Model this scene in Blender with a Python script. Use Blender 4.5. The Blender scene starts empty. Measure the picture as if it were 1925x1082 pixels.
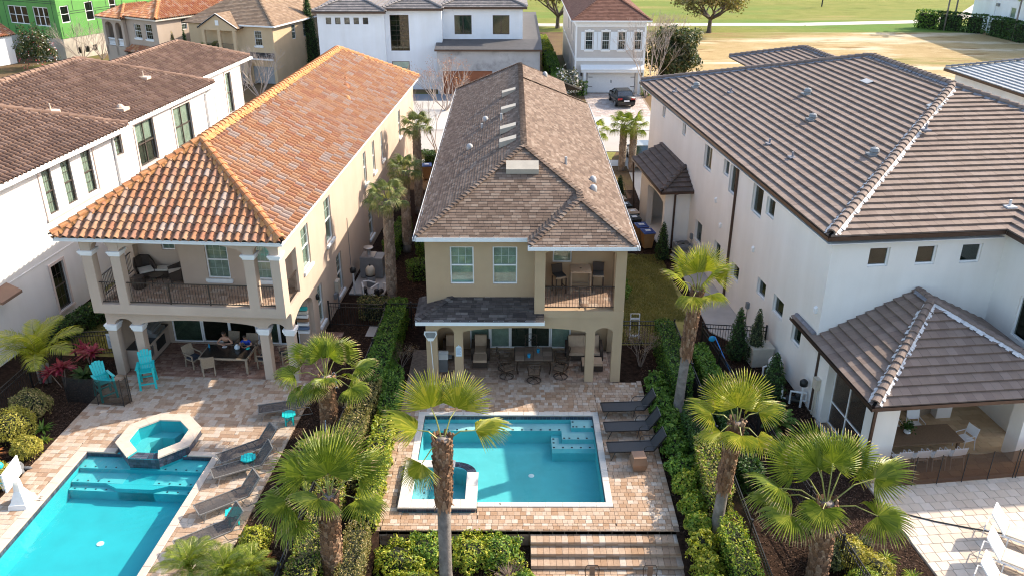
import bpy, bmesh, math, random
import numpy as np
from mathutils import Vector, Matrix, noise as mnoise
SC = bpy.context.scene
random.seed(7); RNG = np.random.default_rng(7)
PI = math.pi; RAD = math.radians
# ------------------------------------------------------------------ camera
cam_d = bpy.data.cameras.new('camera'); cam = bpy.data.objects.new('camera', cam_d)
SC.collection.objects.link(cam); SC.camera = cam
cam_d.sensor_width = 36.0; cam_d.lens = 1602.0/1925.0*36.0
cam_d.clip_start = 0.3; cam_d.clip_end = 3000
cam.location = (0, 0, 18.5)
cam.rotation_mode = 'XYZ'
cam.rotation_euler = (Matrix.Rotation(RAD(90-24.864), 3, 'X') @ Matrix.Rotation(RAD(0.08), 3, 'Z')).to_euler('XYZ')
# ------------------------------------------------------------------ sky, sun, exposure
SUN_EL = RAD(34.0); SUN_DIR = Vector((0.914*math.cos(SUN_EL), 0.406*math.cos(SUN_EL), math.sin(SUN_EL))).normalized()
world = bpy.data.worlds.new('World'); SC.world = world; world.use_nodes = True
wn = world.node_tree.nodes; wl = world.node_tree.links; wn.clear()
wo = wn.new('ShaderNodeOutputWorld'); wb = wn.new('ShaderNodeBackground'); sk = wn.new('ShaderNodeTexSky')
sk.sky_type = 'NISHITA'; sk.sun_disc = False; sk.sun_elevation = SUN_EL
sk.sun_rotation = math.atan2(SUN_DIR.x, SUN_DIR.y); sk.air_density = 1.0; sk.dust_density = 1.6; sk.ozone_density = 1.0
wb.inputs['Strength'].default_value = 0.15
wm = wn.new('ShaderNodeMix'); wm.data_type = 'RGBA'; wm.blend_type = 'MULTIPLY'; wm.inputs[0].default_value = 1.0; wm.inputs[7].default_value = (1.0, .955, .89, 1)   # warm white balance of the whole sky
wl.new(sk.outputs[0], wm.inputs[6]); wl.new(wm.outputs[2], wb.inputs[0]); wl.new(wb.outputs[0], wo.inputs[0])
sun_d = bpy.data.lights.new('sun', 'SUN'); sun_d.energy = 2.75; sun_d.angle = RAD(0.5); sun_d.color = (1.0, 0.885, 0.72)
sun = bpy.data.objects.new('sun', sun_d); SC.collection.objects.link(sun)
sun.rotation_euler = SUN_DIR.to_track_quat('Z', 'Y').to_euler(); sun.location = (40, 30, 60)
vs = SC.view_settings; vs.view_transform = 'Standard'; vs.look = 'None'; vs.gamma = 1.0; vs.use_curve_mapping = False
vs.exposure = 1.52
SC.render.engine = 'CYCLES'; SC.cycles.use_denoising = True
SC.cycles.filter_width = 1.1; SC.cycles.max_bounces = 6; SC.cycles.diffuse_bounces = 3; SC.cycles.glossy_bounces = 3; SC.cycles.transmission_bounces = 4
SC.cycles.transparent_max_bounces = 10; SC.cycles.caustics_reflective = False; SC.cycles.caustics_refractive = False
try: SC.cycles.denoiser = 'OPENIMAGEDENOISE'
except Exception: pass
# ------------------------------------------------------------------ frames of the three lots (lots fan out along a curved street)
TH = {'M': 0.0, 'W': RAD(7.0), 'T': RAD(17.0), 'S': RAD(32.0), 'G': RAD(26.0), 'L': RAD(3.55), 'R': RAD(-6.14)}
def W(F, u, v, z=0.0):
    t = TH[F]; return Vector((u*math.cos(t)+v*math.sin(t), -u*math.sin(t)+v*math.cos(t), z))
ORG = {}
COL = SC.collection
def thing(name, label, cat, F, u, v, z=0.0, rot=0.0, group=None):
    o = bpy.data.objects.new(name, None); o.empty_display_size = 0.2; COL.objects.link(o)
    o.location = W(F, u, v, z); o.rotation_euler = (0, 0, rot-TH[F])
    o['label'] = label; o['category'] = cat
    if group: o['group'] = group
    ORG[o.name] = (u, v, z)
    return o
def tag(o, label, cat, group=None):
    o['label'] = label; o['category'] = cat
    if group: o['group'] = group
    return o
def local(t):            # author the parts of this thing in its own local coordinates
    ORG[t.name] = (0, 0, 0); return t
def mesh_of(name, v, f, mats, mi=None, smooth=False):
    me = bpy.data.meshes.new(name); me.from_pydata(v, [], f)
    for m in mats: me.materials.append(m)
    if mi is not None and len(mats) > 1: me.polygons.foreach_set('material_index', mi)
    if smooth: me.polygons.foreach_set('use_smooth', [True]*len(me.polygons))
    me.update(); return me
class MB:
    def __init__(s): s.v = []; s.f = []; s.mi = []; s.m = 0
    def face(s, *p):
        n = len(s.v); s.v.extend([tuple(q) for q in p]); s.f.append(tuple(range(n, n+len(p)))); s.mi.append(s.m); return s
    def add(s, vs, fs):
        n = len(s.v); s.v.extend([tuple(q) for q in vs]); s.f.extend([tuple(i+n for i in q) for q in fs]); s.mi.extend([s.m]*len(fs)); return s
    def box(s, x0, x1, y0, y1, z0, z1):
        if x0 > x1: x0, x1 = x1, x0
        if y0 > y1: y0, y1 = y1, y0
        if z0 > z1: z0, z1 = z1, z0
        return s.add([(x0,y0,z0),(x1,y0,z0),(x1,y1,z0),(x0,y1,z0),(x0,y0,z1),(x1,y0,z1),(x1,y1,z1),(x0,y1,z1)],
            [(0,3,2,1),(4,5,6,7),(0,1,5,4),(1,2,6,5),(2,3,7,6),(3,0,4,7)])
    def obox(s, c, sz, R=None):
        R = R or Matrix.Identity(3); c = Vector(c); h = Vector(sz)*0.5; vs = []
        for q in ((-1,-1,-1),(1,-1,-1),(1,1,-1),(-1,1,-1),(-1,-1,1),(1,-1,1),(1,1,1),(-1,1,1)):
            vs.append(c + R @ Vector((q[0]*h.x, q[1]*h.y, q[2]*h.z)))
        return s.add(vs, [(0,3,2,1),(4,5,6,7),(0,1,5,4),(1,2,6,5),(2,3,7,6),(3,0,4,7)])
    def bar(s, a, b, w, h=None, up=(0,0,1)):       # rectangular bar from a to b
        h = h or w; a = Vector(a); b = Vector(b); d = (b-a); L = d.length
        if L < 1e-6: return s
        d /= L; up = Vector(up)
        if abs(d.dot(up)) > 0.98: up = Vector((0,1,0)) if abs(d.y) < .9 else Vector((1,0,0))
        x = d.cross(up).normalized(); y = x.cross(d)
        R = Matrix((x, d, y)).transposed()
        return s.obox((a+b)/2, (w, L, h), R)
    def prism(s, poly, vec):
        n = len(poly); vec = Vector(vec); P = [Vector(p) for p in poly]; Q = [p+vec for p in P]
        fs = [tuple(range(n-1, -1, -1)), tuple(range(n, 2*n))]+[(i, (i+1) % n, n+(i+1) % n, n+i) for i in range(n)]
        return s.add(P+Q, fs)
    def tube(s, pts, r, n=6, cap=True):
        P = [Vector(p) for p in pts]; rr = r if isinstance(r, (list, tuple)) else [r]*len(P); vs = []; fs = []
        prev = None
        for i, p in enumerate(P):
            d = (P[min(i+1, len(P)-1)]-P[max(i-1, 0)])
            if d.length < 1e-9: d = Vector((0,0,1))
            d.normalize()
            if prev is None:
                up = Vector((0,0,1)) if abs(d.z) < .9 else Vector((1,0,0)); x = d.cross(up).normalized()
            else:
                x = prev-d*prev.dot(d); x = x.normalized() if x.length > 1e-6 else d.orthogonal().normalized()
            prev = x; y = d.cross(x)
            for k in range(n):
                a = 2*PI*k/n; vs.append(p+(x*math.cos(a)+y*math.sin(a))*rr[i])
        for i in range(len(P)-1):
            for k in range(n):
                a = i*n+k; b = i*n+(k+1) % n; fs.append((a, b, b+n, a+n))
        if cap: fs.append(tuple(range(n-1, -1, -1))); fs.append(tuple((len(P)-1)*n+k for k in range(n)))
        return s.add(vs, fs)
    def lathe(s, prof, c=(0,0,0), n=12, cap=True):
        vs = []; fs = []
        for r, z in prof:
            for k in range(n):
                a = 2*PI*k/n; vs.append((c[0]+r*math.cos(a), c[1]+r*math.sin(a), c[2]+z))
        for i in range(len(prof)-1):
            for k in range(n):
                a = i*n+k; b = i*n+(k+1) % n; fs.append((a, b, b+n, a+n))
        if cap: fs.append(tuple(range(n-1, -1, -1))); fs.append(tuple((len(prof)-1)*n+k for k in range(n)))
        return s.add(vs, fs)
    def ell(s, c, r, n=10, m=7, amp=0.0, R=None):
        vs = []; fs = []; c = Vector(c)
        for i in range(m+1):
            t = PI*i/m
            for k in range(n):
                a = 2*PI*k/n; q = Vector((math.sin(t)*math.cos(a), math.sin(t)*math.sin(a), math.cos(t)))
                f = 1+(amp*mnoise.noise(q*2.1+c) if amp else 0)
                p = Vector((q.x*r[0]*f, q.y*r[1]*f, q.z*r[2]*f)); vs.append(c+(R @ p if R else p))
        for i in range(m):
            for k in range(n):
                a = i*n+k; b = i*n+(k+1) % n; fs.append((a, a+n, b+n, b))
        return s.add(vs, fs)
    def build(s, name, mats, parent=None, smooth=False, F=None, org=None, label=None):
        mats = mats if isinstance(mats, (list, tuple)) else [mats]
        o3 = ORG.get(parent.name, (0,0,0)) if parent else (org or (0,0,0))
        v = [(p[0]-o3[0], p[1]-o3[1], p[2]-o3[2]) for p in s.v]
        o = bpy.data.objects.new(name, mesh_of(name, v, s.f, mats, s.mi, smooth)); COL.objects.link(o)
        if parent: o.parent = parent
        else:
            F = F or 'M'; o.location = W(F, *o3); o.rotation_euler = (0, 0, -TH[F])
        ORG[o.name] = o3
        if label: o['label'] = label
        return o
def structure(mb, name, mats, F='M', smooth=False, kind='structure', label=None):
    o = mb.build(name, mats, None, smooth, F); o['kind'] = kind
    if label: o['label'] = label
    return o
def piece(name, me, parent, mtx):
    o = bpy.data.objects.new(name, me); COL.objects.link(o); o.parent = parent; o.matrix_local = mtx; return o
def copy_tree(o, parent=None):
    c = o.copy(); COL.objects.link(c); c.parent = parent; ORG[c.name] = ORG.get(o.name, (0,0,0))
    for ch in list(o.children): copy_tree(ch, c)
    return c
def place(proto, F, u, v, z=0.0, rot=0.0, label=None, first=[None]):
    c = proto if not proto.get('_used') else copy_tree(proto)
    c['_used'] = 1
    c.location = W(F, u, v, z); c.rotation_euler = (0, 0, rot-TH[F])
    if label: c['label'] = label
    return c
# ------------------------------------------------------------------ materials
MATS = {}
def new_mat(name):
    m = bpy.data.materials.new(name); m.use_nodes = True; MATS[name] = m
    nt = m.node_tree; b = nt.nodes['Principled BSDF']; return m, nt, b
def N(nt, typ, **k):
    n = nt.nodes.new(typ)
    for a, v in k.items():
        if a in n.inputs: n.inputs[a].default_value = v
        else: setattr(n, a, v)
    return n
def mixc(nt, a, b, fac, mode='MIX'):
    n = nt.nodes.new('ShaderNodeMix'); n.data_type = 'RGBA'; n.blend_type = mode; n.clamp_factor = True
    for s, x in ((0, fac), (6, a), (7, b)):
        if hasattr(x, 'is_output'): nt.links.new(x, n.inputs[s])
        elif s == 0: n.inputs[s].default_value = x
        else: n.inputs[s].default_value = (*x, 1) if len(x) == 3 else x
    return n.outputs[2]
def pos(nt): return N(nt, 'ShaderNodeNewGeometry').outputs['Position']
def noise_tex(nt, scale, detail=4, rough=.55, vec=None):
    n = N(nt, 'ShaderNodeTexNoise'); n.inputs['Scale'].default_value = scale; n.inputs['Detail'].default_value = detail; n.inputs['Roughness'].default_value = rough
    nt.links.new(vec if vec is not None else pos(nt), n.inputs['Vector']); return n.outputs[0]
def ramp(nt, fac, stops, interp='LINEAR'):
    r = nt.nodes.new('ShaderNodeValToRGB'); r.color_ramp.interpolation = interp; e = r.color_ramp.elements
    while len(e) < len(stops): e.new(0.5)
    for q, (p, c) in zip(e, stops): q.position = p; q.color = (*c, 1) if len(c) == 3 else c
    nt.links.new(fac, r.inputs[0]); return r.outputs[0]
def rand_id(nt):         # one random number per separate piece, whether object or mesh island
    a = N(nt, 'ShaderNodeObjectInfo').outputs['Random']; b = N(nt, 'ShaderNodeNewGeometry').outputs['Random Per Island']
    m = N(nt, 'ShaderNodeMath', operation='ADD'); nt.links.new(a, m.inputs[0]); nt.links.new(b, m.inputs[1])
    f = N(nt, 'ShaderNodeMath', operation='FRACT'); nt.links.new(m.outputs[0], f.inputs[0]); return f.outputs[0]
def bump(nt, b, h, strength, dist=.02):
    n = N(nt, 'ShaderNodeBump'); n.inputs['Strength'].default_value = strength; n.inputs['Distance'].default_value = dist
    nt.links.new(h, n.inputs['Height']); nt.links.new(n.outputs[0], b.inputs['Normal'])
def solid(name, c, rough=.6, var=.12, scale=4.0, metal=0.0, bmp=0.0, bscale=60.0, spec=.5, stain=None):
    m, nt, b = new_mat(name); b.inputs['Roughness'].default_value = rough; b.inputs['Metallic'].default_value = metal
    b.inputs['Specular IOR Level'].default_value = spec
    n = noise_tex(nt, scale, 5)
    lo = tuple(x*(1-var*1.6) for x in c); hi = tuple(min(1, x*(1+var)) for x in c)
    col = ramp(nt, n, [(.25, lo), (.75, hi)])
    if stain:                                            # (colour, scale, threshold)
        s2 = noise_tex(nt, stain[1], 6, .65)
        msk = ramp(nt, s2, [(stain[2], (0,0,0)), (min(1, stain[2]+.18), (1,1,1))]); col = mixc(nt, col, stain[0], msk)
    nt.links.new(col, b.inputs['Base Color'])
    if name.startswith('stucco'):                        # faint rain streaks, stretched downwards
        mp = N(nt, 'ShaderNodeMapping'); mp.inputs['Scale'].default_value = (.9, .9, .12); nt.links.new(pos(nt), mp.inputs['Vector'])
        col = mixc(nt, col, ramp(nt, noise_tex(nt, 1.0, 6, .6, mp.outputs[0]), [(.35, (.955,.945,.93)), (.62, (1.01,1.01,1.01))]), 1.0, 'MULTIPLY'); nt.links.new(col, b.inputs['Base Color'])
    if bmp: bump(nt, b, noise_tex(nt, bscale, 3), bmp)
    return m
def pieces_mat(name, stops, rough=.75, bmp=.15, bscale=40, grain=.25, gscale=9, stain=None, interp='CONSTANT', spec=.35):
    m, nt, b = new_mat(name); b.inputs['Roughness'].default_value = rough; b.inputs['Specular IOR Level'].default_value = spec
    col = ramp(nt, rand_id(nt), stops, interp)
    g = noise_tex(nt, gscale, 5, .6); g2 = ramp(nt, g, [(.2, (1-grain,)*3), (.8, (1+grain*.4,)*3)])
    col = mixc(nt, col, g2, 1.0, 'MULTIPLY')
    if stain:
        s2 = noise_tex(nt, stain[1], 6, .65); msk = ramp(nt, s2, [(stain[2], (0,0,0)), (min(1, stain[2]+.2), (1,1,1))])
        mm = N(nt, 'ShaderNodeMath', operation='MULTIPLY'); nt.links.new(msk, mm.inputs[0]); mm.inputs[1].default_value = stain[3]
        col = mixc(nt, col, stain[0], mm.outputs[0])
    nt.links.new(col, b.inputs['Base Color'])
    if bmp: bump(nt, b, noise_tex(nt, bscale, 3), bmp, .01)
    return m
def leaf_mat(name, stops, rough=.5, trans=.3, spec=.35):
    m, nt, b = new_mat(name); b.inputs['Roughness'].default_value = rough; b.inputs['Specular IOR Level'].default_value = spec
    col = ramp(nt, rand_id(nt), stops, 'LINEAR')
    big = ramp(nt, noise_tex(nt, 1.3, 3), [(.3, (.72,.76,.7)), (.72, (1.12,1.1,1.0))]); col = mixc(nt, col, big, 1.0, 'MULTIPLY')
    nt.links.new(col, b.inputs['Base Color'])
    t = N(nt, 'ShaderNodeBsdfTranslucent'); tc = mixc(nt, col, (1.15,1.15,.55), 1.0, 'MULTIPLY'); nt.links.new(tc, t.inputs['Color'])
    mx = N(nt, 'ShaderNodeMixShader'); mx.inputs[0].default_value = trans
    nt.links.new(b.outputs[0], mx.inputs[1]); nt.links.new(t.outputs[0], mx.inputs[2])
    nt.links.new(mx.outputs[0], nt.nodes['Material Output'].inputs['Surface']); return m
def schlick(nt, f0, normal=None):       # reflectance by view angle, the same from both sides
    g = N(nt, 'ShaderNodeNewGeometry'); d = N(nt, 'ShaderNodeVectorMath', operation='DOT_PRODUCT')
    nt.links.new(g.outputs['Incoming'], d.inputs[0]); nt.links.new(normal if normal is not None else g.outputs['Normal'], d.inputs[1])
    def mt(op, a, b=None):
        n = N(nt, 'ShaderNodeMath', operation=op)
        for i, x in enumerate((a, b)):
            if x is None: continue
            if hasattr(x, 'is_output'): nt.links.new(x, n.inputs[i])
            else: n.inputs[i].default_value = x
        return n.outputs[0]
    c = mt('SUBTRACT', 1.0, mt('ABSOLUTE', d.outputs['Value'])); p = mt('POWER', c, 5.0)
    return mt('ADD', mt('MULTIPLY', p, 1.0-f0), f0)
def glass_mat(name, tint, refl=.06, rough=.03, f0=.04, normal_fn=None):
    m = bpy.data.materials.new(name); m.use_nodes = True; nt = m.node_tree; nt.nodes.clear()
    o = N(nt, 'ShaderNodeOutputMaterial'); t = N(nt, 'ShaderNodeBsdfTransparent'); t.inputs[0].default_value = (*tint, 1)
    g = N(nt, 'ShaderNodeBsdfGlossy'); g.inputs['Roughness'].default_value = rough
    nrm = normal_fn(nt) if normal_fn else None
    if nrm is not None: nt.links.new(nrm, g.inputs['Normal'])
    mx = N(nt, 'ShaderNodeMixShader'); nt.links.new(schlick(nt, f0+refl, nrm), mx.inputs[0]); nt.links.new(t.outputs[0], mx.inputs[1]); nt.links.new(g.outputs[0], mx.inputs[2])
    nt.links.new(mx.outputs[0], o.inputs[0]); return m
def water_mat(name, scale, strength, tint, rings=None):
    def fn(nt):
        h = noise_tex(nt, scale, 3, .5)
        if rings is not None:
            vm = N(nt, 'ShaderNodeVectorMath', operation='DISTANCE'); nt.links.new(pos(nt), vm.inputs[0]); vm.inputs[1].default_value = rings
            mu = N(nt, 'ShaderNodeMath', operation='MULTIPLY'); nt.links.new(vm.outputs['Value'], mu.inputs[0]); mu.inputs[1].default_value = 24
            si = N(nt, 'ShaderNodeMath', operation='SINE'); nt.links.new(mu.outputs[0], si.inputs[0])
            ma = N(nt, 'ShaderNodeMath', operation='MULTIPLY_ADD'); nt.links.new(si.outputs[0], ma.inputs[0]); ma.inputs[1].default_value = .12; nt.links.new(h, ma.inputs[2]); h = ma.outputs[0]
        b = N(nt, 'ShaderNodeBump'); b.inputs['Strength'].default_value = strength; b.inputs['Distance'].default_value = .05
        nt.links.new(h, b.inputs['Height']); return b.outputs[0]
    return glass_mat(name, tint, 0, .02, .022, fn)
C = {}
def mk():
    C['stucco_tan'] = solid('stucco_tan', (.485,.35,.225), .9, .05, .9, bmp=.25, bscale=45, spec=.2, stain=((.36,.26,.16), .5, .68))
    C['stucco_beige'] = solid('stucco_beige', (.52,.41,.33), .9, .05, .8, bmp=.25, bscale=45, spec=.2, stain=((.45,.35,.275), .45, .66))
    C['stucco_white'] = solid('stucco_white', (.80,.775,.755), .9, .03, .6, bmp=.2, bscale=45, spec=.2)
    C['stucco_cream'] = solid('stucco_cream', (.84,.81,.765), .9, .03, .6, bmp=.2, bscale=45, spec=.2, stain=((.72,.68,.63), .4, .66))
    C['stucco_sand'] = solid('stucco_sand', (.60,.45,.29), .9, .05, .8, bmp=.2, bscale=45, spec=.2)
    C['stucco_taupe'] = solid('stucco_taupe', (.47,.38,.31), .9, .05, .8, bmp=.2, bscale=45, spec=.2)
    C['siding_grey'] = solid('siding_grey', (.56,.52,.49), .8, .04, 2, spec=.3)
    C['trim_white'] = solid('trim_white', (.82,.82,.82), .5, .03, 5)
    C['gutter_white'] = solid('gutter_white', (.80,.81,.82), .4, .04, 3)
    C['frame_white'] = solid('frame_white', (.82,.82,.82), .45, .02, 8)
    C['frame_dark'] = solid('frame_dark', (.09,.07,.06), .45, .1, 8)
    C['bronze'] = solid('bronze_metal', (.085,.05,.035), .38, .15, 5, metal=.3)
    C['iron'] = solid('black_iron', (.018,.017,.017), .4, .2, 9)
    C['railing'] = solid('dark_railing', (.045,.033,.026), .45, .2, 9)
    C['pink_trim'] = solid('trim_blush', (.70,.58,.52), .85, .05, 2)
    C['glass'] = glass_mat('window_glass', (.87,.925,.89), .03)
    C['glass_dark'] = glass_mat('dark_window_glass', (.52,.60,.56), .04)
    C['glass_car'] = glass_mat('car_glass', (.25,.33,.36), .12)
    C['blind_green'] = solid('green_blind', (.43,.47,.435), .8, .2, 3)
    C['blind_pale'] = solid('pale_blind', (.55,.60,.54), .8, .15, 3)
    C['interior'] = solid('dark_room', (.05,.055,.045), .9, .3, 2)
    C['curtain'] = solid('curtain', (.62,.60,.52), .9, .2, 6)
    C['tile_terra'] = pieces_mat('terracotta_tile', [(0,(.37,.175,.09)),(.2,(.41,.22,.12)),(.38,(.38,.235,.165)),(.54,(.345,.155,.09)),(.68,(.36,.27,.225)),(.80,(.40,.225,.135)),(.92,(.33,.17,.11))], .8, .15, 60, .3, 7, stain=((.25,.14,.09), 1.3, .66, .5))
    C['tile_ridge'] = pieces_mat('ridge_terracotta', [(0,(.50,.22,.09)),(.4,(.55,.27,.12)),(.7,(.45,.18,.08))], .8, .15, 60, .35, 6)
    C['tile_terra_pan'] = solid('terracotta_pan', (.27,.14,.085), .9, .25, 5); C['tile_brown_pan'] = solid('dark_brown_pan', (.075,.05,.04), .9, .3, 4); C['tile_terra2_pan'] = C['tile_terra_pan']  # pan strips between the barrels get a darker colour than the tiles
    C['mortar_orange'] = solid('orange_mortar', (.58,.26,.09), .9, .2, 4, bmp=.5, bscale=14)
    C['tile_brown'] = pieces_mat('brown_barrel_tile', [(0,(0.242,0.149,0.107)),(.25,(0.206,0.124,0.089)),(.5,(0.271,0.171,0.127)),(.75,(0.183,0.110,0.081))], .85, .15, 60, .4, 1.1, stain=((.10,.068,.055), .55, .56, .6))
    C['tile_flat'] = pieces_mat('flat_concrete_tile', [(0,(0.219,0.161,0.131)),(.3,(0.239,0.178,0.147)),(.6,(0.204,0.148,0.122)),(.85,(0.250,0.188,0.158))], .8, .12, 70, .15, 2.2)
    C['tile_porch'] = pieces_mat('dark_flat_tile', [(0,(.125,.095,.080)),(.35,(.145,.11,.095)),(.7,(.115,.086,.074)),(.9,(.155,.12,.10))], .8, .12, 70, .2, 2.2)
    C['tile_grey'] = pieces_mat('grey_flat_tile', [(0,(.22,.20,.20)),(.5,(.26,.235,.23)),(.8,(.19,.175,.175))], .8, .1, 70, .2, 2)
    C['ridge_flat'] = pieces_mat('flat_ridge_tile', [(0,(.21,.155,.13)),(.5,(.24,.18,.15)),(.8,(.19,.145,.125))], .8, .12, 60, .3, 5)
    C['mortar_white'] = solid('white_mortar', (.62,.60,.60), .9, .18, 6, bmp=.7, bscale=18)
    C['mortar_grey'] = solid('grey_mortar', (.22,.22,.25), .9, .2, 6, bmp=.7, bscale=18)
    C['shingle'] = pieces_mat('brown_shingle', [(0,(0.174,0.123,0.093)),(.16,(0.215,0.154,0.119)),(.32,(0.145,0.101,0.077)),(.48,(0.232,0.171,0.133)),(.64,(0.186,0.130,0.100)),(.8,(0.162,0.114,0.088)),(.92,(0.261,0.198,0.156))], .92, .3, 120, .28, 1.6, stain=((.085,.062,.055), .7, .62, .4), spec=.15)
    C['shingle_dark'] = pieces_mat('weathered_shingle', [(0,(.085,.072,.066)),(.2,(.11,.094,.086)),(.4,(.065,.055,.052)),(.6,(.135,.115,.105)),(.75,(.095,.08,.074)),(.9,(.19,.17,.155))], .92, .3, 120, .35, 2, stain=((.03,.028,.028), 1.1, .56, .8), spec=.15)
    C['shingle_tan'] = pieces_mat('tan_shingle', [(0,(.27,.185,.125)),(.3,(.30,.21,.145)),(.6,(.24,.165,.115)),(.85,(.32,.23,.165))], .92, .3, 120, .2, 1.5, spec=.15)
    C['shingle_red'] = pieces_mat('reddish_shingle', [(0,(.17,.085,.062)),(.35,(.195,.10,.075)),(.7,(.15,.075,.056))], .92, .3, 120, .25, 1.5, spec=.15)
    C['underlay'] = solid('roof_underlay', (.03,.026,.024), .95, .2, 6)
    C['paver_m'] = pieces_mat('sand_paver', [(0,(0.433,0.285,0.187)),(.13,(0.489,0.352,0.251)),(.3,(0.370,0.229,0.139)),(.42,(0.520,0.393,0.299)),(.6,(0.441,0.303,0.209)),(.72,(0.394,0.259,0.171)),(.82,(0.568,0.468,0.383)),(.92,(0.457,0.326,0.230))], .85, .3, 80, .22, 12, stain=((.40,.29,.21), .9, .6, .45))
    C['paver_l'] = pieces_mat('buff_paver', [(0,(0.431,0.301,0.209)),(.15,(0.509,0.389,0.300)),(.3,(0.370,0.239,0.158)),(.42,(0.532,0.425,0.335)),(.6,(0.463,0.337,0.244)),(.75,(0.540,0.447,0.369)),(.9,(0.401,0.272,0.184))], .85, .3, 80, .22, 12)
    C['paver_red'] = pieces_mat('red_paver', [(0,(.30,.165,.115)),(.25,(.37,.22,.155)),(.5,(.26,.14,.10)),(.7,(.42,.27,.20)),(.88,(.33,.19,.135))], .8, .3, 80, .25, 12)
    C['paver_brown'] = pieces_mat('brown_paver', [(0,(.40,.27,.19)),(.25,(.47,.33,.245)),(.5,(.34,.22,.155)),(.7,(.53,.40,.31)),(.88,(.43,.30,.22))], .8, .3, 80, .25, 12)
    C['slab_r'] = pieces_mat('travertine_slab', [(0,(.60,.50,.41)),(.3,(.64,.545,.46)),(.6,(.57,.47,.385)),(.85,(.66,.57,.49))], .8, .2, 60, .1, 5)
    C['tile_beige'] = pieces_mat('beige_floor_tile', [(0,(.56,.40,.24)),(.4,(.60,.44,.27)),(.7,(.53,.37,.22))], .5, .1, 60, .12, 4)
    C['drive_paver'] = pieces_mat('driveway_paver', [(0,(.46,.38,.34)),(.3,(.52,.44,.40)),(.6,(.42,.34,.30)),(.85,(.56,.49,.45))], .85, .2, 60, .15, 5)
    C['joint'] = solid('sand_joint', (.26,.19,.14), .95, .25, 8)
    C['coping'] = solid('coping_stone', (.58,.48,.395), .8, .06, 5, bmp=.15, bscale=30, stain=((.60,.50,.42), 1.8, .62))
    C['coping_w'] = solid('coping_pale', (.64,.585,.52), .8, .06, 5, bmp=.15, bscale=30, stain=((.66,.60,.54), 1.8, .62))
    C['plaster'] = solid('pool_plaster', (.10,.48,.51), .8, .07, 1.5)
    C['plaster_l'] = solid('pool_plaster_teal', (.02,.39,.44), .8, .08, .9)
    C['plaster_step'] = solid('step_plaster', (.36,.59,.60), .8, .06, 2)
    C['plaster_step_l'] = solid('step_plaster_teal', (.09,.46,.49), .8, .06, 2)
    C['pool_tile'] = pieces_mat('slate_pool_tile', [(0,(.045,.06,.09)),(.3,(.07,.085,.12)),(.6,(.055,.06,.08)),(.85,(.10,.11,.15))], .35, .1, 40, .3, 10)
    C['black_dot'] = solid('black_step_tile', (.015,.02,.03), .4)
    C['water'] = water_mat('pool_water', 2.2, .10, (.86,.975,.975))
    C['water_l'] = water_mat('pool_water_rippled', 3.0, .22, (.80,.97,.975), rings=tuple(W('L', -14.6, 23.6, -.12)))
    C['concrete'] = solid('concrete', (.46,.43,.40), .9, .1, 1.2, bmp=.3, bscale=30, stain=((.36,.33,.30), .8, .6))
    C['road'] = solid('pale_paved_road', (.40,.365,.335), .9, .06, .35, bmp=.2, bscale=20, stain=((.43,.39,.355), .18, .55))
    C['walk'] = solid('pale_sidewalk', (.47,.44,.405), .9, .06, .7, bmp=.2, bscale=20)
    C['mulch'] = solid('mulch_soil', (.036,.020,.013), .98, .5, 7, bmp=1.0, bscale=22, spec=.1)
    C['chip'] = pieces_mat('bark_chip', [(0,(.05,.027,.017)),(.3,(.085,.045,.028)),(.6,(.035,.02,.013)),(.85,(.14,.08,.052))], .95, .2, 40, .3, 10, interp='LINEAR')
    C['lawn'] = solid('lawn_soil', (.31,.275,.095), .95, .35, 1.1, bmp=.6, bscale=40, spec=.1, stain=((.25,.19,.09), .9, .58))
    C['blade'] = leaf_mat('grass_blade', [(0,(.22,.22,.06)),(.4,(.31,.28,.085)),(.75,(.40,.33,.12)),(1,(.17,.20,.05))], .6, .25)
    C['black'] = solid('matte_black', (.015,.015,.015), .5)
    C['steel'] = solid('steel', (.45,.45,.46), .35, .1, 8, metal=.8)
    C['pvc'] = solid('white_pvc', (.75,.74,.72), .45, .06, 6)
    C['grey_metal'] = solid('grey_metal', (.22,.23,.24), .5, .1, 4)
    C['wood_tan'] = solid('tan_timber', (.42,.28,.16), .7, .15, 6)
mk()
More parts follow.
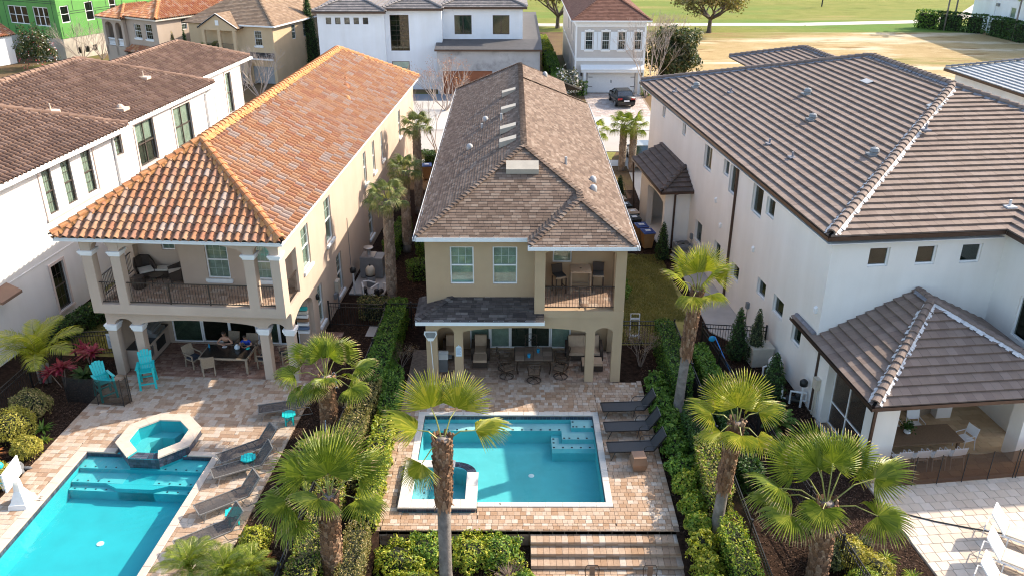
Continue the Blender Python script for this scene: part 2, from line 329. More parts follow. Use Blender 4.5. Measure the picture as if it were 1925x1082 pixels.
# ------------------------------------------------------------------ building helpers
def wallbox(mb, ax, p0, p1, a0, a1, z0, z1, holes):
    """wall slab between planes p0..p1 (ax='v': plane v, running along u; ax='u': plane u, running along v) with rectangular holes (a0,a1,z0,z1)"""
    A = sorted(set([a0, a1]+[min(max(h[i], a0), a1) for h in holes for i in (0, 1)]))
    for i in range(len(A)-1):
        x0, x1 = A[i], A[i+1]
        if x1-x0 < 1e-5: continue
        cuts = sorted([(max(h[2], z0), min(h[3], z1)) for h in holes if h[0] < x1-1e-6 and h[1] > x0+1e-6])
        z = z0
        for c0, c1 in cuts+[(z1, z1)]:
            if c0-z > 1e-5:
                if ax == 'v': mb.box(x0, x1, p0, p1, z, c0)
                else: mb.box(p0, p1, x0, x1, z, c0)
            z = max(z, c1)
def arch(mb, ax, p0, p1, a0, a1, zs, za, zt, n=10):
    """spandrel over an arched opening a0..a1, spring zs, apex za, solid up to zt"""
    m = (a0+a1)/2; h = (a1-a0)/2
    def P(p, a, z): return (a, p, z) if ax == 'v' else (p, a, z)
    pts = [(m-h*math.cos(PI*k/n), zs+(za-zs)*math.sin(PI*k/n)) for k in range(n+1)]
    for i in range(n):
        (x0, y0), (x1, y1) = pts[i], pts[i+1]
        vs = [P(p0,x0,y0),P(p0,x1,y1),P(p0,x1,zt),P(p0,x0,zt),P(p1,x0,y0),P(p1,x1,y1),P(p1,x1,zt),P(p1,x0,zt)]
        mb.add(vs, [(0,1,2,3),(7,6,5,4),(0,4,5,1),(3,2,6,7)])
def window(parent, ax, p, side, a0, a1, z0, z1, frame='frame_white', glass='glass', blind='blind_green', fw=.055, rail=True, grid=(3,2), gridlow=True, sill=None, recess=.06, cols=1, name='window', blind_frac=1.0):
    """side: +1/-1 direction the wall faces along its axis. Frame sits in the opening, recessed; pane, blind and sill are sub-parts."""
    def B(mb, x0, x1, d0, d1, y0, y1):      # d = distance inwards from wall face
        q0, q1 = p-side*d0, p-side*d1
        if ax == 'v': mb.box(x0, x1, q0, q1, y0, y1)
        else: mb.box(q0, q1, x0, x1, y0, y1)
    mb = MB(); r = recess
    B(mb, a0, a0+fw, r, r+.07, z0, z1); B(mb, a1-fw, a1, r, r+.07, z0, z1)
    B(mb, a0+fw, a1-fw, r, r+.07, z0, z0+fw); B(mb, a0+fw, a1-fw, r, r+.07, z1-fw, z1)
    zm = z0+(z1-z0)*.5
    cw = (a1-a0)/cols
    for k in range(1, cols): B(mb, a0+cw*k-fw*.6, a0+cw*k+fw*.6, r+.004, r+.066, z0+fw, z1-fw)
    if rail: 
        for k in range(cols): B(mb, a0+cw*k+fw, a0+cw*(k+1)-fw, r+.008, r+.062, zm-.028, zm+.028)
    w = mb.build(name, C[frame], parent)
    if grid:
        g = MB(); nx, nz = grid; t = .008
        segs = [(zm+.028, z1-fw)]+([(z0+fw, zm-.028)] if gridlow else []) if rail else [(z0+fw, z1-fw)]
        for k in range(cols):
            b0, b1 = a0+cw*k+fw, a0+cw*(k+1)-fw
            for y0, y1 in segs:
                for i in range(1, nx): x = b0+(b1-b0)*i/nx; B(g, x-t, x+t, r+.024, r+.034, y0, y1)
                for i in range(1, nz): y = y0+(y1-y0)*i/nz; B(g, b0, b1, r+.026, r+.036, y-t, y+t)
        if g.v: g.build('glazing_bars', C[frame if frame == 'frame_dark' else 'bar_pale'], w)
    g = MB(); B(g, a0+fw*.7, a1-fw*.7, r+.040, r+.044, z0+fw*.7, z1-fw*.7); g.build('pane', C[glass], w)
    if blind:
        g = MB(); zb = z1-(z1-z0)*blind_frac
        B(g, a0+.01, a1-.01, r+.11, r+.125, max(z0+.01, zb), z1-.01); g.build('blind', C[blind], w)
        if blind_frac < 1:
            g = MB(); B(g, a0+.01, a1-.01, r+.16, r+.17, z0+.01, zb+.05); g.build('room_backing', C['interior'], w)
    else:
        g = MB(); B(g, a0+.01, a1-.01, r+.13, r+.14, z0+.01, z1-.01); g.build('room_backing', C['interior'], w)
    if sill:
        g = MB(); B(g, a0-.10, a1+.10, -.10, r, z0-.13, z0-.003); B(g, a0-.06, a1+.06, -.06, r, z0-.19, z0-.13); g.build('sill', C[sill], w)
    return w
def surround(parent, ax, p, side, a0, a1, z0, z1, mat, w=.13, d=.05, head=True):
    mb = MB()
    def B(x0, x1, d0, d1, y0, y1):
        q0, q1 = p+side*d0, p+side*d1
        if ax == 'v': mb.box(x0, x1, q0, q1, y0, y1)
        else: mb.box(q0, q1, x0, x1, y0, y1)
    B(a0-w, a0, -.02, d, z0, z1); B(a1, a1+w, -.02, d, z0, z1); B(a0-w, a1+w, -.02, d, z1, z1+w); B(a0-w*1.25, a1+w*1.25, -.02, d*1.7, z0-w, z0)
    return mb.build('window_surround', C[mat], parent)
# --------------------------------------------------------------- roofs
def clip_poly(poly, clip):       # Sutherland-Hodgman, clip convex CCW
    out = poly
    for i in range(len(clip)):
        ax, ay = clip[i]; bx, by = clip[(i+1) % len(clip)]; ex, ey = bx-ax, by-ay; inp = out; out = []
        if not inp: return []
        for k in range(len(inp)):
            p, q = inp[k-1], inp[k]
            sp = ex*(p[1]-ay)-ey*(p[0]-ax); sq = ex*(q[1]-ay)-ey*(q[0]-ax)
            if (sp >= -1e-9) != (sq >= -1e-9):
                t = sp/(sp-sq); out.append((p[0]+(q[0]-p[0])*t, p[1]+(q[1]-p[1])*t))
            if sq >= -1e-9: out.append(q)
    return out
TK = {
 'barrel': dict(w=.335, ex=.40, br=[0,.10,.22,.34,.46,.58,.70,.86,1.0], prof=lambda t: .115*math.sin(PI*min(t/.70,1))**.8 - (.02*math.sin(PI*(t-.70)/.30) if t > .70 else 0), tilt=.05, lip=.055, stag=False),
 'barrel_small': dict(w=.30, ex=.37, br=[0,.08,.22,.36,.50,.64,.72,.86,1.0], prof=lambda t: .12*math.sin(PI*min(t/.72,1))**.7-(.03*math.sin(PI*(t-.72)/.28) if t > .72 else 0), tilt=.05, lip=.055, stag=False),
 'flat': dict(w=.33, ex=.375, br=[0,.985], prof=lambda t: 0.0, tilt=.08, lip=.08, stag=True),
 'shingle': dict(w=.29, ex=.145, br=[0,.97], prof=lambda t: 0.0, tilt=.016, lip=.016, stag='r'),
 'shingle_far': dict(w=.34, ex=.22, br=[0,1.0], prof=lambda t: 0.0, tilt=.02, lip=.02, stag='r'),
}
CAMP = Vector((0, 0, 18.5))
class Roof:
    """convex roof planes (frame coordinates, first edge = eave, counter-clockwise seen from above) covered with real tiles"""
    def __init__(s, F, parent, kind, mat, name='roof', pieces=300, tile='roof_tile', under=.06):
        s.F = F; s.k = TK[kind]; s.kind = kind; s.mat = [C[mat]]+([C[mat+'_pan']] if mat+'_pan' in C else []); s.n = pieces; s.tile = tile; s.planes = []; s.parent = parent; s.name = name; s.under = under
    def plane(s, *pts): s.planes.append([Vector(p) for p in pts]); return s
    def finish(s):
        base = MB(); full = []; mb = MB(); K = s.k; rnd = random.Random(3)
        for P in s.planes:
            e = (P[1]-P[0]).normalized(); n = Vector((0,0,0))
            for i in range(1, len(P)-1): n += (P[i]-P[0]).cross(P[i+1]-P[0])
            n.normalize(); up = n.cross(e); p0 = P[0]
            if len(P) >= 3: base.prism([p-n*.012 for p in P], -n*s.under)
            c2 = [((p-p0).dot(e), (p-p0).dot(up)) for p in P]
            A0, A1 = min(c[0] for c in c2), max(c[0] for c in c2); B1 = max(c[1] for c in c2)
            # eave overhang of the tiles
            c2 = [(a, b-.05 if abs(b) < 1e-6 else b) for a, b in c2]
            # keep the tile grid continuous between planes that share a plane: anchor on absolute coordinates
            off = (p0.dot(e)) % K['w']; r = 0; b0 = -.05
            while b0 < B1:
                b1 = b0+K['ex']
                sh = -off + (K['w']*.5*(r % 2) if K['stag'] is True else (rnd.choice([0,.3,.5,.7])*K['w'] if K['stag'] == 'r' else 0))
                a = A0-((A0-sh) % K['w'])-K['w']
                while a < A1:
                    w = K['w']; 
                    if K['stag'] == 'r': w = K['w']*rnd.choice([.7,1,1,1.3])
                    poly = [(a,b0),(a+w*K['br'][-1],b0),(a+w*K['br'][-1],b1),(a,b1)]
                    cl = clip_poly(poly, c2)
                    if len(cl) >= 3:
                        ar = abs(sum(cl[i-1][0]*cl[i][1]-cl[i][0]*cl[i-1][1] for i in range(len(cl))))/2
                        jit = rnd.uniform(0, .006) if s.kind.startswith('shingle') else rnd.uniform(0, .005)
                        if ar > .999*w*K['br'][-1]*K['ex']: full.append((p0, e, up, n, a, b0, w, jit))
                        elif ar > .002: s.tile_mesh(mb, p0, e, up, n, a, b0, w, jit, c2)
                    a += w
                b0 = b1; r += 1
        roof = base.build(s.name, C['underlay'], s.parent); s.roof = roof; o3 = Vector(ORG[roof.name])
        cp = Matrix.Rotation(TH[s.F], 3, 'Z') @ CAMP
        def key(t):
            c = t[0]+t[1]*(t[4]+t[6]/2)+t[2]*(t[5]+K['ex']/2); d = cp-c; return -abs(d.normalized().dot(t[3]))/d.length_squared if d.dot(t[3]) > 0 else 0
        if s.n:
            if s.kind == 'shingle': ok = [t for t in full if abs(t[6]-K['w']) < 1e-6]; rest = [t for t in full if abs(t[6]-K['w']) >= 1e-6]
            else: ok, rest = full, []
            ok.sort(key=key); ind = ok[:s.n]; rest += ok[s.n:]
            one = MB(); s.tile_mesh(one, Vector((0,0,0)), Vector((1,0,0)), Vector((0,1,0)), Vector((0,0,1)), 0, 0, K['w'], 0, None)
            me = mesh_of(s.tile, one.v, one.f, s.mat, one.mi)
            for p0, e, up, n, a, b0, w, jit in ind:
                R = Matrix((e, up, n)).transposed().to_4x4(); R.translation = p0+e*a+up*b0+n*jit-o3
                piece(s.tile, me, roof, R)
        else: rest = full
        for p0, e, up, n, a, b0, w, jit in rest: s.tile_mesh(mb, p0, e, up, n, a, b0, w, jit, None)
        if mb.v:
            o = mb.build(s.tile+'s', s.mat, roof); o['kind'] = 'stuff'
        return roof
    def tile_mesh(s, mb, p0, e, up, n, a, b0, w, jit, clip):
        K = s.k; br = K['br']; idx = {}; b1 = b0+K['ex']
        def V(x, y, low=False):
            kx = (round(x, 4), round(y, 4), low)
            if kx not in idx:
                h = K['prof']((x-a)/w)+K['tilt']*(b1-y)/K['ex']+jit
                if low: h -= K['lip']
                q = p0+e*x+up*y+n*h; idx[kx] = len(mb.v); mb.v.append((q.x, q.y, q.z))
            return idx[kx]
        for i in range(len(br)-1):
            x0, x1 = a+br[i]*w, a+br[i+1]*w
            poly = [(x0,b0),(x1,b0),(x1,b1),(x0,b1)]
            if clip: poly = clip_poly(poly, clip)
            if len(poly) < 3: continue
            f = []
            for p in poly:
                j = V(*p)
                if j not in f: f.append(j)
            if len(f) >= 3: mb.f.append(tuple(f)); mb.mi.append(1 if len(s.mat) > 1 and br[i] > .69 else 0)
            lo = sorted([p for p in poly if abs(p[1]-b0) < 1e-6])
            if len(lo) >= 2 and lo[-1][0]-lo[0][0] > 1e-4:
                mb.f.append((V(*lo[0]), V(lo[0][0], lo[0][1], True), V(lo[-1][0], lo[-1][1], True), V(*lo[-1]))); mb.mi.append(0)
def caps(roof, a, b, mat, r=.12, L=.38, h=None, name='ridge_tile', mortar=None, n=6, lift=.03, mw=.2):
    """overlapping half-round caps from a (low) to b (high) on a hip or ridge"""
    a = Vector(a); b = Vector(b); d = b-a; T = d.length; d.normalize(); k = max(1, int(round(T/L))); L = T/k
    y = d; x = y.cross(Vector((0,0,1))).normalized(); z = x.cross(y); h = h or r*.85
    one = MB(); prof = [(-r*math.cos(PI*i/n), h*math.sin(PI*i/n)) for i in range(n+1)]; ov = 1.10
    for i in range(n):
        (x0, z0), (x1, z1) = prof[i], prof[i+1]
        one.face((x0,0,z0+.035),(x1,0,z1+.035),(x1*.86,L*ov,z1*.86),(x0*.86,L*ov,z0*.86)) 
        one.face((x0*.8,0.0,z0*.8),(x1*.8,0.0,z1*.8),(x1,0,z1+.035),(x0,0,z0+.035))
    me = mesh_of(name, one.v, one.f, [C[mat]]); o3 = Vector(ORG[roof.name]); R = Matrix((x, y, z)).transposed().to_4x4()
    for i in range(k):
        M = R.copy(); M.translation = a+d*(i*L)+z*lift-o3; piece(name, me, roof, M)
    if mortar:
        s = int(T/.12); rr = random.Random(5)
        for sd in (-1, 1):
            m = MB()
            for i in range(s):
                w0 = mw*rr.uniform(.75, 1.15); p = a+d*(T*i/s); q = a+d*(T*(i+1)/s)
                m.face(p+x*sd*r*.5+z*(lift+.05), q+x*sd*r*.5+z*(lift+.05), q+x*sd*w0-z*.02, p+x*sd*w0-z*.02) if sd < 0 else m.face(p+x*sd*w0-z*.02, q+x*sd*w0-z*.02, q+x*sd*r*.5+z*(lift+.05), p+x*sd*r*.5+z*(lift+.05))
            m.build('ridge_mortar', C[mortar], roof)
def gutter(parent, pts, mat='gutter_white', h=.15, w=.12, name='gutter', soffit=None):
    mb = MB()
    for i in range(len(pts)-1):
        a, b = Vector(pts[i]), Vector(pts[i+1]); d = (b-a).normalized(); x = d.cross(Vector((0,0,1)))
        # outer face, bottom, inner trough: a shallow channel open at the top
        e = d*0.0
        for (o0, o1, z0, z1) in ((0, -.012, -h, 0), (-w, -w+.012, -h, .02), (-.012, -w+.012, -h, -h+.012)):
            p = [a+x*o0, b+x*o0, b+x*o1, a+x*o1]
            mb.prism([(q.x, q.y, q.z+z0) for q in p], (0, 0, z1-z0))
    return mb.build(name, C[mat], parent)
def downpipe(parent, pts, mat, r=.045, name='downspout'):
    mb = MB()
    for i in range(len(pts)-1): mb.bar(pts[i], pts[i+1], r*2, r*1.5)
    return mb.build(name, C[mat], parent)
# --------------------------------------------------------------- paving
def pave(rects, rows, lens, mat, ztop=0.0, gap=.007, thick=.05, holes=(), seed=1, along='u', bevel=.006, clip_polys=None):
    """returns list of (x0,x1,y0,y1,dz) paver boxes clipped to the rectangles"""
    rr = random.Random(seed); out = []
    for (x0, x1, y0, y1) in rects:
        if along == 'v': X0, X1, Y0, Y1 = y0, y1, x0, x1
        else: X0, X1, Y0, Y1 = x0, x1, y0, y1
        y = math.floor(Y0/rows)*rows; 
        while y < Y1:
            r2 = random.Random(int(round(y/rows))*77+seed); x = math.floor(X0/5)*5-r2.uniform(0, .4)
            while x < X1:
                w = r2.choice(lens); a0, a1 = max(x, X0), min(x+w, X1); b0, b1 = max(y, Y0), min(y+rows, Y1)
                if a1-a0 > .04 and b1-b0 > .04:
                    cx, cy = (a0+a1)/2, (b0+b1)/2
                    q = (a0+gap/2, a1-gap/2, b0+gap/2, b1-gap/2) if along == 'u' else (b0+gap/2, b1-gap/2, a0+gap/2, a1-gap/2)
                    if not any(h(cx, cy) if along == 'u' else h(cy, cx) for h in holes): out.append((*q, ztop+rr.uniform(-.004, .004)))
                x += w
            y += rows
    return out
def paver_box(mb, x0, x1, y0, y1, z, th, bv=.006):
    n = len(mb.v)
    mb.v.extend([(x0,y0,z-th),(x1,y0,z-th),(x1,y1,z-th),(x0,y1,z-th),(x0,y0,z-bv),(x1,y0,z-bv),(x1,y1,z-bv),(x0,y1,z-bv),(x0+bv,y0+bv,z),(x1-bv,y0+bv,z),(x1-bv,y1-bv,z),(x0+bv,y1-bv,z)])
    for f in ((8,9,10,11),(4,5,9,8),(5,6,10,9),(6,7,11,10),(7,4,8,11),(0,1,5,4),(1,2,6,5),(2,3,7,6),(3,0,4,7)):
        mb.f.append(tuple(i+n for i in f)); mb.mi.append(mb.m)
def lay_pavers(F, parent, boxes, mat, n=300, name='paver', th=.05):
    cp = Matrix.Rotation(TH[F], 3, 'Z') @ CAMP; o3 = ORG[parent.name]
    boxes = sorted(boxes, key=lambda b: (b[0]-cp.x)**2+(b[2]-cp.y)**2); cache = {}
    for b in boxes[:n]:
        w, d = round(b[1]-b[0], 3), round(b[3]-b[2], 3)
        if (w, d) not in cache:
            m = MB(); paver_box(m, -w/2, w/2, -d/2, d/2, 0, th); cache[(w, d)] = mesh_of(name, m.v, m.f, [C[mat]])
        M = Matrix.Translation(((b[0]+b[1])/2-o3[0], (b[2]+b[3])/2-o3[1], b[4]-o3[2])); piece(name, cache[(w, d)], parent, M)
    if boxes[n:]:
        m = MB()
        for b in boxes[n:]: paver_box(m, *b, th)
        o = m.build(name+'s', C[mat], parent); o['kind'] = 'stuff'
# --------------------------------------------------------------- railings and fences
def rail_run(mb, a, b, z0, z1, sp=.115, t=.016, rail=.032, posts=()):
    a = Vector(a); b = Vector(b); L = (b-a).length; d = (b-a)/L
    mb.bar(a+Vector((0,0,z1)), b+Vector((0,0,z1)), .045, rail); mb.bar(a+Vector((0,0,z0+.06)), b+Vector((0,0,z0+.06)), .035, rail)
    k = int(L/sp)
    for i in range(1, k+1):
        p = a+d*(L*i/(k+1)); mb.box(p.x-t/2, p.x+t/2, p.y-t/2, p.y+t/2, p.z+z0+.06, p.z+z1-rail/2)
    for q in posts:
        p = a+d*(L*q); mb.box(p.x-.022, p.x+.022, p.y-.022, p.y+.022, p.z+z0, p.z+z1)
def picket_fence(F, label, pts, h=1.25, sp=.115, z=-.03, group=None, mat='iron', post=2.2, singles=True):
    """aluminium picket fence along a polyline: posts, rails and pickets are parts"""
    u0, v0 = pts[0]; t = thing('picket_fence', label, 'fence', F, u0, v0, z, group=group); o3 = ORG[t.name]
    rl = MB(); pk = MB(); pk.box(-.009, .009, -.009, .009, .08, h-.02); pm = mesh_of('picket', pk.v, pk.f, [C[mat]])
    ps = MB(); ps.box(-.03, .03, -.03, .03, -.05, h+.05); ps.box(-.036, .036, -.036, .036, h+.05, h+.075); psm = mesh_of('fence_post', ps.v, ps.f, [C[mat]])
    for (a, b) in zip(pts[:-1], pts[1:]):
        a = Vector((*a, z)); b = Vector((*b, z)); L = (b-a).length; d = (b-a)/L; k = max(1, int(round(L/sp)))
        for zz in (.12, h-.22, h-.03): rl.bar(a+Vector((0,0,zz)), b+Vector((0,0,zz)), .028, .034)
        ang = math.atan2(d.y, d.x)
        for i in range(1, k):
            p = a+d*(L*i/k)-Vector(o3); piece('picket', pm, t, Matrix.Translation(p) @ Matrix.Rotation(ang, 4, 'Z'))
        m = max(1, int(round(L/post)))
        for i in range(m+1):
            p = a+d*(L*i/m)-Vector(o3); piece('fence_post', psm, t, Matrix.Translation(p) @ Matrix.Rotation(ang, 4, 'Z'))
    rl.build('rails', C[mat], t); return t
# ================================================================== MIDDLE HOUSE
def pitch_pts(z0, k): return lambda u, v, d: (u, v, z0+k*d)
def house_middle():
    t = thing('tan_house', 'two storey tan stucco house with brown shingle roof behind the small square pool', 'house', 'M', .5, 45, 0)
    S = 'stucco_tan'; w = MB()
    wins = [(-2.50,-1.54,4.02,5.66), (-.78,.21,4.02,5.66)]
    wallbox(w, 'v', 31.6, 31.8, -3.5, .9, 2.7, 6.08, wins)                      # upper left front
    w.box(-3.5, -3.3, 31.8, 58.0, 0, 6.08); w.box(-3.5, 3.2, 57.8, 58, 0, 6.08)
    w.box(-3.5, -3.3, 30.95, 31.6, 0, 2.65)
    w.box(4.29, 4.49, 33.42, 54.0, 0, 6.08)
    # balcony bay: corner piers, parapet, arch
    w.box(.9, 1.31, 30.64, 30.98, 3.0, 5.82); w.box(4.08, 4.49, 30.64, 30.98, 3.0, 5.82)
    w.box(.9, 4.49, 30.615, 30.95, 2.98, 3.30)
    arch(w, 'v', 30.64, 30.98, 1.31, 4.08, 5.78, 5.93, 6.08, 14); w.box(.9, 1.31, 30.64, 30.98, 5.82, 6.08); w.box(4.08, 4.49, 30.64, 30.98, 5.82, 6.08)
    w.box(.9, 1.1, 30.98, 33.2, 3.0, 6.08)                                      # left cheek of balcony
    wallbox(w, 'u', 4.29, 4.49, 30.98, 33.42, 2.65, 6.08, [(31.3,32.75,3.42,5.7)])  # right cheek with opening
    wallbox(w, 'v', 33.2, 33.4, 1.1, 4.29, 3.0, 6.08, [(1.72,2.52,4.30,5.55)])
    # ground floor arcade
    for a, b in ((-3.5,-3.05),(-2.36,-2.0),(3.02,3.38),(4.10,4.49)): w.box(a, b, 30.64, 30.95, 0, 2.3)
    for a, b, za in ((-3.05,-2.36,2.55),(-2.0,3.02,2.53),(3.38,4.10,2.53)): arch(w, 'v', 30.64, 30.95, a, b, 2.3, za, 2.98, 14)
    for a, b in ((-3.5,-3.05),(-2.36,-2.0),(3.02,3.38),(4.10,4.49)): w.box(a, b, 30.64, 30.95, 2.3, 2.98)
    w.box(-3.5, .9, 30.95, 31.8, 2.66, 2.70)
    arch(w, 'u', 4.20, 4.488, 30.95, 33.2, 2.2, 2.5, 2.65, 12); w.box(4.20, 4.488, 33.2, 33.42, 0, 2.65)
    wallbox(w, 'v', 33.42, 33.62, -3.3, 4.29, 0, 2.66, [(-1.86,2.61,.04,2.25)])
    w.box(-3.3, 4.2, 30.95, 33.42, 2.60, 2.66)
    w.build('wall', C[S], t)
    f = MB(); f.box(1.1, 4.29, 30.95, 33.2, 3.0, 3.2); fo = f.build('balcony_floor', C['joint'], t)
    bx = pave([(1.1,4.29,30.96,33.2)], .30, [.3,.45,.6], 'paver_brown', 3.225, thick=.03, seed=9); lay_pavers('M', fo, bx, 'paver_brown', 300, 'floor_tile', .03)
    for h in wins: window(t, 'v', 31.6, -1, *h, blind='blind_green', grid=(3,2), gridlow=False)
    window(t, 'v', 33.2, -1, 1.72, 2.52, 4.30, 5.55, blind='curtain', grid=None, rail=False)
    # sliding doors: five panels
    xs = [-1.86,-.97,-.08,.81,1.71,2.61]
    for i in range(5):
        window(t, 'v', 33.42, -1, xs[i]+.004, xs[i+1]-.004, .045, 2.245, blind=('blind_green' if i in (0,1,4) else None), grid=None, rail=False, fw=.06, name='sliding_door_panel', recess=.05+.03*(i % 2))
    # roof
    k = .583; E = 6.25; R = Roof('M', t, 'shingle', 'shingle', under=.10, tile='shingle')
    Zr = E+k*4.3; zb = E+k*2.075
    R.plane((-3.8,31.15,E),(.65,31.15,E),(2.725,33.225,zb),(.5,35.45,Zr))
    R.plane((.65,30.2,E),(4.8,30.2,E),(2.725,32.275,zb))
    R.plane((4.8,30.2,E),(4.8,33.225,E),(2.725,33.225,zb),(2.725,32.275,zb))
    R.plane((4.8,33.225,E),(4.8,54.5,E),(.5,50.2,Zr),(.5,35.45,Zr),(2.725,33.225,zb))
    R.plane((.65,31.15,E),(.65,30.2,E),(2.725,32.275,zb),(2.725,33.225,zb))
    R.plane((-3.8,59,E),(-3.8,31.15,E),(.5,35.45,Zr),(.5,54.7,Zr))
    R.plane((4.8,54.5,E),(-3.8,54.5,E),(.5,50.2,Zr)) ; R.plane((4.8,59,E),(-3.8,59,E),(.5,54.7,Zr))
    R.plane((3.4,50.2,E+k*1.4-.03),(3.4,57.6,E+k*1.4-.03),(.5,54.7,Zr-.03),(.5,50.2,Zr-.03)); w2 = MB(); w2.box(3.0,3.2,54,58,0,6.9); w2.build('rear_wall', C[S], t)
    z2 = E+k*2.15; R.plane((3.4,52,E),(3.4,62,E),(1.25,59.85,z2),(1.25,52,z2)); R.plane((-.9,62,E),(-.9,52,E),(1.25,52,z2),(1.25,59.85,z2)); R.plane((3.4,62,E),(-.9,62,E),(1.25,59.85,z2))
    rf = R.finish()
    for a, b in (((-3.75,31.2,E+.02),(.5,35.45,Zr)),((4.75,30.25,E+.02),(2.725,32.275,zb)),((.7,30.25,E+.02),(2.725,32.275,zb)),((2.725,33.225,zb),(.5,35.45,Zr)),((2.725,32.275,zb),(2.725,33.225,zb)),((.5,35.45,Zr),(.5,54.7,Zr)),((4.75,54.45,E+.02),(.5,50.2,Zr)),((-3.75,58.95,E+.02),(.5,54.7,Zr)),((3.35,61.95,E),(1.25,59.85,z2)),((1.25,54,z2),(1.25,59.85,z2))):
        caps(rf, a, b, 'shingle', r=.15, L=.19, h=.035, name='ridge_shingle', n=2, lift=.012)
    # step flashing shadow line in the valley
    # low porch roof
    R2 = Roof('M', t, 'shingle', 'shingle_dark', name='porch_roof', pieces=200, tile='shingle', under=.06); e = 3.04; kk = .30
    R2.plane((-3.85,30.2,e),(1.28,30.2,e),(1.28,30.62,e+.42*kk),(.9,31.6,e+1.4*kk),(-2.45,31.6,e+1.4*kk))
    R2.plane((-3.85,32.4,e),(-3.85,30.2,e),(-2.45,31.6,e+1.4*kk),(-2.45,32.4,e+1.4*kk))
    r2 = R2.finish(); caps(r2, (-3.8,30.25,e+.01), (-2.45,31.6,e+1.4*kk), 'shingle_dark', r=.14, L=.19, h=.03, name='ridge_shingle', n=2, lift=.012)
    gutter(t, [(-3.85,30.12,e+.0),(1.30,30.12,e+.0)], h=.15); gutter(t, [(-3.82,31.06,E),(.62,31.06,E)]); gutter(t, [(.60,30.10,E),(4.84,30.10,E)])
    gutter(t, [(4.90,30.1,E),(4.90,54.5,E)]); gutter(t, [(-3.9,59,E),(-3.9,31.06,E)])
    sf = MB(); sf.box(-3.8, .65, 31.06, 31.8, 6.08, 6.10); sf.box(.65, 4.8, 30.2, 30.98, 6.082, 6.102); sf.box(-3.8,-3.3,31.8,59,6.08,6.10); sf.box(4.29,4.8,30.98,54.5,6.08,6.10); sf.box(-3.8, 1.28, 30.2, 30.64, 2.90, 2.93); sf.box(1.1,4.29,30.98,33.4,6.085,6.105); sf.build('soffit', C['gutter_white'], t)
    # balcony railings
    rl = MB(); rail_run(rl, (1.31,30.72,3.30), (4.08,30.72,3.30), .06, 1.0, posts=(.5,)); rail_run(rl, (4.40,31.3,3.42), (4.40,32.75,3.42), 0, .95); rl.build('railing', C['railing'], t)
    sk = MB(); sk.bar((-3.52,31.585,2.72+.02),(-2.45,31.585,3.47),.06,.03); sk.bar((-2.45,31.585,3.47),(.9,31.585,3.47),.03,.05); sk.build('flashing', C['stucco_tan'], t)
    # roof vents
    for v in (37.3, 39.6, 43.6, 47.6):
        u = -.12; z = Zr-k*(.5-u); m = MB(); m.prism([(u-.46,v-.3,z-.21),(u-.46,v-.3,z+.05),(u+.3,v-.3,z+.26),(u+.3,v-.3,z+.1)], (0,.6,0)); m.build('box_vent', C['vent_tan'], rf)
    v = 34.3; z = E+k*(v-31.15); m = MB(); m.prism([(-.25,v-.3,z-.15),(-.25,v-.34,z+.06),(-.25,v+.12,z+.30),(-.25,v+.25,z+.12)], (1.35,0,0)); m.build('long_vent', C['vent_tan'], rf)
    def pipe(u, v, h, r, dome=False):
        z = Zr-k*abs(u-.5); m = MB()
        if dome: m.lathe([(.16,-.1),(.16,.10),(.13,.19),(.07,.24),(.01,.25)], (u,v,z), 10)
        else: m.tube([(u,v,z-.1),(u,v,z+h)], r, 8)
        m.build('turbine_vent' if dome else 'vent_pipe', C['vent_grey'], rf, smooth=dome)
    for a in ((-1.55,43.0,.25,.06),(-.55,42.3,.35,.06),(2.35,36.2,.35,.06)): pipe(*a)
    for a in ((-2.05,40.2,.2,.1),(-1.4,44.2,.2,.1),(3.55,36.0,.2,.1),(3.45,34.6,.2,.1),(2.1,55.5,.2,.1)): pipe(*a, dome=True)
    sg = MB(); sg.prism([(-2.30,30.62,1.22),(-2.06,30.62,1.22),(-2.06,30.62,1.62),(-2.10,30.62,1.68),(-2.15,30.62,1.70),(-2.18,30.62,1.75),(-2.21,30.62,1.70),(-2.26,30.62,1.68),(-2.30,30.62,1.62)], (0,.018,0))
    st = sg.build('pool_rules_sign', C['sign_white'], t); ln = MB()
    for i in range(7): ln.box(-2.275, -2.085-(.03 if i % 3 == 2 else 0), 30.616, 30.619, 1.58-i*.045, 1.592-i*.045)
    ln.build('sign_lines', C['sign_blue'], st)
    sc = MB(); sc.box(-3.53,-3.50,36.5,36.9,3.3,3.6); sc.build('wall_vent', C['gutter_white'], t)
    return t
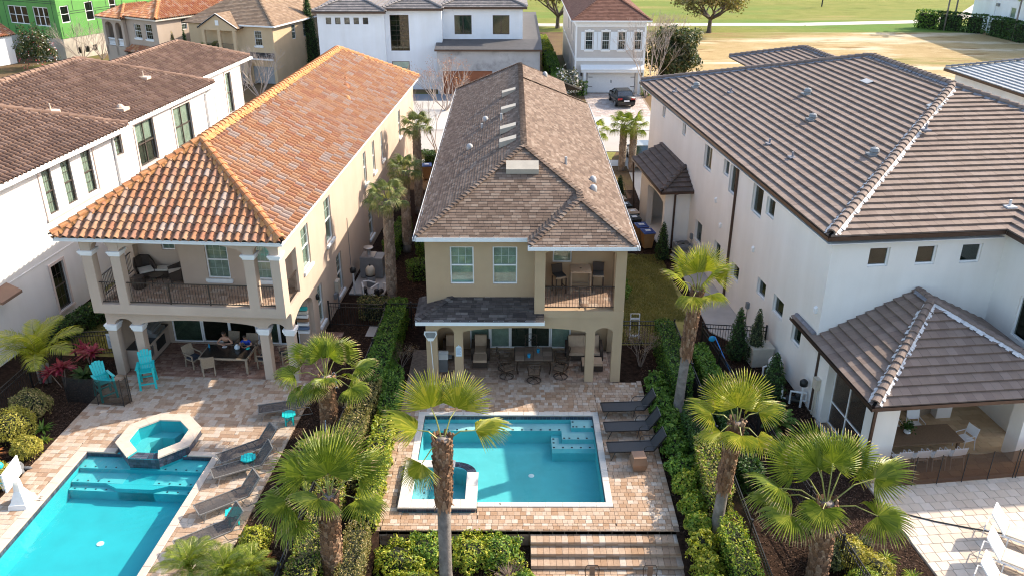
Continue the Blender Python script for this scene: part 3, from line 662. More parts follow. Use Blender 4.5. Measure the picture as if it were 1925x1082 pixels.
# ================================================================== LEFT HOUSE (terracotta roof)
def cap_block(t, u0, u1, v0, v1, z0, z1, out=.09):
    h = (z1-z0)/3; mb = MB()
    for i, o in enumerate((out*.35, out*.7, out)):
        mb.box(u0-o, u1+o, v0-o, v1+o, z0+h*i+.001*i, z0+h*(i+1))
    mb.build('column_capital', C['trim_white'], t)
def house_left():
    t = thing('beige_house', 'beige stucco house with orange terracotta tile roof and columned balcony over a patio', 'house', 'L', -14.8, 45, 0)
    S = 'stucco_beige'; w = MB()
    # upper arcade
    up = [(-18.76,-18.34),(-17.60,-17.22),(-12.28,-11.87),(-11.22,-10.86)]
    for a, b in up: w.box(a, b, 29.7, 30.10, 3.5, 5.60); cap_block(t, a, b, 29.7, 30.10, 5.60, 5.80); w.box(a, b, 29.7, 30.1, 5.80, 6.4)
    for (a, b, za) in ((-18.34,-17.60,6.22),(-17.22,-12.28,6.26),(-11.87,-11.22,6.20)): arch(w, 'v', 29.72, 30.08, a, b, 5.80, za, 6.4, 14)
    w.box(-18.76, -10.86, 29.7, 30.1, 3.10, 3.50)                              # balcony slab front
    w.box(-18.76, -18.4, 30.1, 33.3, 3.10, 3.50); w.box(-18.76,-18.40,32.9,33.3,3.5,5.6); arch(w,'u',-18.74,-18.42,30.1,32.9,5.6,6.1,6.4,10); w.box(-18.76,-18.4,32.9,33.3,5.6,6.4)
    # right wall with balcony opening, windows
    rw = [(32.55,33.62,3.86,5.72),(36.2,37.3,3.60,5.72),(44.3,44.95,3.9,5.66),(46.6,47.2,3.9,5.66),(49.0,49.6,3.9,5.6),(54.6,55.3,3.8,5.55),
          (34.0,34.75,.55,2.42),(37.4,38.35,.45,2.48),(44.6,45.6,.6,2.35)]
    wallbox(w, 'u', -11.06, -10.86, 30.1, 60.5, 3.1, 6.4, [(30.35,31.75,3.34,5.35)]+rw[:6])
    wallbox(w, 'u', -11.06, -10.86, 33.2, 60.5, 0, 3.1, rw[6:])
    arch(w, 'u', -11.06, -10.862, 30.46, 33.2, 2.12, 2.75, 3.1, 12); w.box(-11.06,-10.862,30.1,30.46,2.40,3.1)
    # lower arcade
    lo = [(-18.58,-18.22),(-17.48,-17.13),(-12.20,-11.84),(-11.12,-10.78)]
    for a, b in lo: w.box(a, b, 30.1, 30.46, 0, 2.12); cap_block(t, a, b, 30.1, 30.46, 2.12, 2.40); w.box(a, b, 30.12, 30.44, 2.40, 3.1)
    for (a, b, za) in ((-18.22,-17.48,2.66),(-17.13,-12.20,2.66),(-11.84,-11.12,2.64)): arch(w, 'v', 30.12, 30.44, a, b, 2.40, za, 3.1, 14)
    # balcony back walls
    wallbox(w, 'v', 32.2, 32.4, -16.05, -11.06, 3.3, 6.4, [(-14.92,-13.95,3.62,5.30),(-12.85,-12.15,3.62,5.2)])
    w.box(-16.05,-15.85,32.4,33.5,3.3,6.4); wallbox(w, 'v', 33.3, 33.5, -18.4, -16.05, 3.3, 6.4, [(-17.32,-16.72,4.40,4.90)])
    w.box(-18.6, -18.4, 33.3, 60.5, 0, 6.4); w.box(-18.4, -10.9, 60.3, 60.5, 0, 6.4)
    wallbox(w, 'v', 33.0, 33.2, -18.3, -11.06, 0, 3.1, [(-17.35,-11.55,.05,2.25)]); w.box(-18.58,-18.3,30.5,33.2,0,3.1)
    w.box(-18.4,-11.06,30.44,33.3,2.98,3.10)
    w.build('wall', C[S], t)
    f = MB(); f.box(-18.4, -11.06, 30.1, 33.3, 3.11, 3.28); fo = f.build('balcony_floor', C['joint'], t)
    lay_pavers('L', fo, pave([(-18.4,-11.06,30.1,32.2),(-18.4,-16.05,32.2,33.3)], .22, [.22,.33,.33], 'x', 3.30, thick=.03, seed=4), 'paver_brown', 300, 'floor_tile', .03)
    sf = MB(); sf.box(-19.5,-10.5,29.3,30.1,6.40,6.42); sf.box(-10.9,-10.5,30.1,60.9,6.40,6.42); sf.box(-18.4,-11.06,30.1,33.3,6.402,6.422); sf.build('soffit', C['trim_white'], t)
    window(t, 'v', 32.2, -1, -14.92, -13.95, 3.62, 5.30, sill='trim_white'); window(t, 'v', 32.2, -1, -12.85, -12.15, 3.62, 5.2, sill='trim_white', blind='blind_pale')
    window(t, 'v', 33.3, -1, -17.32, -16.72, 4.40, 4.90, rail=False, grid=(2,1), blind='blind_green')
    for i, h in enumerate(rw): window(t, 'u', -10.86, 1, *h, sill='trim_white', gridlow=False, grid=(2,2) if i < 6 else (2,3), blind='blind_green' if i != 7 else None)
    xs = [-17.35,-16.0,-14.75,-13.5,-12.5,-11.55]
    for i in range(5): window(t, 'v', 33.0, -1, xs[i]+.004, xs[i+1]-.004, .055, 2.245, blind=('curtain' if i == 0 else 'blind_green' if i == 3 else None), grid=None, rail=False, fw=.06, name='sliding_door_panel', recess=.05+.03*(i % 2), glass='glass_dark', blind_frac=1.0)
    # railings
    rl = MB(); z = 3.50
    rail_run(rl, (-18.34,29.82,z), (-17.60,29.82,z), .02, .92); rail_run(rl, (-17.22,29.82,z), (-12.28,29.82,z), .02, .92, posts=(.34,.67)); rail_run(rl, (-11.87,29.82,z), (-11.22,29.82,z), .02, .92)
    rail_run(rl, (-18.55,30.1,z), (-18.55,32.9,z), .02, .92); rail_run(rl, (-10.95,30.35,3.34), (-10.95,31.75,3.34), .0, .95); rl.build('railing', C['railing'], t)
    # roof
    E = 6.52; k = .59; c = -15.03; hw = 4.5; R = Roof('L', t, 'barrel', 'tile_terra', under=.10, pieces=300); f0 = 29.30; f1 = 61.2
    e0, e1 = c-hw, c+hw; Zr = E+k*hw
    R.plane((e0,f0,E),(e1,f0,E),(c,f0+hw,Zr)); R.plane((e1,f0,E),(e1,f1,E),(c,f1-hw,Zr),(c,f0+hw,Zr)); R.plane((e0,f1,E),(e0,f0,E),(c,f0+hw,Zr),(c,f1-hw,Zr)); R.plane((e1,f1,E),(e0,f1,E),(c,f1-hw,Zr))
    rf = R.finish()
    caps(rf, (e0+.05,f0+.05,E+.03), (c,f0+hw,Zr), 'tile_ridge', r=.16, L=.40, lift=.07, mortar='mortar_orange', mw=.26); caps(rf, (e1-.05,f0+.05,E+.03), (c,f0+hw,Zr), 'tile_ridge', r=.16, L=.40, lift=.07, mortar='mortar_orange', mw=.26)
    caps(rf, (c,f0+hw,Zr), (c,f1-hw,Zr), 'tile_ridge', r=.18, L=.40, lift=.06, mortar='mortar_orange', mw=.36); caps(rf, (e1-.05,f1-.05,E+.03), (c,f1-hw,Zr), 'tile_ridge', r=.16, L=.40, lift=.07, mortar='mortar_orange', mw=.26)
    fs = MB(); fs.box(e0+.02, e1-.02, f0+.03, f0+.06, E-.20, E-.02); fs.box(e1-.06, e1-.03, f0+.06, f1, E-.20, E-.02); fs.box(e0+.03,e0+.06,f0+.06,f1,E-.20,E-.02); fs.build('fascia', C['gutter_white'], t)
    for u, v, r in ((-13.0,50.2,.16),(-12.5,48.3,.16),(-13.3,51.4,.08),(-16.3,33.2,.14),(-17.1,32.1,.11)):
        z = E+k*min(hw-abs(u-c), v-f0)+.03; m = MB(); m.lathe([(r*1.3,-.05),(r*1.2,.06),(r*.8,.2),(.02,.22)], (u,v,z), 10); m.build('roof_vent', C['tile_ridge'], rf, smooth=True)
    # outdoor kitchen along the left patio wall
    kt = MB(); kt.box(-18.3,-17.55,30.62,33.0,0,.90); kc = kt.build('kitchen_counter', C[S], t)
    m = MB(); m.box(-18.28,-17.50,30.6,33.0,.901,.945); m.build('countertop', C['granite'], kc)
    m = MB(); m.box(-17.548,-17.52,31.75,32.55,.25,.72); m.build('cabinet_door', C['black'], kc)
    m = MB(); m.box(-17.545,-17.51,30.9,31.4,.3,.75); m.build('access_door', C['steel'], kc)
    b = MB(); b.box(-18.15,-17.45,31.7,32.6,.946,1.12); b.build('grill_body', C['steel'], kc); b = MB(); b.prism([(-18.15,31.7,1.121),(-17.62,31.7,1.121),(-17.72,31.7,1.33),(-18.02,31.7,1.42),(-18.15,31.7,1.36)], (0,.9,0)); b.build('grill_hood', C['grey_metal'], kc)
    b = MB(); b.tube([(-17.55,31.75,1.27),(-17.55,32.55,1.27)], .018)
    for i in range(5): b.lathe([(.03,0),(.03,.01)], (-17.44,31.8+.17*i,1.03), 6)
    b.build('grill_handle', C['steel'], kc)
    b = MB(); b.tube([(-18.0,30.95,.945),(-18.0,30.95,1.2),(-17.9,30.95,1.22)], .016); b.build('tap', C['steel'], kc)
    lt = MB(); lt.lathe([(.05,0),(.09,.1),(.09,.2),(.03,.28)], (-10.80,33.75,2.0), 8); lt.build('wall_lamp', C['black'], t)
    pp = MB(); pp.tube([(-10.83,39.9,1.0),(-10.83,39.9,3.6)], .015); pp.build('conduit', C['grey_metal'], t)
    return t
# ================================================================== FAR LEFT WHITE HOUSE
def house_white_left():
    t = thing('white_house', 'long white stucco house with weathered brown barrel tile roof at the left edge', 'house', 'W', -30, 45, 0)
    w = MB(); p = -25.7
    wins = [(34.28,34.95,4.93,7.0),(35.72,36.45,4.93,7.0),(37.35,38.15,4.93,7.0),(40.25,40.95,6.0,7.0),(42.35,44.3,4.78,7.12),(46.6,48.7,4.68,7.02),(33.35,34.3,.45,2.72)]
    wallbox(w, 'u', p-.2, p, 25.0, 52.2, 0, 7.30, wins)
    wallbox(w, 'u', p-1.8, p-1.6, 52.0, 60.0, 0, 7.3, [(57.3,58.2,4.2,7.0)]); w.box(p-1.6, p, 52.0, 52.2, 0, 7.3); w.box(-36, p-1.6, 59.8, 60, 0, 7.3); w.box(-36,-35.8,25,59.8,0,7.3)
    w.box(-35.8, p-.2, 25, 25.2, 0, 7.3); w.box(p-.2, p+.025, 25, 52.2, 3.12, 3.17); w.build('wall', C['stucco_white'], t)
    for i, h in enumerate(wins):
        window(t, 'u', p, 1, *h, frame='frame_dark', grid=(2,2) if i not in (3,4,5) else ((2,4) if i == 3 else (1,1)), rail=i != 3, cols=2 if i in (4,5) else 1, blind='blind_green' if i != 6 else None, glass='glass' if i != 6 else 'glass_dark', blind_frac=.45 if i == 4 else 1.0)
        if i > 2: surround(t, 'u', p, 1, *h, 'pink_trim', w=.12)
    surround(t, 'u', p, 1, 34.12, 38.3, 4.86, 7.06, 'pink_trim', w=.14)
    window(t, 'u', p-1.6, 1, 57.3, 58.2, 4.2, 7.0, frame='frame_dark', grid=(2,2)); surround(t, 'u', p-1.6, 1, 57.3, 58.2, 4.2, 7.0, 'pink_trim')
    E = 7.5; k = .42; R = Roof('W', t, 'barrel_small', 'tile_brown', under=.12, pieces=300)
    R.plane((-25.2,25,E),(-25.2,41.1,E),(-30.4,35.9,E+5.2*k),(-30.4,25,E+5.2*k)); R.plane((-25.5,30,E),(-25.5,52,E),(-30.9,46.6,E+5.4*k),(-30.9,30,E+5.4*k))
    R.plane((-27.1,47,E),(-27.1,61.5,E),(-30.7,57.9,E+3.6*k),(-30.7,47,E+3.6*k)); R.plane((-25.5,52,E),(-36.3,52,E),(-30.9,46.6,E+5.4*k)); R.plane((-27.1,61.5,E),(-34.3,61.5,E),(-30.7,57.9,E+3.6*k))
    R.plane((-36.3,52,E),(-36.3,30,E),(-30.9,30,E+5.4*k),(-30.9,46.6,E+5.4*k))
    rf = R.finish()
    for a, b in (((-25.25,41.05,E+.03),(-30.4,35.9,E+5.2*k)),((-25.55,51.95,E+.03),(-30.9,46.6,E+5.4*k)),((-30.9,32,E+5.4*k),(-30.9,46.6,E+5.4*k)),((-27.15,61.45,E+.03),(-30.7,57.9,E+3.6*k)),((-30.7,49,E+3.6*k),(-30.7,57.9,E+3.6*k))):
        caps(rf, a, b, 'tile_brown', r=.16, L=.40, lift=.05, mortar='mortar_brown', mw=.24)
    gutter(t, [(-25.06,25,E-.02),(-25.06,41.2,E-.02)], h=.17); gutter(t, [(-25.36,41.2,E-.02),(-25.36,52.1,E-.02)], h=.17); gutter(t, [(-26.96,52.1,E-.02),(-26.96,61.6,E-.02)], h=.17)
    sf = MB(); sf.box(-25.7,-25.2,25,41.2,7.28,7.31); sf.box(-25.7,-25.5,41.2,52.1,7.28,7.31); sf.box(-27.3,-27.05,52.2,61.5,7.28,7.31); sf.build('soffit', C['stucco_white'], t)
    downpipe(t, [(-25.2,40.0,7.3),(-25.62,40.12,7.0),(-25.62,40.12,.1)], 'gutter_white'); downpipe(t, [(-25.3,51.4,7.3),(-25.62,50.8,7.0),(-25.62,50.8,.1)], 'gutter_white')
    for u, v, h in ((-27.9,39.0,.45),(-27.8,47.8,.45),):
        z = E+k*(-25.4-u); m = MB(); m.tube([(u,v,z-.1),(u,v,z+h)], .035); m.box(u-.3,u+.35,v-.25,v+.25,z-.02,z+.13); m.build('vent_pipe', C['mortar_pale'], rf)
    u, v = -26.4, 42.6; z = E+k*(-25.4-u); m = MB(); m.lathe([(.2,-.1),(.19,.15),(.10,.28),(.02,.3)], (u,v,z), 10); m.box(u-.25,u+.35,v-.3,v+.3,z-.05,z+.11); m.build('turbine_vent', C['mortar_pale'], rf)
    # stub of tiled canopy on the wall low at the left
    cn = MB(); cn.prism([(-25.70,29.2,3.25),(-25.05,29.2,2.95),(-25.05,29.2,2.83),(-25.70,29.2,3.05)], (0,1.3,0)); cn.build('canopy', C['tile_brown'], t)
    return t
# ================================================================== RIGHT HOUSE
def house_right():
    t = thing('cream_house', 'big cream white stucco house with brown flat tile hip roof on the right', 'house', 'R', 24, 42, 0)
    w = MB(); p = 14.75
    wins = [(50.15,50.75,6.02,6.74),(45.9,46.5,6.02,6.74),(41.2,42.4,5.35,6.6),(38.62,39.38,5.90,6.66),(37.6,38.45,5.30,6.68),(34.2,35.4,5.38,6.69),(32.85,33.75,5.82,6.63),
            (41.6,42.75,1.1,2.3),(38.6,39.5,1.2,2.33),(35.85,36.85,1.47,2.27),(32.65,33.6,2.10,2.87),(30.68,31.75,2.10,2.92),(28.8,29.65,1.8,2.6)]
    wallbox(w, 'u', p, p+.2, 27.5, 53.5, 0, 7.0, wins)
    fw = [(16.22,17.02,5.90,6.66),(18.08,18.86,5.90,6.66),(19.85,20.65,5.90,6.66)]
    wallbox(w, 'v', 27.5, 27.7, p+.2, 21.5, 0, 7.0, fw)
    wallbox(w, 'u', 21.5, 21.7, 24.6, 27.7, 0, 7.0, [(25.0,26.0,3.6,5.2)]); w.box(21.7, 34, 24.6, 24.8, 0, 7.0); w.box(p+.2, 34, 53.3, 53.5, 0, 7.0); w.box(33.8, 34, 24.8, 53.3, 0, 7.0)
    w.build('wall', C['stucco_cream'], t)
    for i, h in enumerate(wins): window(t, 'u', p, -1, *h, fw=.045, rail=False, grid=None, blind=None if i in (4,) else 'blind_dark', glass='glass_dark', recess=.1)
    for h in fw: window(t, 'v', 27.5, -1, *h, fw=.06, rail=False, grid=None, blind='blind_dark', glass='glass_dark', recess=.08)
    window(t, 'u', 21.5, -1, 25.0, 26.0, 3.6, 5.2, rail=False, grid=None, blind=None, glass='glass_dark')
    E = 7.32; k = .312; a0, b0 = 14.4, 27.15; H = 10.05; Zr = E+k*H; cx = a0+H; va, vb = b0+H, 45.0; f1 = vb+H
    R = Roof('R', t, 'flat', 'tile_flat', under=.10, pieces=300)
    R.plane((a0,f1,E),(a0,b0,E),(cx,va,Zr),(cx,vb,Zr))
    # front face, cut by the valley of the wing on the right (wing eave at u=21.3 runs towards the viewer)
    ve = 21.2; q = 6.0
    R.plane((a0,b0,E),(ve,b0,E),(ve+6.65,b0+6.65,E+k*6.65),(cx,va,Zr))
    R.plane((cx+H,b0,E),(cx+H,f1,E),(cx,vb,Zr),(cx,va,Zr)); R.plane((cx+H,f1,E),(a0,f1,E),(cx,vb,Zr))
    vf = 24.2; R.plane((ve,b0,E),(ve,vf,E),(ve+6.65,vf+6.65,E+k*6.65),(ve+6.65,b0+6.65,E+k*6.65)); R.plane((ve,vf,E),(ve+13.3,vf,E),(ve+6.65,vf+6.65,E+k*6.65))
    # low extension at the rear
    e2 = 7.0; R.plane((23.9,65.2,e2),(23.9,54.0,e2),(28.0,54.0,e2+k*4.1),(28.0,61.1,e2+k*4.1)); R.plane((32.1,65.2,e2),(23.9,65.2,e2),(28.0,61.1,e2+k*4.1)); R.plane((32.1,54,e2),(32.1,65.2,e2),(28,61.1,e2+k*4.1),(28,54,e2+k*4.1))
    rf = R.finish()
    caps(rf, (a0+.06,b0+.06,E+.05), (cx,va,Zr), 'ridge_flat', r=.17, L=.36, lift=.05, mortar='mortar_white', mw=.27)
    caps(rf, (cx,va,Zr), (cx,vb,Zr), 'ridge_flat', r=.17, L=.40, lift=.05, mortar='mortar_grey', mw=.25); caps(rf, (a0+.06,f1-.06,E+.05), (cx,vb,Zr), 'ridge_flat', r=.17, L=.40, lift=.05, mortar='mortar_grey', mw=.25)
    caps(rf, (cx+6.2,va-6.2,Zr-k*6.2), (cx,va,Zr), 'ridge_flat', r=.17, L=.40, lift=.05, mortar='mortar_grey', mw=.25)
    caps(rf, (23.95,65.15,e2+.04), (28,61.1,e2+k*4.1), 'ridge_flat', r=.17, L=.45, lift=.05, mortar='mortar_grey', mw=.25); caps(rf, (28,54,e2+k*4.1), (28,61.1,e2+k*4.1), 'ridge_flat', r=.17, L=.45, lift=.05, mortar='mortar_grey', mw=.25)
    gutter(t, [(a0-.12,f1,E-.01),(a0-.12,b0-.12,E-.01)], 'bronze', h=.14, w=.13); gutter(t, [(a0-.12,b0-.12,E-.012),(ve-.12,b0-.12,E-.012)], 'bronze', h=.14, w=.13); gutter(t, [(ve-.12,b0-.13,E-.01),(ve-.12,24.08,E-.01)], 'bronze', h=.14, w=.13)
    sf = MB(); sf.box(a0,p,b0,f1,6.98,7.01); sf.box(p,ve,b0,27.5,6.98,7.01); sf.build('soffit', C['stucco_white'], t)
    downpipe(t, [(a0-.05,37.3,E-.12),(p-.06,37.3,6.95),(p-.06,37.3,.1)], 'bronze', r=.055)
    # porch on the side, with its own hip roof
    pw = MB(); pw.box(13.3, 13.65, 43.95, 44.25, 0, 3.45); pw.box(13.65, p, 43.95, 44.15, 0, 3.45); pw.box(13.3,13.65,47.6,49.3,0,3.45); pw.box(13.65,p,49.1,49.3,0,3.45); arch(pw, 'u', 13.32, 13.63, 44.25, 47.6, 2.6, 2.85, 3.45, 8); pw.box(13.66,p,44.15,49.1,3.40,3.45); pw.box(13.3,p,43.95,49.3,.0,.12); pw.build('porch_wall', C['stucco_cream'], t)
    Rp = Roof('R', t, 'flat', 'tile_porch', name='porch_roof', pieces=120, under=.06); zE = 3.60; kp = .5
    Rp.plane((12.95,50.3,zE),(12.95,43.5,zE),(p,45.3,zE+kp*1.8),(p,50.3,zE+kp*1.8)); Rp.plane((12.95,43.5,zE),(p,43.5,zE),(p,45.3,zE+kp*1.8)); rp = Rp.finish()
    caps(rp, (13.0,43.55,zE+.05), (p-.05,45.25,zE+kp*1.75), 'tile_porch', r=.14, L=.34, lift=.05)
    gutter(t, [(12.85,50.3,zE),(12.85,43.4,zE)], 'bronze', h=.12); gutter(t, [(12.85,43.4,zE-.002),(p,43.4,zE-.002)], 'bronze', h=.12); downpipe(t, [(13.85,43.43,zE-.1),(13.85,43.9,3.3),(13.85,43.9,.1)], 'bronze', r=.05)
    downpipe(t, [(12.95,50.2,zE-.1),(13.2,50.2,.1)], 'bronze', r=.05)
    # roof fittings on the left slope
    def zl(u): return E+k*(u-a0)+.03
    for u, v in ((15.3,50.2),(17.4,46.6),(16.1,37.4),(16.2,35.0),(21.1,33.3)):
        m = MB(); m.tube([(u,v,zl(u)-.1),(u,v,zl(u)+.26)], .05, 8); m.box(u-.17,u+.17,v-.17,v+.17,zl(u)-.01,zl(u)+.05); m.build('vent_pipe', C['mortar_grey'], rf)
    for u, v in ((16.4,49.7),(19.9,42.3),(18.6,38.6),(18.6,32.6)):
        m = MB(); m.lathe([(.19,-.1),(.18,.12),(.21,.16),(.16,.28),(.03,.33)], (u,v,zl(u)), 10); m.box(u-.26,u+.26,v-.26,v+.26,zl(u)-.02,zl(u)+.05); m.build('turbine_vent', C['grey_metal'], rf, smooth=False)
    for u, v in ((22.4,41.2),(22.6,35.4)):
        m = MB(); m.obox((u,v,zl(u)+.06),(.35,.75,.03), Matrix.Rotation(math.atan(-k),3,'Y')); m.build('roof_patch', C['vent_grey'], rf)
    u, v = 22.0, 28.4; z = E+k*(v-b0); m = MB(); m.tube([(u,v,z),(u,v,z+.3)], .05, 8); m.box(u-.2,u+.2,v-.2,v+.2,z+.0,z+.07); m.build('vent_pipe', C['mortar_white'], rf)
    # wall fittings
    for v, z in ((34.2,.0),(43.0,.0)):
        m = MB(); m.tube([(p-.06,v,0),(p-.06,v,1.1)], .02); m.box(p-.14,p,v-.09,v+.09,1.0,1.3); m.build('outlet_box', C['grey_metal'], t)
    for v, z in ((27.9,3.9),(38.9,3.2),(39.9,4.2),(34.5,3.7)):
        m = MB(); m.box(p-.09,p,v-.09,v+.09,z,z+.18); m.prism([(p-.09,v-.09,z+.18),(p,v-.09,z+.18),(p,v-.09,z+.26)],(0,.18,0)); m.build('wall_vent', C['trim_white'], t)
    return t
# ================================================================== RIGHT PAVILION
def pavilion():
    t = thing('covered_patio', 'white covered patio with hipped tile roof, open over a long dining table', 'patio', 'R', 18.4, 25, 0)
    E = 3.02; k = .485; a0, b0 = 14.55, 22.65; w = MB()
    w.box(15.0, 15.85, 23.1, 23.75, 0, 2.62); w.box(20.55, 21.2, 23.1, 23.75, 0, 2.62); w.box(15.0, 22, 23.1, 23.6, 2.62, 2.86)
    w.box(15.0, 15.25, 23.75, 26.2, 2.55, 2.86); w.box(14.72, 15.2, 26.2, 27.48, 0, 2.86)
    w.box(19.35,19.95,26.0,26.5,0,2.86)
    w.box(15.2,21.2,23.6,27.48,2.80,2.86); w.build('wall', C['stucco_cream'], t)
    R = Roof('R', t, 'flat', 'tile_flat', pieces=300, under=.06); H = 3.85; Zr = E+k*H; cx = a0+H
    R.plane((a0,27.49,E),(a0,b0,E),(cx,b0+H,Zr),(cx,27.49,Zr)); R.plane((a0,29.35,E),(a0,27.49,E),(14.73,27.49,E+k*.18),(14.73,29.35,E+k*.18))
    R.plane((a0,b0,E),(cx+H,b0,E),(cx,b0+H,Zr)); R.plane((cx+H,b0,E),(cx+H,27.49,E),(cx,27.49,Zr),(cx,b0+H,Zr))
    rf = R.finish()
    caps(rf, (a0+.06,b0+.06,E+.05), (cx,b0+H,Zr), 'ridge_flat', r=.16, L=.34, lift=.05, mortar='mortar_white', mw=.24); caps(rf, (cx+H-.06,b0+.06,E+.05), (cx,b0+H,Zr), 'ridge_flat', r=.15, L=.34, lift=.03, mortar='mortar_white', mw=.30); caps(rf, (cx,b0+H,Zr), (cx,27.4,Zr), 'ridge_flat', r=.15, L=.34, lift=.03, mortar='mortar_grey', mw=.24)
    m = MB(); m.tube([(a0+.12,29.3,E+.1),(a0+.12,27.6,E+.12)], .09, 6); m.build('wall_cap', C['mortar_grey'], rf)
    gutter(t, [(a0-.12,29.35,E),(a0-.12,b0-.12,E)], 'bronze', h=.13, w=.13); gutter(t, [(a0-.12,b0-.12,E-.002),(cx+H,b0-.12,E-.002)], 'bronze', h=.13, w=.13)
    sf = MB(); sf.box(a0,15.0,b0,29.3,2.86,2.88); sf.box(15.0,22,b0,23.1,2.86,2.88); sf.build('soffit', C['stucco_white'], t)
    downpipe(t, [(14.62,27.0,E-.1),(14.70,27.0,2.7),(14.70,27.0,.1)], 'bronze', r=.05); downpipe(t, [(14.85,22.95,E-.1),(14.92,23.05,2.7),(14.92,23.05,.1)], 'bronze', r=.05)
    gm = MB(); gm.box(15.05,15.09,23.76,26.18,.1,2.54); gm.build('screen_panel', C['screen'], t)
    g2 = MB()
    for v in (23.78,24.98,26.15): g2.box(15.02,15.10,v-.025,v+.025,0,2.54)
    for z in (.08,1.0,2.5): g2.box(15.02,15.10,23.8,26.13,z-.025,z+.025)
    g2.build('screen_frame', C['trim_white'], t)
    bx = MB(); bx.box(14.52,14.71,26.55,26.85,1.25,1.7); bx.tube([(14.62,26.7,1.25),(14.62,26.7,.1)], .04); bx.tube([(14.62,26.6,1.25),(14.6,26.5,.5),(14.6,26.5,.1)], .03); bx.build('electric_box', C['beige_box'], t)
    return t
C['vent_grey'] = solid('vent_grey', (.42,.42,.42), .5); C['bar_pale'] = solid('pale_glazing_bar', (.50,.56,.52), .6); C['vent_tan'] = solid('vent_tan', (.44,.39,.32), .7, .08, 3); C['sign_white'] = solid('sign_pale_blue', (.62,.70,.78), .5, .04, 6); C['sign_blue'] = solid('sign_print', (.12,.18,.30), .6)
C['granite'] = solid('dark_granite', (.035,.04,.04), .3, .3, 30); C['mortar_brown'] = solid('brown_mortar', (.30,.21,.165), .95, .25, 3, bmp=.6, bscale=14); C['mortar_pale'] = solid('pale_flashing', (.60,.48,.38), .9, .12, 5)
C['blind_dark'] = solid('dim_blind', (.10,.105,.085), .9, .3, 4); C['beige_box'] = solid('beige_metal', (.55,.49,.40), .5, .08, 5)
C['screen'] = glass_mat('insect_screen', (.38,.34,.30), .0, .6)
house_middle(); house_left(); house_white_left(); house_right(); pavilion()
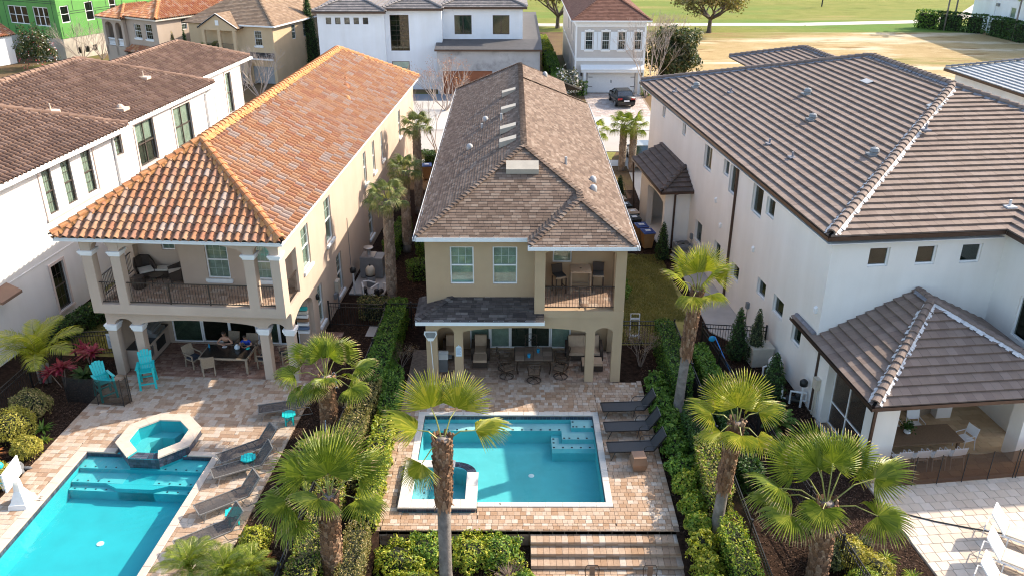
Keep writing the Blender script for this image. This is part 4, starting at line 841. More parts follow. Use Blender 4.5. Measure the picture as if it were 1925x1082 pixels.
# ================================================================== GROUND
HL = (-16.95,-10.7,13.0,28.0); HM = (-4.25,5.25,9.0,30.3)
def ground():
    X = [-1500, HL[0], HL[1], HM[0], HM[1], 1500]; Y = [-300, HM[2], HL[2], HL[3], HM[3], 2600]; mb = MB()
    for i in range(5):
        for j in range(5):
            x0, x1, y0, y1 = X[i], X[i+1], Y[j], Y[j+1]; cx, cy = (x0+x1)/2, (y0+y1)/2
            if any(h[0] < cx < h[1] and h[2] < cy < h[3] for h in (HL, HM)): continue
            mb.face((x0,y0,-.05),(x1,y0,-.05),(x1,y1,-.05),(x0,y1,-.05))
    structure(mb, 'ground', C['mulch'])
    def sheet(name, pts, mat, z, F='M', thick=0.0):
        m = MB(); m.face(*[(p[0], p[1], z) for p in pts]) if not thick else m.prism([(p[0],p[1],z-thick) for p in pts], (0,0,thick))
        return structure(m, name, C[mat], F)
    # far land
    sheet('golf_course', [(-900,129),(1400,129),(1400,2500),(-900,2500)], 'fairway', -.042)
    sheet('dry_field', [(14.3,66),(46,66),(75,60),(300,60),(300,129),(14.3,129)], 'dry_grass', -.038)
    sheet('far_lots', [(-900,56),(14.2,56),(14.2,129),(-900,129)], 'lot_soil', -.038)
    m = MB(); c = [(-40,137),(10,136.5),(22,137),(45,137.5),(66,141),(76,148),(84,160),(97,180),(120,210)]; w = 1.6
    for (a, b) in zip(c[:-1], c[1:]):
        d = Vector((b[0]-a[0], b[1]-a[1], 0)).normalized(); n = Vector((-d.y, d.x, 0))*w
        m.face((a[0]-n.x,a[1]-n.y,-.03),(b[0]-n.x,b[1]-n.y,-.03),(b[0]+n.x,b[1]+n.y,-.03),(a[0]+n.x,a[1]+n.y,-.03))
    structure(m, 'cart_path', C['path'])
    # street with kerbs, pavements, driveways
    sheet('road', [(-200,65.6),(13.9,65.6),(60,60),(60,66.5),(13.9,72.1),(-200,72.1)], 'road', -.028)
    k = MB(); k.prism([(-200,65.45,-.04),(13.9,65.45,-.04),(13.9,65.6,-.04),(-200,65.6,-.04)], (0,0,.06)); k.prism([(-200,72.1,-.04),(13.9,72.1,-.04),(13.9,72.25,-.04),(-200,72.25,-.04)], (0,0,.06)); structure(k, 'kerb', C['walk'])
    sheet('pavement', [(-200,61.6),(13.9,61.6),(13.9,63.2),(-200,63.2)], 'walk', -.020); sheet('pavement', [(-200,74.6),(14.1,74.6),(14.1,76.3),(-200,76.3)], 'walk', -.020)
    sheet('grass_verge', [(-4.8,63.25),(-1.2,63.25),(-1.2,65.4),(-5.6,65.4)], 'verge', -.016); sheet('grass_verge', [(3.9,60.0),(5.6,60.0),(6.3,61.5),(3.9,61.5)], 'verge', -.016); sheet('grass_verge', [(5.0,63.25),(7.6,63.25),(8.2,65.4),(4.6,65.4)], 'verge', -.016)
    sheet('grass_verge', [(5.9,76.4),(7.3,76.4),(7.35,83.5),(6.4,83.5)], 'verge', -.016); sheet('grass_verge', [(12.9,76.4),(16,76.4),(16,80.4),(13.0,80.4)], 'verge', -.016)
    sheet('driveway', [(-2.2,58),(4.0,58),(4.6,65.5),(-1.6,65.5)], 'walk', -.012); sheet('driveway', [(8.4,50),(13.6,50),(14.4,65.5),(8.6,65.5)], 'walk', -.012)
    sheet('driveway', [(-14.5,72.2),(5.0,72.2),(5.0,83.4),(-14.5,83.4)], 'walk', -.012); sheet('shaded_driveway', [(-12.5,83.4),(-1.0,83.4),(-1.0,86.5),(-12.5,86.5)], 'shade_drive', -.012)  # second sheet: shade before the house is put into its darker, bluer colour
    d = sheet('driveway', [(7.0,72.2),(13.1,72.2),(13.1,87.0),(7.4,87.0)], 'joint', -.02)
    lay_pavers('M', d, pave([(7.2,12.9,77.0,86.9)], .30, [.3,.45,.45], 'x', -.008, thick=.01, gap=.012, seed=3), 'drive_paver', 300, 'paver', .01)
    sheet('drive_apron', [(6.8,72.3),(13.4,72.3),(13.0,77.0),(7.1,77.0)], 'walk', -.006)
    # lots: lawns beside the houses
    lawn = sheet('lawn', [(9.0,36.0),(12.6,36.2),(12.4,43.2),(11.0,43.0),(9.2,40)], 'lawn', -.03, 'R') if False else None
    return sheet
def fairway_mats():
    def patchy(name, base, patches, rough=.95):
        m, nt, b = new_mat(name); b.inputs['Roughness'].default_value = rough; b.inputs['Specular IOR Level'].default_value = .1
        p = pos(nt); col = ramp(nt, noise_tex(nt, .35, 6, .65), [(.25, base[0]), (.5, base[1]), (.78, base[2])])
        for colr, sc, th, wd, stretch in patches:
            mp = N(nt, 'ShaderNodeMapping'); mp.inputs['Scale'].default_value = stretch; nt.links.new(p, mp.inputs['Vector'])
            s = noise_tex(nt, sc, 6, .6, mp.outputs[0]); k = ramp(nt, s, [(th, (0,0,0)), (th+wd, (1,1,1))]); col = mixc(nt, col, colr, k)
        fine = ramp(nt, noise_tex(nt, 9, 4, .7), [(.25, (.72,.72,.70)), (.75, (1.2,1.2,1.2))]); col = mixc(nt, col, fine, 1.0, 'MULTIPLY')
        nt.links.new(col, b.inputs['Base Color']); bump(nt, b, noise_tex(nt, 14, 4, .7), .6, .05); return m
    C['fairway'] = patchy('fairway_grass', ((.15,.17,.035),(.20,.21,.05),(.26,.24,.075)), [((.115,.20,.04), .03, .50, .12, (.4,1.4,1)), ((.32,.25,.10), .05, .57, .10, (.35,1.6,1)), ((.13,.15,.03), .4, .58, .1, (.5,1.5,1))])
    C['dry_grass'] = patchy('dry_grass', ((.33,.235,.11),(.40,.29,.145),(.48,.37,.21)), [((.56,.46,.32), .10, .52, .08, (.5,1.6,1)), ((.22,.20,.065), .05, .54, .10, (.4,2.2,1)), ((.26,.17,.075), .30, .56, .08, (.5,1.4,1)), ((.60,.52,.40), .05, .66, .03, (.3,3,1))])
    C['lot_soil'] = patchy('lot_soil', ((.12,.075,.045),(.16,.105,.06),(.19,.14,.06)), [((.15,.15,.05), .08, .55, .1, (1,1,1))])
    C['verge'] = patchy('verge_grass', ((.17,.17,.05),(.23,.22,.07),(.28,.25,.09)), [])
    C['path'] = solid('path_concrete', (.50,.46,.40), .9, .08, .4); C['shade_drive'] = solid('shade_tinted_drive', (.20,.22,.25), .8, .1, .6)
fairway_mats(); sheet = ground()
# ================================================================== POOL DECKS AND POOLS
def slab(F, name, rects, z0, z1, mat, kind='structure'):
    m = MB()
    for r in rects: m.box(r[0], r[1], r[2], r[3], z0, z1)
    return structure(m, name, C[mat], F)
def basin(mb, x0, x1, y0, y1, zb, zt, th=.15):
    mb.box(x0, x1, y0, y1, zb-.1, zb)
    mb.box(x0-th, x0, y0-th, y1+th, zb-.1, zt); mb.box(x1, x1+th, y0-th, y1+th, zb-.1, zt); mb.box(x0, x1, y0-th, y0, zb-.1, zt); mb.box(x0, x1, y1, y1+th, zb-.1, zt)
def tile_band(parent, runs, z0, z1, mat='pool_tile', w=.15):
    m = MB()
    for (a, b, n) in runs:      # a,b on the wall face, n = normal into the water
        a = Vector(a); b = Vector(b); L = (b-a).length; d = (b-a)/L; n = Vector(n); k = max(1, int(round(L/w)))
        for i in range(k):
            p = a+d*(L*i/k+.004); q = a+d*(L*(i+1)/k-.004); m.prism([(p.x,p.y,z0),(q.x,q.y,z0),(q.x,q.y,z1),(p.x,p.y,z1)], n*.012)
    o = m.build('waterline_tiles', C[mat], parent); o['kind'] = 'stuff'; return o
def stones(parent, runs, z, mat, th=.06, L=.6, name='coping_stone'):
    """coping stones: runs of (x0,x1,y0,y1) strips cut into stones"""
    o3 = ORG[parent.name]; rr = random.Random(2)
    for (x0, x1, y0, y1) in runs:
        lx, ly = x1-x0, y1-y0; k = max(1, int(round(max(lx, ly)/L)))
        for i in range(k):
            if lx >= ly: b = (x0+lx*i/k+.002, x0+lx*(i+1)/k-.002, y0, y1)
            else: b = (x0, x1, y0+ly*i/k+.002, y0+ly*(i+1)/k-.002)
            m = MB(); paver_box(m, *b, z+rr.uniform(-.002,.002), th, .012); m.build(name, C[mat], parent)
def dots(mb, pts, z, s=.035):
    for x, y in pts: mb.box(x-s, x+s, y-s, y+s, z+.001, z+.008)
def text_mesh(name, body, size, mat, parent, loc, rotz, ext=.002):
    cu = bpy.data.curves.new(name, 'FONT'); cu.body = body; cu.size = size; cu.extrude = ext; cu.align_x = 'CENTER'; cu.align_y = 'CENTER'
    o = bpy.data.objects.new(name, cu); COL.objects.link(o); dg = bpy.context.evaluated_depsgraph_get(); me = bpy.data.meshes.new_from_object(o.evaluated_get(dg))
    bpy.data.objects.remove(o); bpy.data.curves.remove(cu); me.materials.clear(); me.materials.append(C[mat])
    o3 = ORG[parent.name]; ob = bpy.data.objects.new(name, me); COL.objects.link(ob); ob.parent = parent; ob.location = (loc[0]-o3[0], loc[1]-o3[1], loc[2]-o3[2]); ob.rotation_euler = (0,0,rotz); return ob
def yard_middle():
    # deck: joint bed, pavers; the pool is set in the middle
    px0, px1, py0, py1 = -3.40, 3.15, 22.89, 28.12
    D = [(-4.38,px0,21.5,33.42),(px1,5.38,21.5,30.6),(px0,px1,21.5,py0),(px0,px1,py1,30.6),(px0,4.5,30.6,33.42)]
    deck = slab('M', 'pool_deck', D, -.16, -.035, 'joint')
    R = [(-4.2,-3.62,21.72,30.6),(3.38,5.2,21.72,30.6),(-1.15,3.38,21.72,22.66),(-3.62,-1.15,21.72,22.35),(-3.62,3.38,28.36,30.6)]
    inb = lambda x, y: (-3.80 < x < -1.15 and 22.35 < y < 25.0)
    bx = pave(R, .195, [.15,.15,.20,.225,.225], 'x', 0, seed=2, holes=(inb,))
    bx += pave([(-4.2,5.2,21.5,21.71)], .22, [.2,.2,.2], 'x', 0.0, seed=7)
    for i in range(int(9.1/.15)): bx.append((5.205,5.39,21.72+.15*i+.003,21.72+.15*(i+1)-.003,0.0)); bx.append((-4.39,-4.205,21.72+.15*i+.003,21.72+.15*(i+1)-.003,0.0))
    lay_pavers('M', deck, bx, 'paver_m', 300)
    b2 = pave([(-3.3,4.2,30.62,33.4)], .195, [.15,.20,.225,.30], 'x', -.004, seed=5); lay_pavers('M', deck, b2, 'paver_brown', 300, 'patio_paver')
    pool = MB(); basin(pool, px0, px1, py0, py1, -.95, -.06)
    for x0, y0, z in ((2.30,27.55,-.20),(1.92,27.05,-.38),(1.52,26.45,-.58)): pool.box(x0, px1-.001, y0, py1-.001, -.95, z)
    pool.box(px0+.001, 1.92, 27.62, py1-.002, -.95, -.381)
    po = structure(pool, 'swimming_pool', C['plaster'])
    st = MB()
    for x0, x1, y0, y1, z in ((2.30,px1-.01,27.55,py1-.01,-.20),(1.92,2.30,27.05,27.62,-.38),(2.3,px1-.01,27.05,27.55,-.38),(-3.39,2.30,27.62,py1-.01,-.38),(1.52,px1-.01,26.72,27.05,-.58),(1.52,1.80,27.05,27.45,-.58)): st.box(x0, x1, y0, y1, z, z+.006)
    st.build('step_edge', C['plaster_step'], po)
    dm = MB(); dots(dm, [(2.37+.0,27.62),(2.37,28.0)]+[(2.45+.33*i,27.62) for i in range(3)]+[(2.0,27.12)]+[(2.2+.33*i,27.12) for i in range(3)]+[(-3.2+.36*i,27.68) for i in range(15)], -.19 if False else -.37); dots(dm, [(1.6+.34*i,26.8) for i in range(5)]+[(1.6,27.1),(1.6,27.35)], -.57); dots(dm, [(2.37,27.62),(2.37,27.95)]+[(2.5+.3*i,27.62) for i in range(3)], -.19); o = dm.build('step_markers', C['black_dot'], po); o['kind'] = 'stuff'
    for x, y in ((.72,25.55),(.75,23.7),(-1.95,24.95)):
        m = MB(); m.lathe([(.11,0),(.11,.02),(.02,.03)], (x,y,-.95), 10); m.build('drain_cover', C['trim_white'], po)
    tile_band(po, [((px0,py1,0),(px1,py1,0),(0,-1,0)),((px1,py1,0),(px1,py0,0),(-1,0,0)),((px0,25.0,0),(px0,py1,0),(1,0,0))], -.19, -.062)
    stones(po, [(px0-.25,px1+.23,py1+.0,py1+.24),(px1,px1+.23,py0,py1),(-1.16,px1+.23,py0-.23,py0),(px0-.24,px0,24.95,py1)], .012, 'coping_w')
    wt = MB(); wt.face((px0,py0,-.11),(px1,py0,-.11),(px1,py1,-.11),(px0,py1,-.11)); structure(wt, 'pool_water', C['water'])
    text_mesh('depth_number', '5', .17, 'black', po, (-.38,22.77,.018), 0)
    # raised spa in the corner
    s0, s1, t0, t1, zr = -3.76, -1.16, 22.36, 24.96, .20; i0, i1, j0, j1 = -3.36, -1.54, 22.78, 24.58
    sp = MB(); sp.box(s0+.05,i0,t0+.05,t1-.05,-.9,zr-.06); sp.box(i1,s1-.05,t0+.05,24.25,-.9,zr-.06); sp.box(i0,i1,t0+.05,j0,-.9,zr-.06); sp.box(i0,i1-.45,j1,t1-.05,-.9,zr-.06); sp.box(i0,i1,j0,j1,-.75,-.6)
    for a in range(6):
        a0, a1 = PI/2*a/6, PI/2*(a+1)/6; c = (-2.0,24.25); r0, r1 = .46, .86 if False else .78
        sp.prism([(c[0]+r0*math.cos(a0)*1.0,c[1]+r0*math.sin(a0)*.75,-.9),(c[0]+r1*math.cos(a0),c[1]+r1*math.sin(a0)*.88,-.9),(c[0]+r1*math.cos(a1),c[1]+r1*math.sin(a1)*.88,-.9),(c[0]+r0*math.cos(a1),c[1]+r0*math.sin(a1)*.75,-.9)], (0,0,.9+zr-.075))
    so = structure(sp, 'spa', C['plaster']); b = MB(); b.box(i0,i0+.45,j0,j1,-.6,-.18); b.box(i1-.4,i1,j0,j0+.55,-.6,-.18); b.build('spa_bench', C['plaster_step'], so)
    dm = MB(); dots(dm, [(i0+.36,j0+.15+.33*i) for i in range(5)]+[(i1-.36,j0+.15),(i1-.33,j0+.4)], -.175, .03); o = dm.build('step_markers', C['black_dot'], so); o['kind'] = 'stuff'
    stones(so, [(s0,i0+.02,t0,t1),(i1-.02,s1,t0+.44,24.27),(i0+.02,s1,t0,t0+.44),(i0+.02,-2.0,24.56,t1)], zr, 'coping_w')
    for a in range(7):
        for rI, (ra, rb) in enumerate(((.46,.56),(.56,.66),(.66,.78))):
            a0, a1 = PI/2*a/7+.01, PI/2*(a+1)/7-.01; c = (-2.0,24.25); q = lambda r, A: (c[0]+r*math.cos(A), c[1]+r*math.sin(A)*.86, zr-.07)
            m = MB(); m.prism([q(ra+.006,a0),q(rb-.006,a0),q(rb-.006,a1),q(ra+.006,a1)], (0,0,.02)); m.build('spillway_tile', C['pool_tile'], so)
    tile_band(so, [((s0+.04,t0+.04,0),(s1-.04,t0+.04,0),(0,-1,0)),((s0+.04,t1,0),(s0+.04,t0+.04,0),(-1,0,0)),((s1-.04,t0+.04,0),(s1-.04,24.25,0),(1,0,0))], 0.0, .139)
    wt = MB(); wt.face((i0,j0,.08),(i1,j0,.08),(i1,j1,.08),(i0,j1,.08)); structure(wt, 'spa_water', C['water'])
    # steps down at the front
    for i in range(4):
        y1, y0, z = 21.5-.36*i, 21.5-.36*(i+1), -.15*(i+1)
        if i == 3: y0 = 15.0
        m = MB(); m.box(.60, 5.36, y0+.0, y1-.0, z-.4, z-.035); s = structure(m, 'garden_step', C['joint'])
        bx = []
        n = 24
        for k in range(n):
            x = .60+4.76*k/n
            if i < 3: bx.append((x+.003, x+4.76/n-.003, y0-.02, y1-.002, z+random.uniform(-.003,.003)))
        if i == 3: bx = pave([(.6,5.36,15.0,y1)], .2, [.2,.2,.3], 'x', z, seed=8)
        lay_pavers('M', s, bx, 'paver_m', 150, 'paver', .06)
        if i < 3:
            m = MB()
            for k in range(12):
                x = .60+4.76*k/12; m.box(x+.004, x+4.76/12-.004, y0-.015, y0+.05, z-.145, z-.062)
            o = m.build('riser_blocks', C['paver_m'], s); o['kind'] = 'stuff'
    m = MB(); bl = []
    for r in range(3):
        for k in range(26):
            x = -4.38+.38*k-(.19 if r % 2 else 0); x1 = min(x+.375, 5.38); x = max(x, -4.38)
            if x1-x > .05: m.box(x+.004, x1-.004, 21.5, 21.72, -.05-.19*(r+1)+.004, -.05-.19*r)
    o = structure(m, 'retaining_wall', C['paver_brown'])
    b = MB(); b.face((-4.25,9,-.62),(5.25,9,-.62),(5.25,21.6,-.62),(-4.25,21.6,-.62)); structure(b, 'planting_bed', C['mulch'])
    b = MB(); b.box(-4.45,-4.25,9,21.5,-.9,-.045); b.box(5.36,5.5,9,21.5,-.9,-.045); structure(b, 'bed_edge', C['mulch'])
yard_middle()
def yard_left():
    px0, px1, py0, py1 = -17.08, -12.38, 14.5, 24.70
    D = [(-18.65,px0,12,33.0),(px1,-9.95,12,33.0),(px0,px1,26.75,33.0),(px0,-15.95,py1,26.75),(-13.35,px1,py1,26.75)]
    deck = slab('L', 'pool_deck', D, -.16, -.035, 'joint'); cx, cy, R = -14.65, 25.45, 1.5
    inoct = lambda x, y: (x-cx)**2+(y-cy)**2 < 1.40**2
    bx = pave([(-18.63,px0-.40,14,30.1),(px1+.28,-9.95,14,30.1),(px0-.40,px1+.28,py1+.28,30.1)], .225, [.15,.22,.22,.30,.34], 'x', 0, seed=12, holes=(inoct,))
    lay_pavers('L', deck, bx, 'paver_l', 300)
    lay_pavers('L', deck, pave([(-17.5,-10.9,30.1,33.0),(-18.2,-17.5,30.1,30.6),(-10.9,-9.95,30.1,34.5)], .15, [.15,.22,.22,.3], 'x', -.004, seed=13), 'paver_red', 300, 'patio_paver')
    pool = MB(); basin(pool, px0, px1, py0, py1, -.92, -.06)
    for y0, z in ((24.05,-.24),(23.45,-.40),(22.95,-.56)):
        pool.box(px0+.02, px1-.18, y0+(.25 if z < -.5 else 0), py1-.001, -1.05, z)
    pool.prism([(-15.9,23.5,-1.05),(-15.3,23.2,-1.05),(-14.0,23.2,-1.05),(-13.4,23.5,-1.05)], (0,0,.648))
    po = structure(pool, 'swimming_pool', C['plaster_l'], 'L'); st = MB(); dm = MB()
    for y0, y1, z in ((24.05,24.69,-.24),(23.45,24.05,-.40),(23.2,23.45,-.56)):
        for a, b in ((px0+.02,-15.2),(-14.1,px1-.18)):
            st.box(a, b, y0, y1, z, z+.006); dots(dm, [(a+.18+.38*i, y0+.10) for i in range(int((b-a)/.38))], z+.006, .03)
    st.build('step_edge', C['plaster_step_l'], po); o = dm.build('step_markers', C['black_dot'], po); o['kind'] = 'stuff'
    m = MB(); m.lathe([(.12,0),(.12,.02),(.02,.03)], (-14.85,21.0,-.92), 10); m.build('drain_cover', C['trim_white'], po)
    tile_band(po, [((px0,py1,0),(-15.7,py1,0),(0,-1,0)),((-13.5,py1,0),(px1,py1,0),(0,-1,0)),((px1,py1,0),(px1,py0,0),(-1,0,0)),((px0,py0,0),(px0,py1,0),(1,0,0))], -.20, -.062)
    stones(po, [(px0-.38,-16.0,py1,py1+.27),(-13.3,px1+.27,py1,py1+.27),(px1,px1+.27,py0,py1),(px0-.38,px0,py0,py1)], .012, 'coping', L=.9)
    wt = MB(); wt.face((px0,py0,-.13),(px1,py0,-.13),(px1,py1,-.13),(px0,py1,-.13)); structure(wt, 'pool_water', C['water_l'], 'L')
    text_mesh('depth_mark', '3 FT', .15, 'black', po, (px0-.17,22.0,.018), PI/2)
    # octagonal spa
    V = lambda r, k: (cx+r*math.cos(PI/8+PI/4*k), cy+r*math.sin(PI/8+PI/4*k)); sp = MB(); so_z = .33; ro, ri = 1.50, 1.06
    for k in range(8):
        top = so_z-.06 if k != 5 else .20
        a, b, c2, d2 = V(ro-.06,k), V(ro-.06,k+1), V(ri,k+1), V(ri,k); sp.prism([(*a,-.9),(*b,-.9),(*c2,-.9),(*d2,-.9)], (0,0,.9+top))
    sp.prism([(*V(ri,k),-.75) for k in range(8)], (0,0,.1)); so = structure(sp, 'octagonal_spa', C['plaster_l'], 'L')
    b = MB()
    for k in (1,2,3,4): b.prism([(*V(ri,k),-.65),(*V(ri,k+1),-.65),(*V(.62,k+1),-.65),(*V(.62,k),-.65)], (0,0,.42))
    b.build('spa_bench', C['plaster_step_l'], so)
    for k in range(8):
        if k == 5: continue
        for h in range(2):
            f = lambda r, t: tuple(V(r,k)[i]*(1-t)+V(r,k+1)[i]*t for i in (0,1)); t0, t1 = h*.5+.003, h*.5+.497
            m = MB(); m.prism([(*f(ro,t0),so_z-.06),(*f(ro,t1),so_z-.06),(*f(ri-.02,t1),so_z-.06),(*f(ri-.02,t0),so_z-.06)], (0,0,.06)); m.build('coping_stone', C['coping'], so)
    tm = MB()
    for k in range(8):
        L = 2*ro*math.sin(PI/8); n = 8; a, b = Vector((*V(ro-.055,k),0)), Vector((*V(ro-.055,k+1),0)); nn = Vector((math.cos(PI/4*(k+1)), math.sin(PI/4*(k+1)), 0)); d = (b-a)
        for row in range(3 if k in (3,4,5,6,7) else 2):
            for i in range(n):
                p = a+d*((i+.03)/n); q = a+d*((i+.97)/n); z1 = (so_z-.065 if k != 5 else .19)-.13*row; tm.prism([(p.x,p.y,z1-.122),(q.x,q.y,z1-.122),(q.x,q.y,z1),(p.x,p.y,z1)], nn*.012)
    o = tm.build('spa_tiles', C['pool_tile'], so); o['kind'] = 'stuff'
    for i in range(5):
        for j in range(3):
            t0, t1 = i/5+.01, (i+1)/5-.01; r0, r1 = ri-.02+(ro-.05-ri)*j/3+.006, ri-.02+(ro-.05-ri)*(j+1)/3-.006; f = lambda r, t: tuple(V(r,5)[q]*(1-t)+V(r,6)[q]*t for q in (0,1))
            m = MB(); m.prism([(*f(r1,t0),.20),(*f(r1,t1),.20),(*f(r0,t1),.20),(*f(r0,t0),.20)], (0,0,.015)); m.build('spillway_tile', C['pool_tile'], so)
    wt = MB(); wt.face(*[(*V(ri,k),.225) for k in range(8)]); structure(wt, 'spa_water', C['water_l'], 'L')
    text_mesh('depth_mark', '3 FT', .12, 'trim_white', so, (cx+.45,cy+1.03,.335), 0) if False else None
yard_left()
def yard_right():
    deck = slab('R', 'patio', [(14.72,40,10,27.5)], -.16, -.035, 'joint')
    lay_pavers('R', deck, pave([(14.75,24,15,22.25)], .38, [.38,.38,.38], 'x', 0, seed=4, gap=.012), 'slab_r', 300, 'paving_slab')
    e = MB(); e.box(14.85,30,22.25,22.42,-.03,.03); structure(e, 'patio_step', C['coping'], 'R')
    lay_pavers('R', deck, pave([(15.0,22,22.43,27.45)], .30, [.45,.45], 'x', .02, seed=4, gap=.006), 'tile_beige', 300, 'floor_tile')
    m = MB(); m.prism([(13.55,41.0,-.04),(12.9,34.0,-.04),(13.6,32.8,-.04),(14.74,32.8,-.04),(14.74,41.0,-.04)], (0,0,.05)); structure(m, 'side_path', C['concrete'], 'R')
    m = MB(); m.box(14.62,14.74,23.7,26.3,-.04,.06); structure(m, 'patio_kerb', C['concrete'], 'R')
yard_right()
sheet('lawn', [(4.6,33.9),(7.3,33.9),(8.6,36.0),(8.9,37.0),(8.3,42.5),(6.9,44.6),(4.6,44.6)], 'lawn', -.034)
sheet('lawn', [(-22.6,31.6),(-18.7,31.6),(-18.8,38),(-24.0,42)], 'lawn', -.034, 'L')
sheet('stepping_pad', [(-8.9,35.2),(-8.2,35.2),(-8.2,34.2),(-8.9,34.2)], 'concrete', -.02, 'L')
sheet('equipment_pad', [(-10.7,38.6),(-8.9,38.6),(-8.9,42.0),(-10.7,42.0)], 'concrete', .03, 'L', .08)
# ================================================================== VEGETATION
def leaf_mesh_arrays(P, Nrm, size, rng, fold=.25, asp=.5, jit=.8):
    """rhombic leaves (two triangles each) at points P, roughly facing normals Nrm"""
    n = len(P); r = rng.normal(size=(n,3))*jit; d = Nrm+r; d /= np.linalg.norm(d, axis=1)[:,None]+1e-9
    t = np.cross(d, rng.normal(size=(n,3))); t /= np.linalg.norm(t, axis=1)[:,None]+1e-9; b = np.cross(d, t)
    s = (size*rng.uniform(.65,1.35,n))[:,None]
    v0 = P-t*s*.5; v1 = P+b*s*asp*.5+d*s*fold*.3; v2 = P+t*s*.5; v3 = P-b*s*asp*.5+d*s*fold*.3
    V = np.stack([v0,v1,v2,v3],1).reshape(-1,3); return V
def np_quads(name, V, mats, mi=None):
    n = len(V)//4; me = bpy.data.meshes.new(name); me.vertices.add(len(V)); me.vertices.foreach_set('co', np.ascontiguousarray(V, dtype=np.float32).ravel())
    me.loops.add(4*n); me.loops.foreach_set('vertex_index', np.arange(4*n, dtype=np.int32)); me.polygons.add(n)
    me.polygons.foreach_set('loop_start', np.arange(0, 4*n, 4, dtype=np.int32)); me.polygons.foreach_set('loop_total', np.full(n, 4, dtype=np.int32))
    for m in mats: me.materials.append(m)
    if mi is not None: me.polygons.foreach_set('material_index', np.asarray(mi, dtype=np.int32))
    me.update(calc_edges=True); return me
def link(name, me, parent=None, loc=None):
    o = bpy.data.objects.new(name, me); COL.objects.link(o)
    if parent: o.parent = parent
    if loc is not None: o.location = loc
    return o
LG = dict(
 green=[(0,(0.057,0.133,0.019)),(.35,(0.106,0.214,0.031)),(.7,(0.174,0.304,0.046)),(1,(0.290,0.411,0.078))],
 deep=[(0,(0.024,0.062,0.016)),(.5,(0.048,0.106,0.024)),(1,(0.092,0.171,0.041))],
 lime=[(0,(0.179,0.240,0.022)),(.35,(0.302,0.342,0.033)),(.7,(0.468,0.455,0.055)),(1,(0.660,0.582,0.110))],
 limegreen=[(0,(0.098,0.194,0.019)),(.4,(0.195,0.299,0.033)),(.75,(0.390,0.434,0.052)),(1,(0.650,0.598,0.104))],
 olive=[(0,(0.110,0.122,0.031)),(.4,(0.204,0.201,0.062)),(.7,(0.329,0.273,0.112)),(1,(0.516,0.374,0.188))],
 dusty=[(0,(0.046,0.078,0.029)),(.5,(0.091,0.124,0.052)),(1,(0.182,0.195,0.098))],
 yellow=[(0,(.22,.22,.03)),(.4,(.36,.33,.05)),(.8,(.52,.45,.09)),(1,(.62,.52,.16))],
 magnolia=[(0,(0.021,0.046,0.013)),(.5,(0.046,0.078,0.023)),(.8,(0.130,0.098,0.039)),(1,(0.260,0.247,0.156))],
 red=[(0,(.20,.02,.035)),(.5,(.42,.03,.09)),(.8,(.30,.05,.04)),(1,(.55,.12,.18))],
 rust=[(0,(.30,.09,.03)),(.5,(.48,.16,.05)),(1,(.60,.27,.09))],
 dry=[(0,(.16,.10,.065)),(.5,(.26,.17,.115)),(1,(.38,.28,.20))],
 oak=[(0,(.085,.075,.025)),(.4,(.16,.13,.045)),(.8,(.25,.20,.075)),(1,(.34,.28,.12))])
for k_, v_ in LG.items(): C['leaf_'+k_] = leaf_mat('leaves_'+k_, v_)
C['palm'] = leaf_mat('palm_leaf', [(0,(.15,.215,.026)),(.5,(.25,.31,.038)),(1,(.39,.42,.065))], .42, .45, .4)
C['palm_y'] = leaf_mat('palm_leaf_pale', [(0,(.27,.32,.034)),(.5,(.41,.43,.05)),(1,(.58,.53,.09))], .45, .48, .4)
C['palm_tip'] = leaf_mat('dry_palm_tip', [(0,(.38,.29,.13)),(1,(.52,.40,.20))], .7, .2)
C['sabal'] = leaf_mat('sabal_leaf', [(0,(.12,.16,.05)),(.5,(.20,.235,.08)),(1,(.33,.34,.13))], .5, .25, .35)
C['petiole'] = solid('palm_stalk', (.27,.27,.06), .5, .2, 6)
C['trunk_grey'] = solid('palm_trunk_grey', (.215,.185,.165), .95, .28, 5, bmp=.8, bscale=26, stain=((.33,.29,.26), 1.4, .55))
C['boot'] = pieces_mat('palm_boot', [(0,(.20,.105,.055)),(.3,(.27,.15,.085)),(.55,(.155,.085,.05)),(.8,(.33,.21,.13))], .9, .3, 60, .3, 14)
C['boot_grey'] = pieces_mat('grey_palm_boot', [(0,(.30,.235,.18)),(.3,(.37,.30,.235)),(.6,(.25,.19,.145)),(.85,(.44,.36,.29))], .9, .3, 60, .3, 14)
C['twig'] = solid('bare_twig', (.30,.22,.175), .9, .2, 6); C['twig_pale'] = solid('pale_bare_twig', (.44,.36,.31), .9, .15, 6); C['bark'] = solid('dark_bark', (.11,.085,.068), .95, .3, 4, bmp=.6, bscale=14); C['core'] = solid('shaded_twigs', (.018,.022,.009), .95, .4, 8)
VR = np.random.default_rng(11)
def lump(P, s, a, seed=0.0):
    return np.array([mnoise.noise(Vector((float(p[0])*s+seed, float(p[1])*s, float(p[2])*s))) for p in P])*a
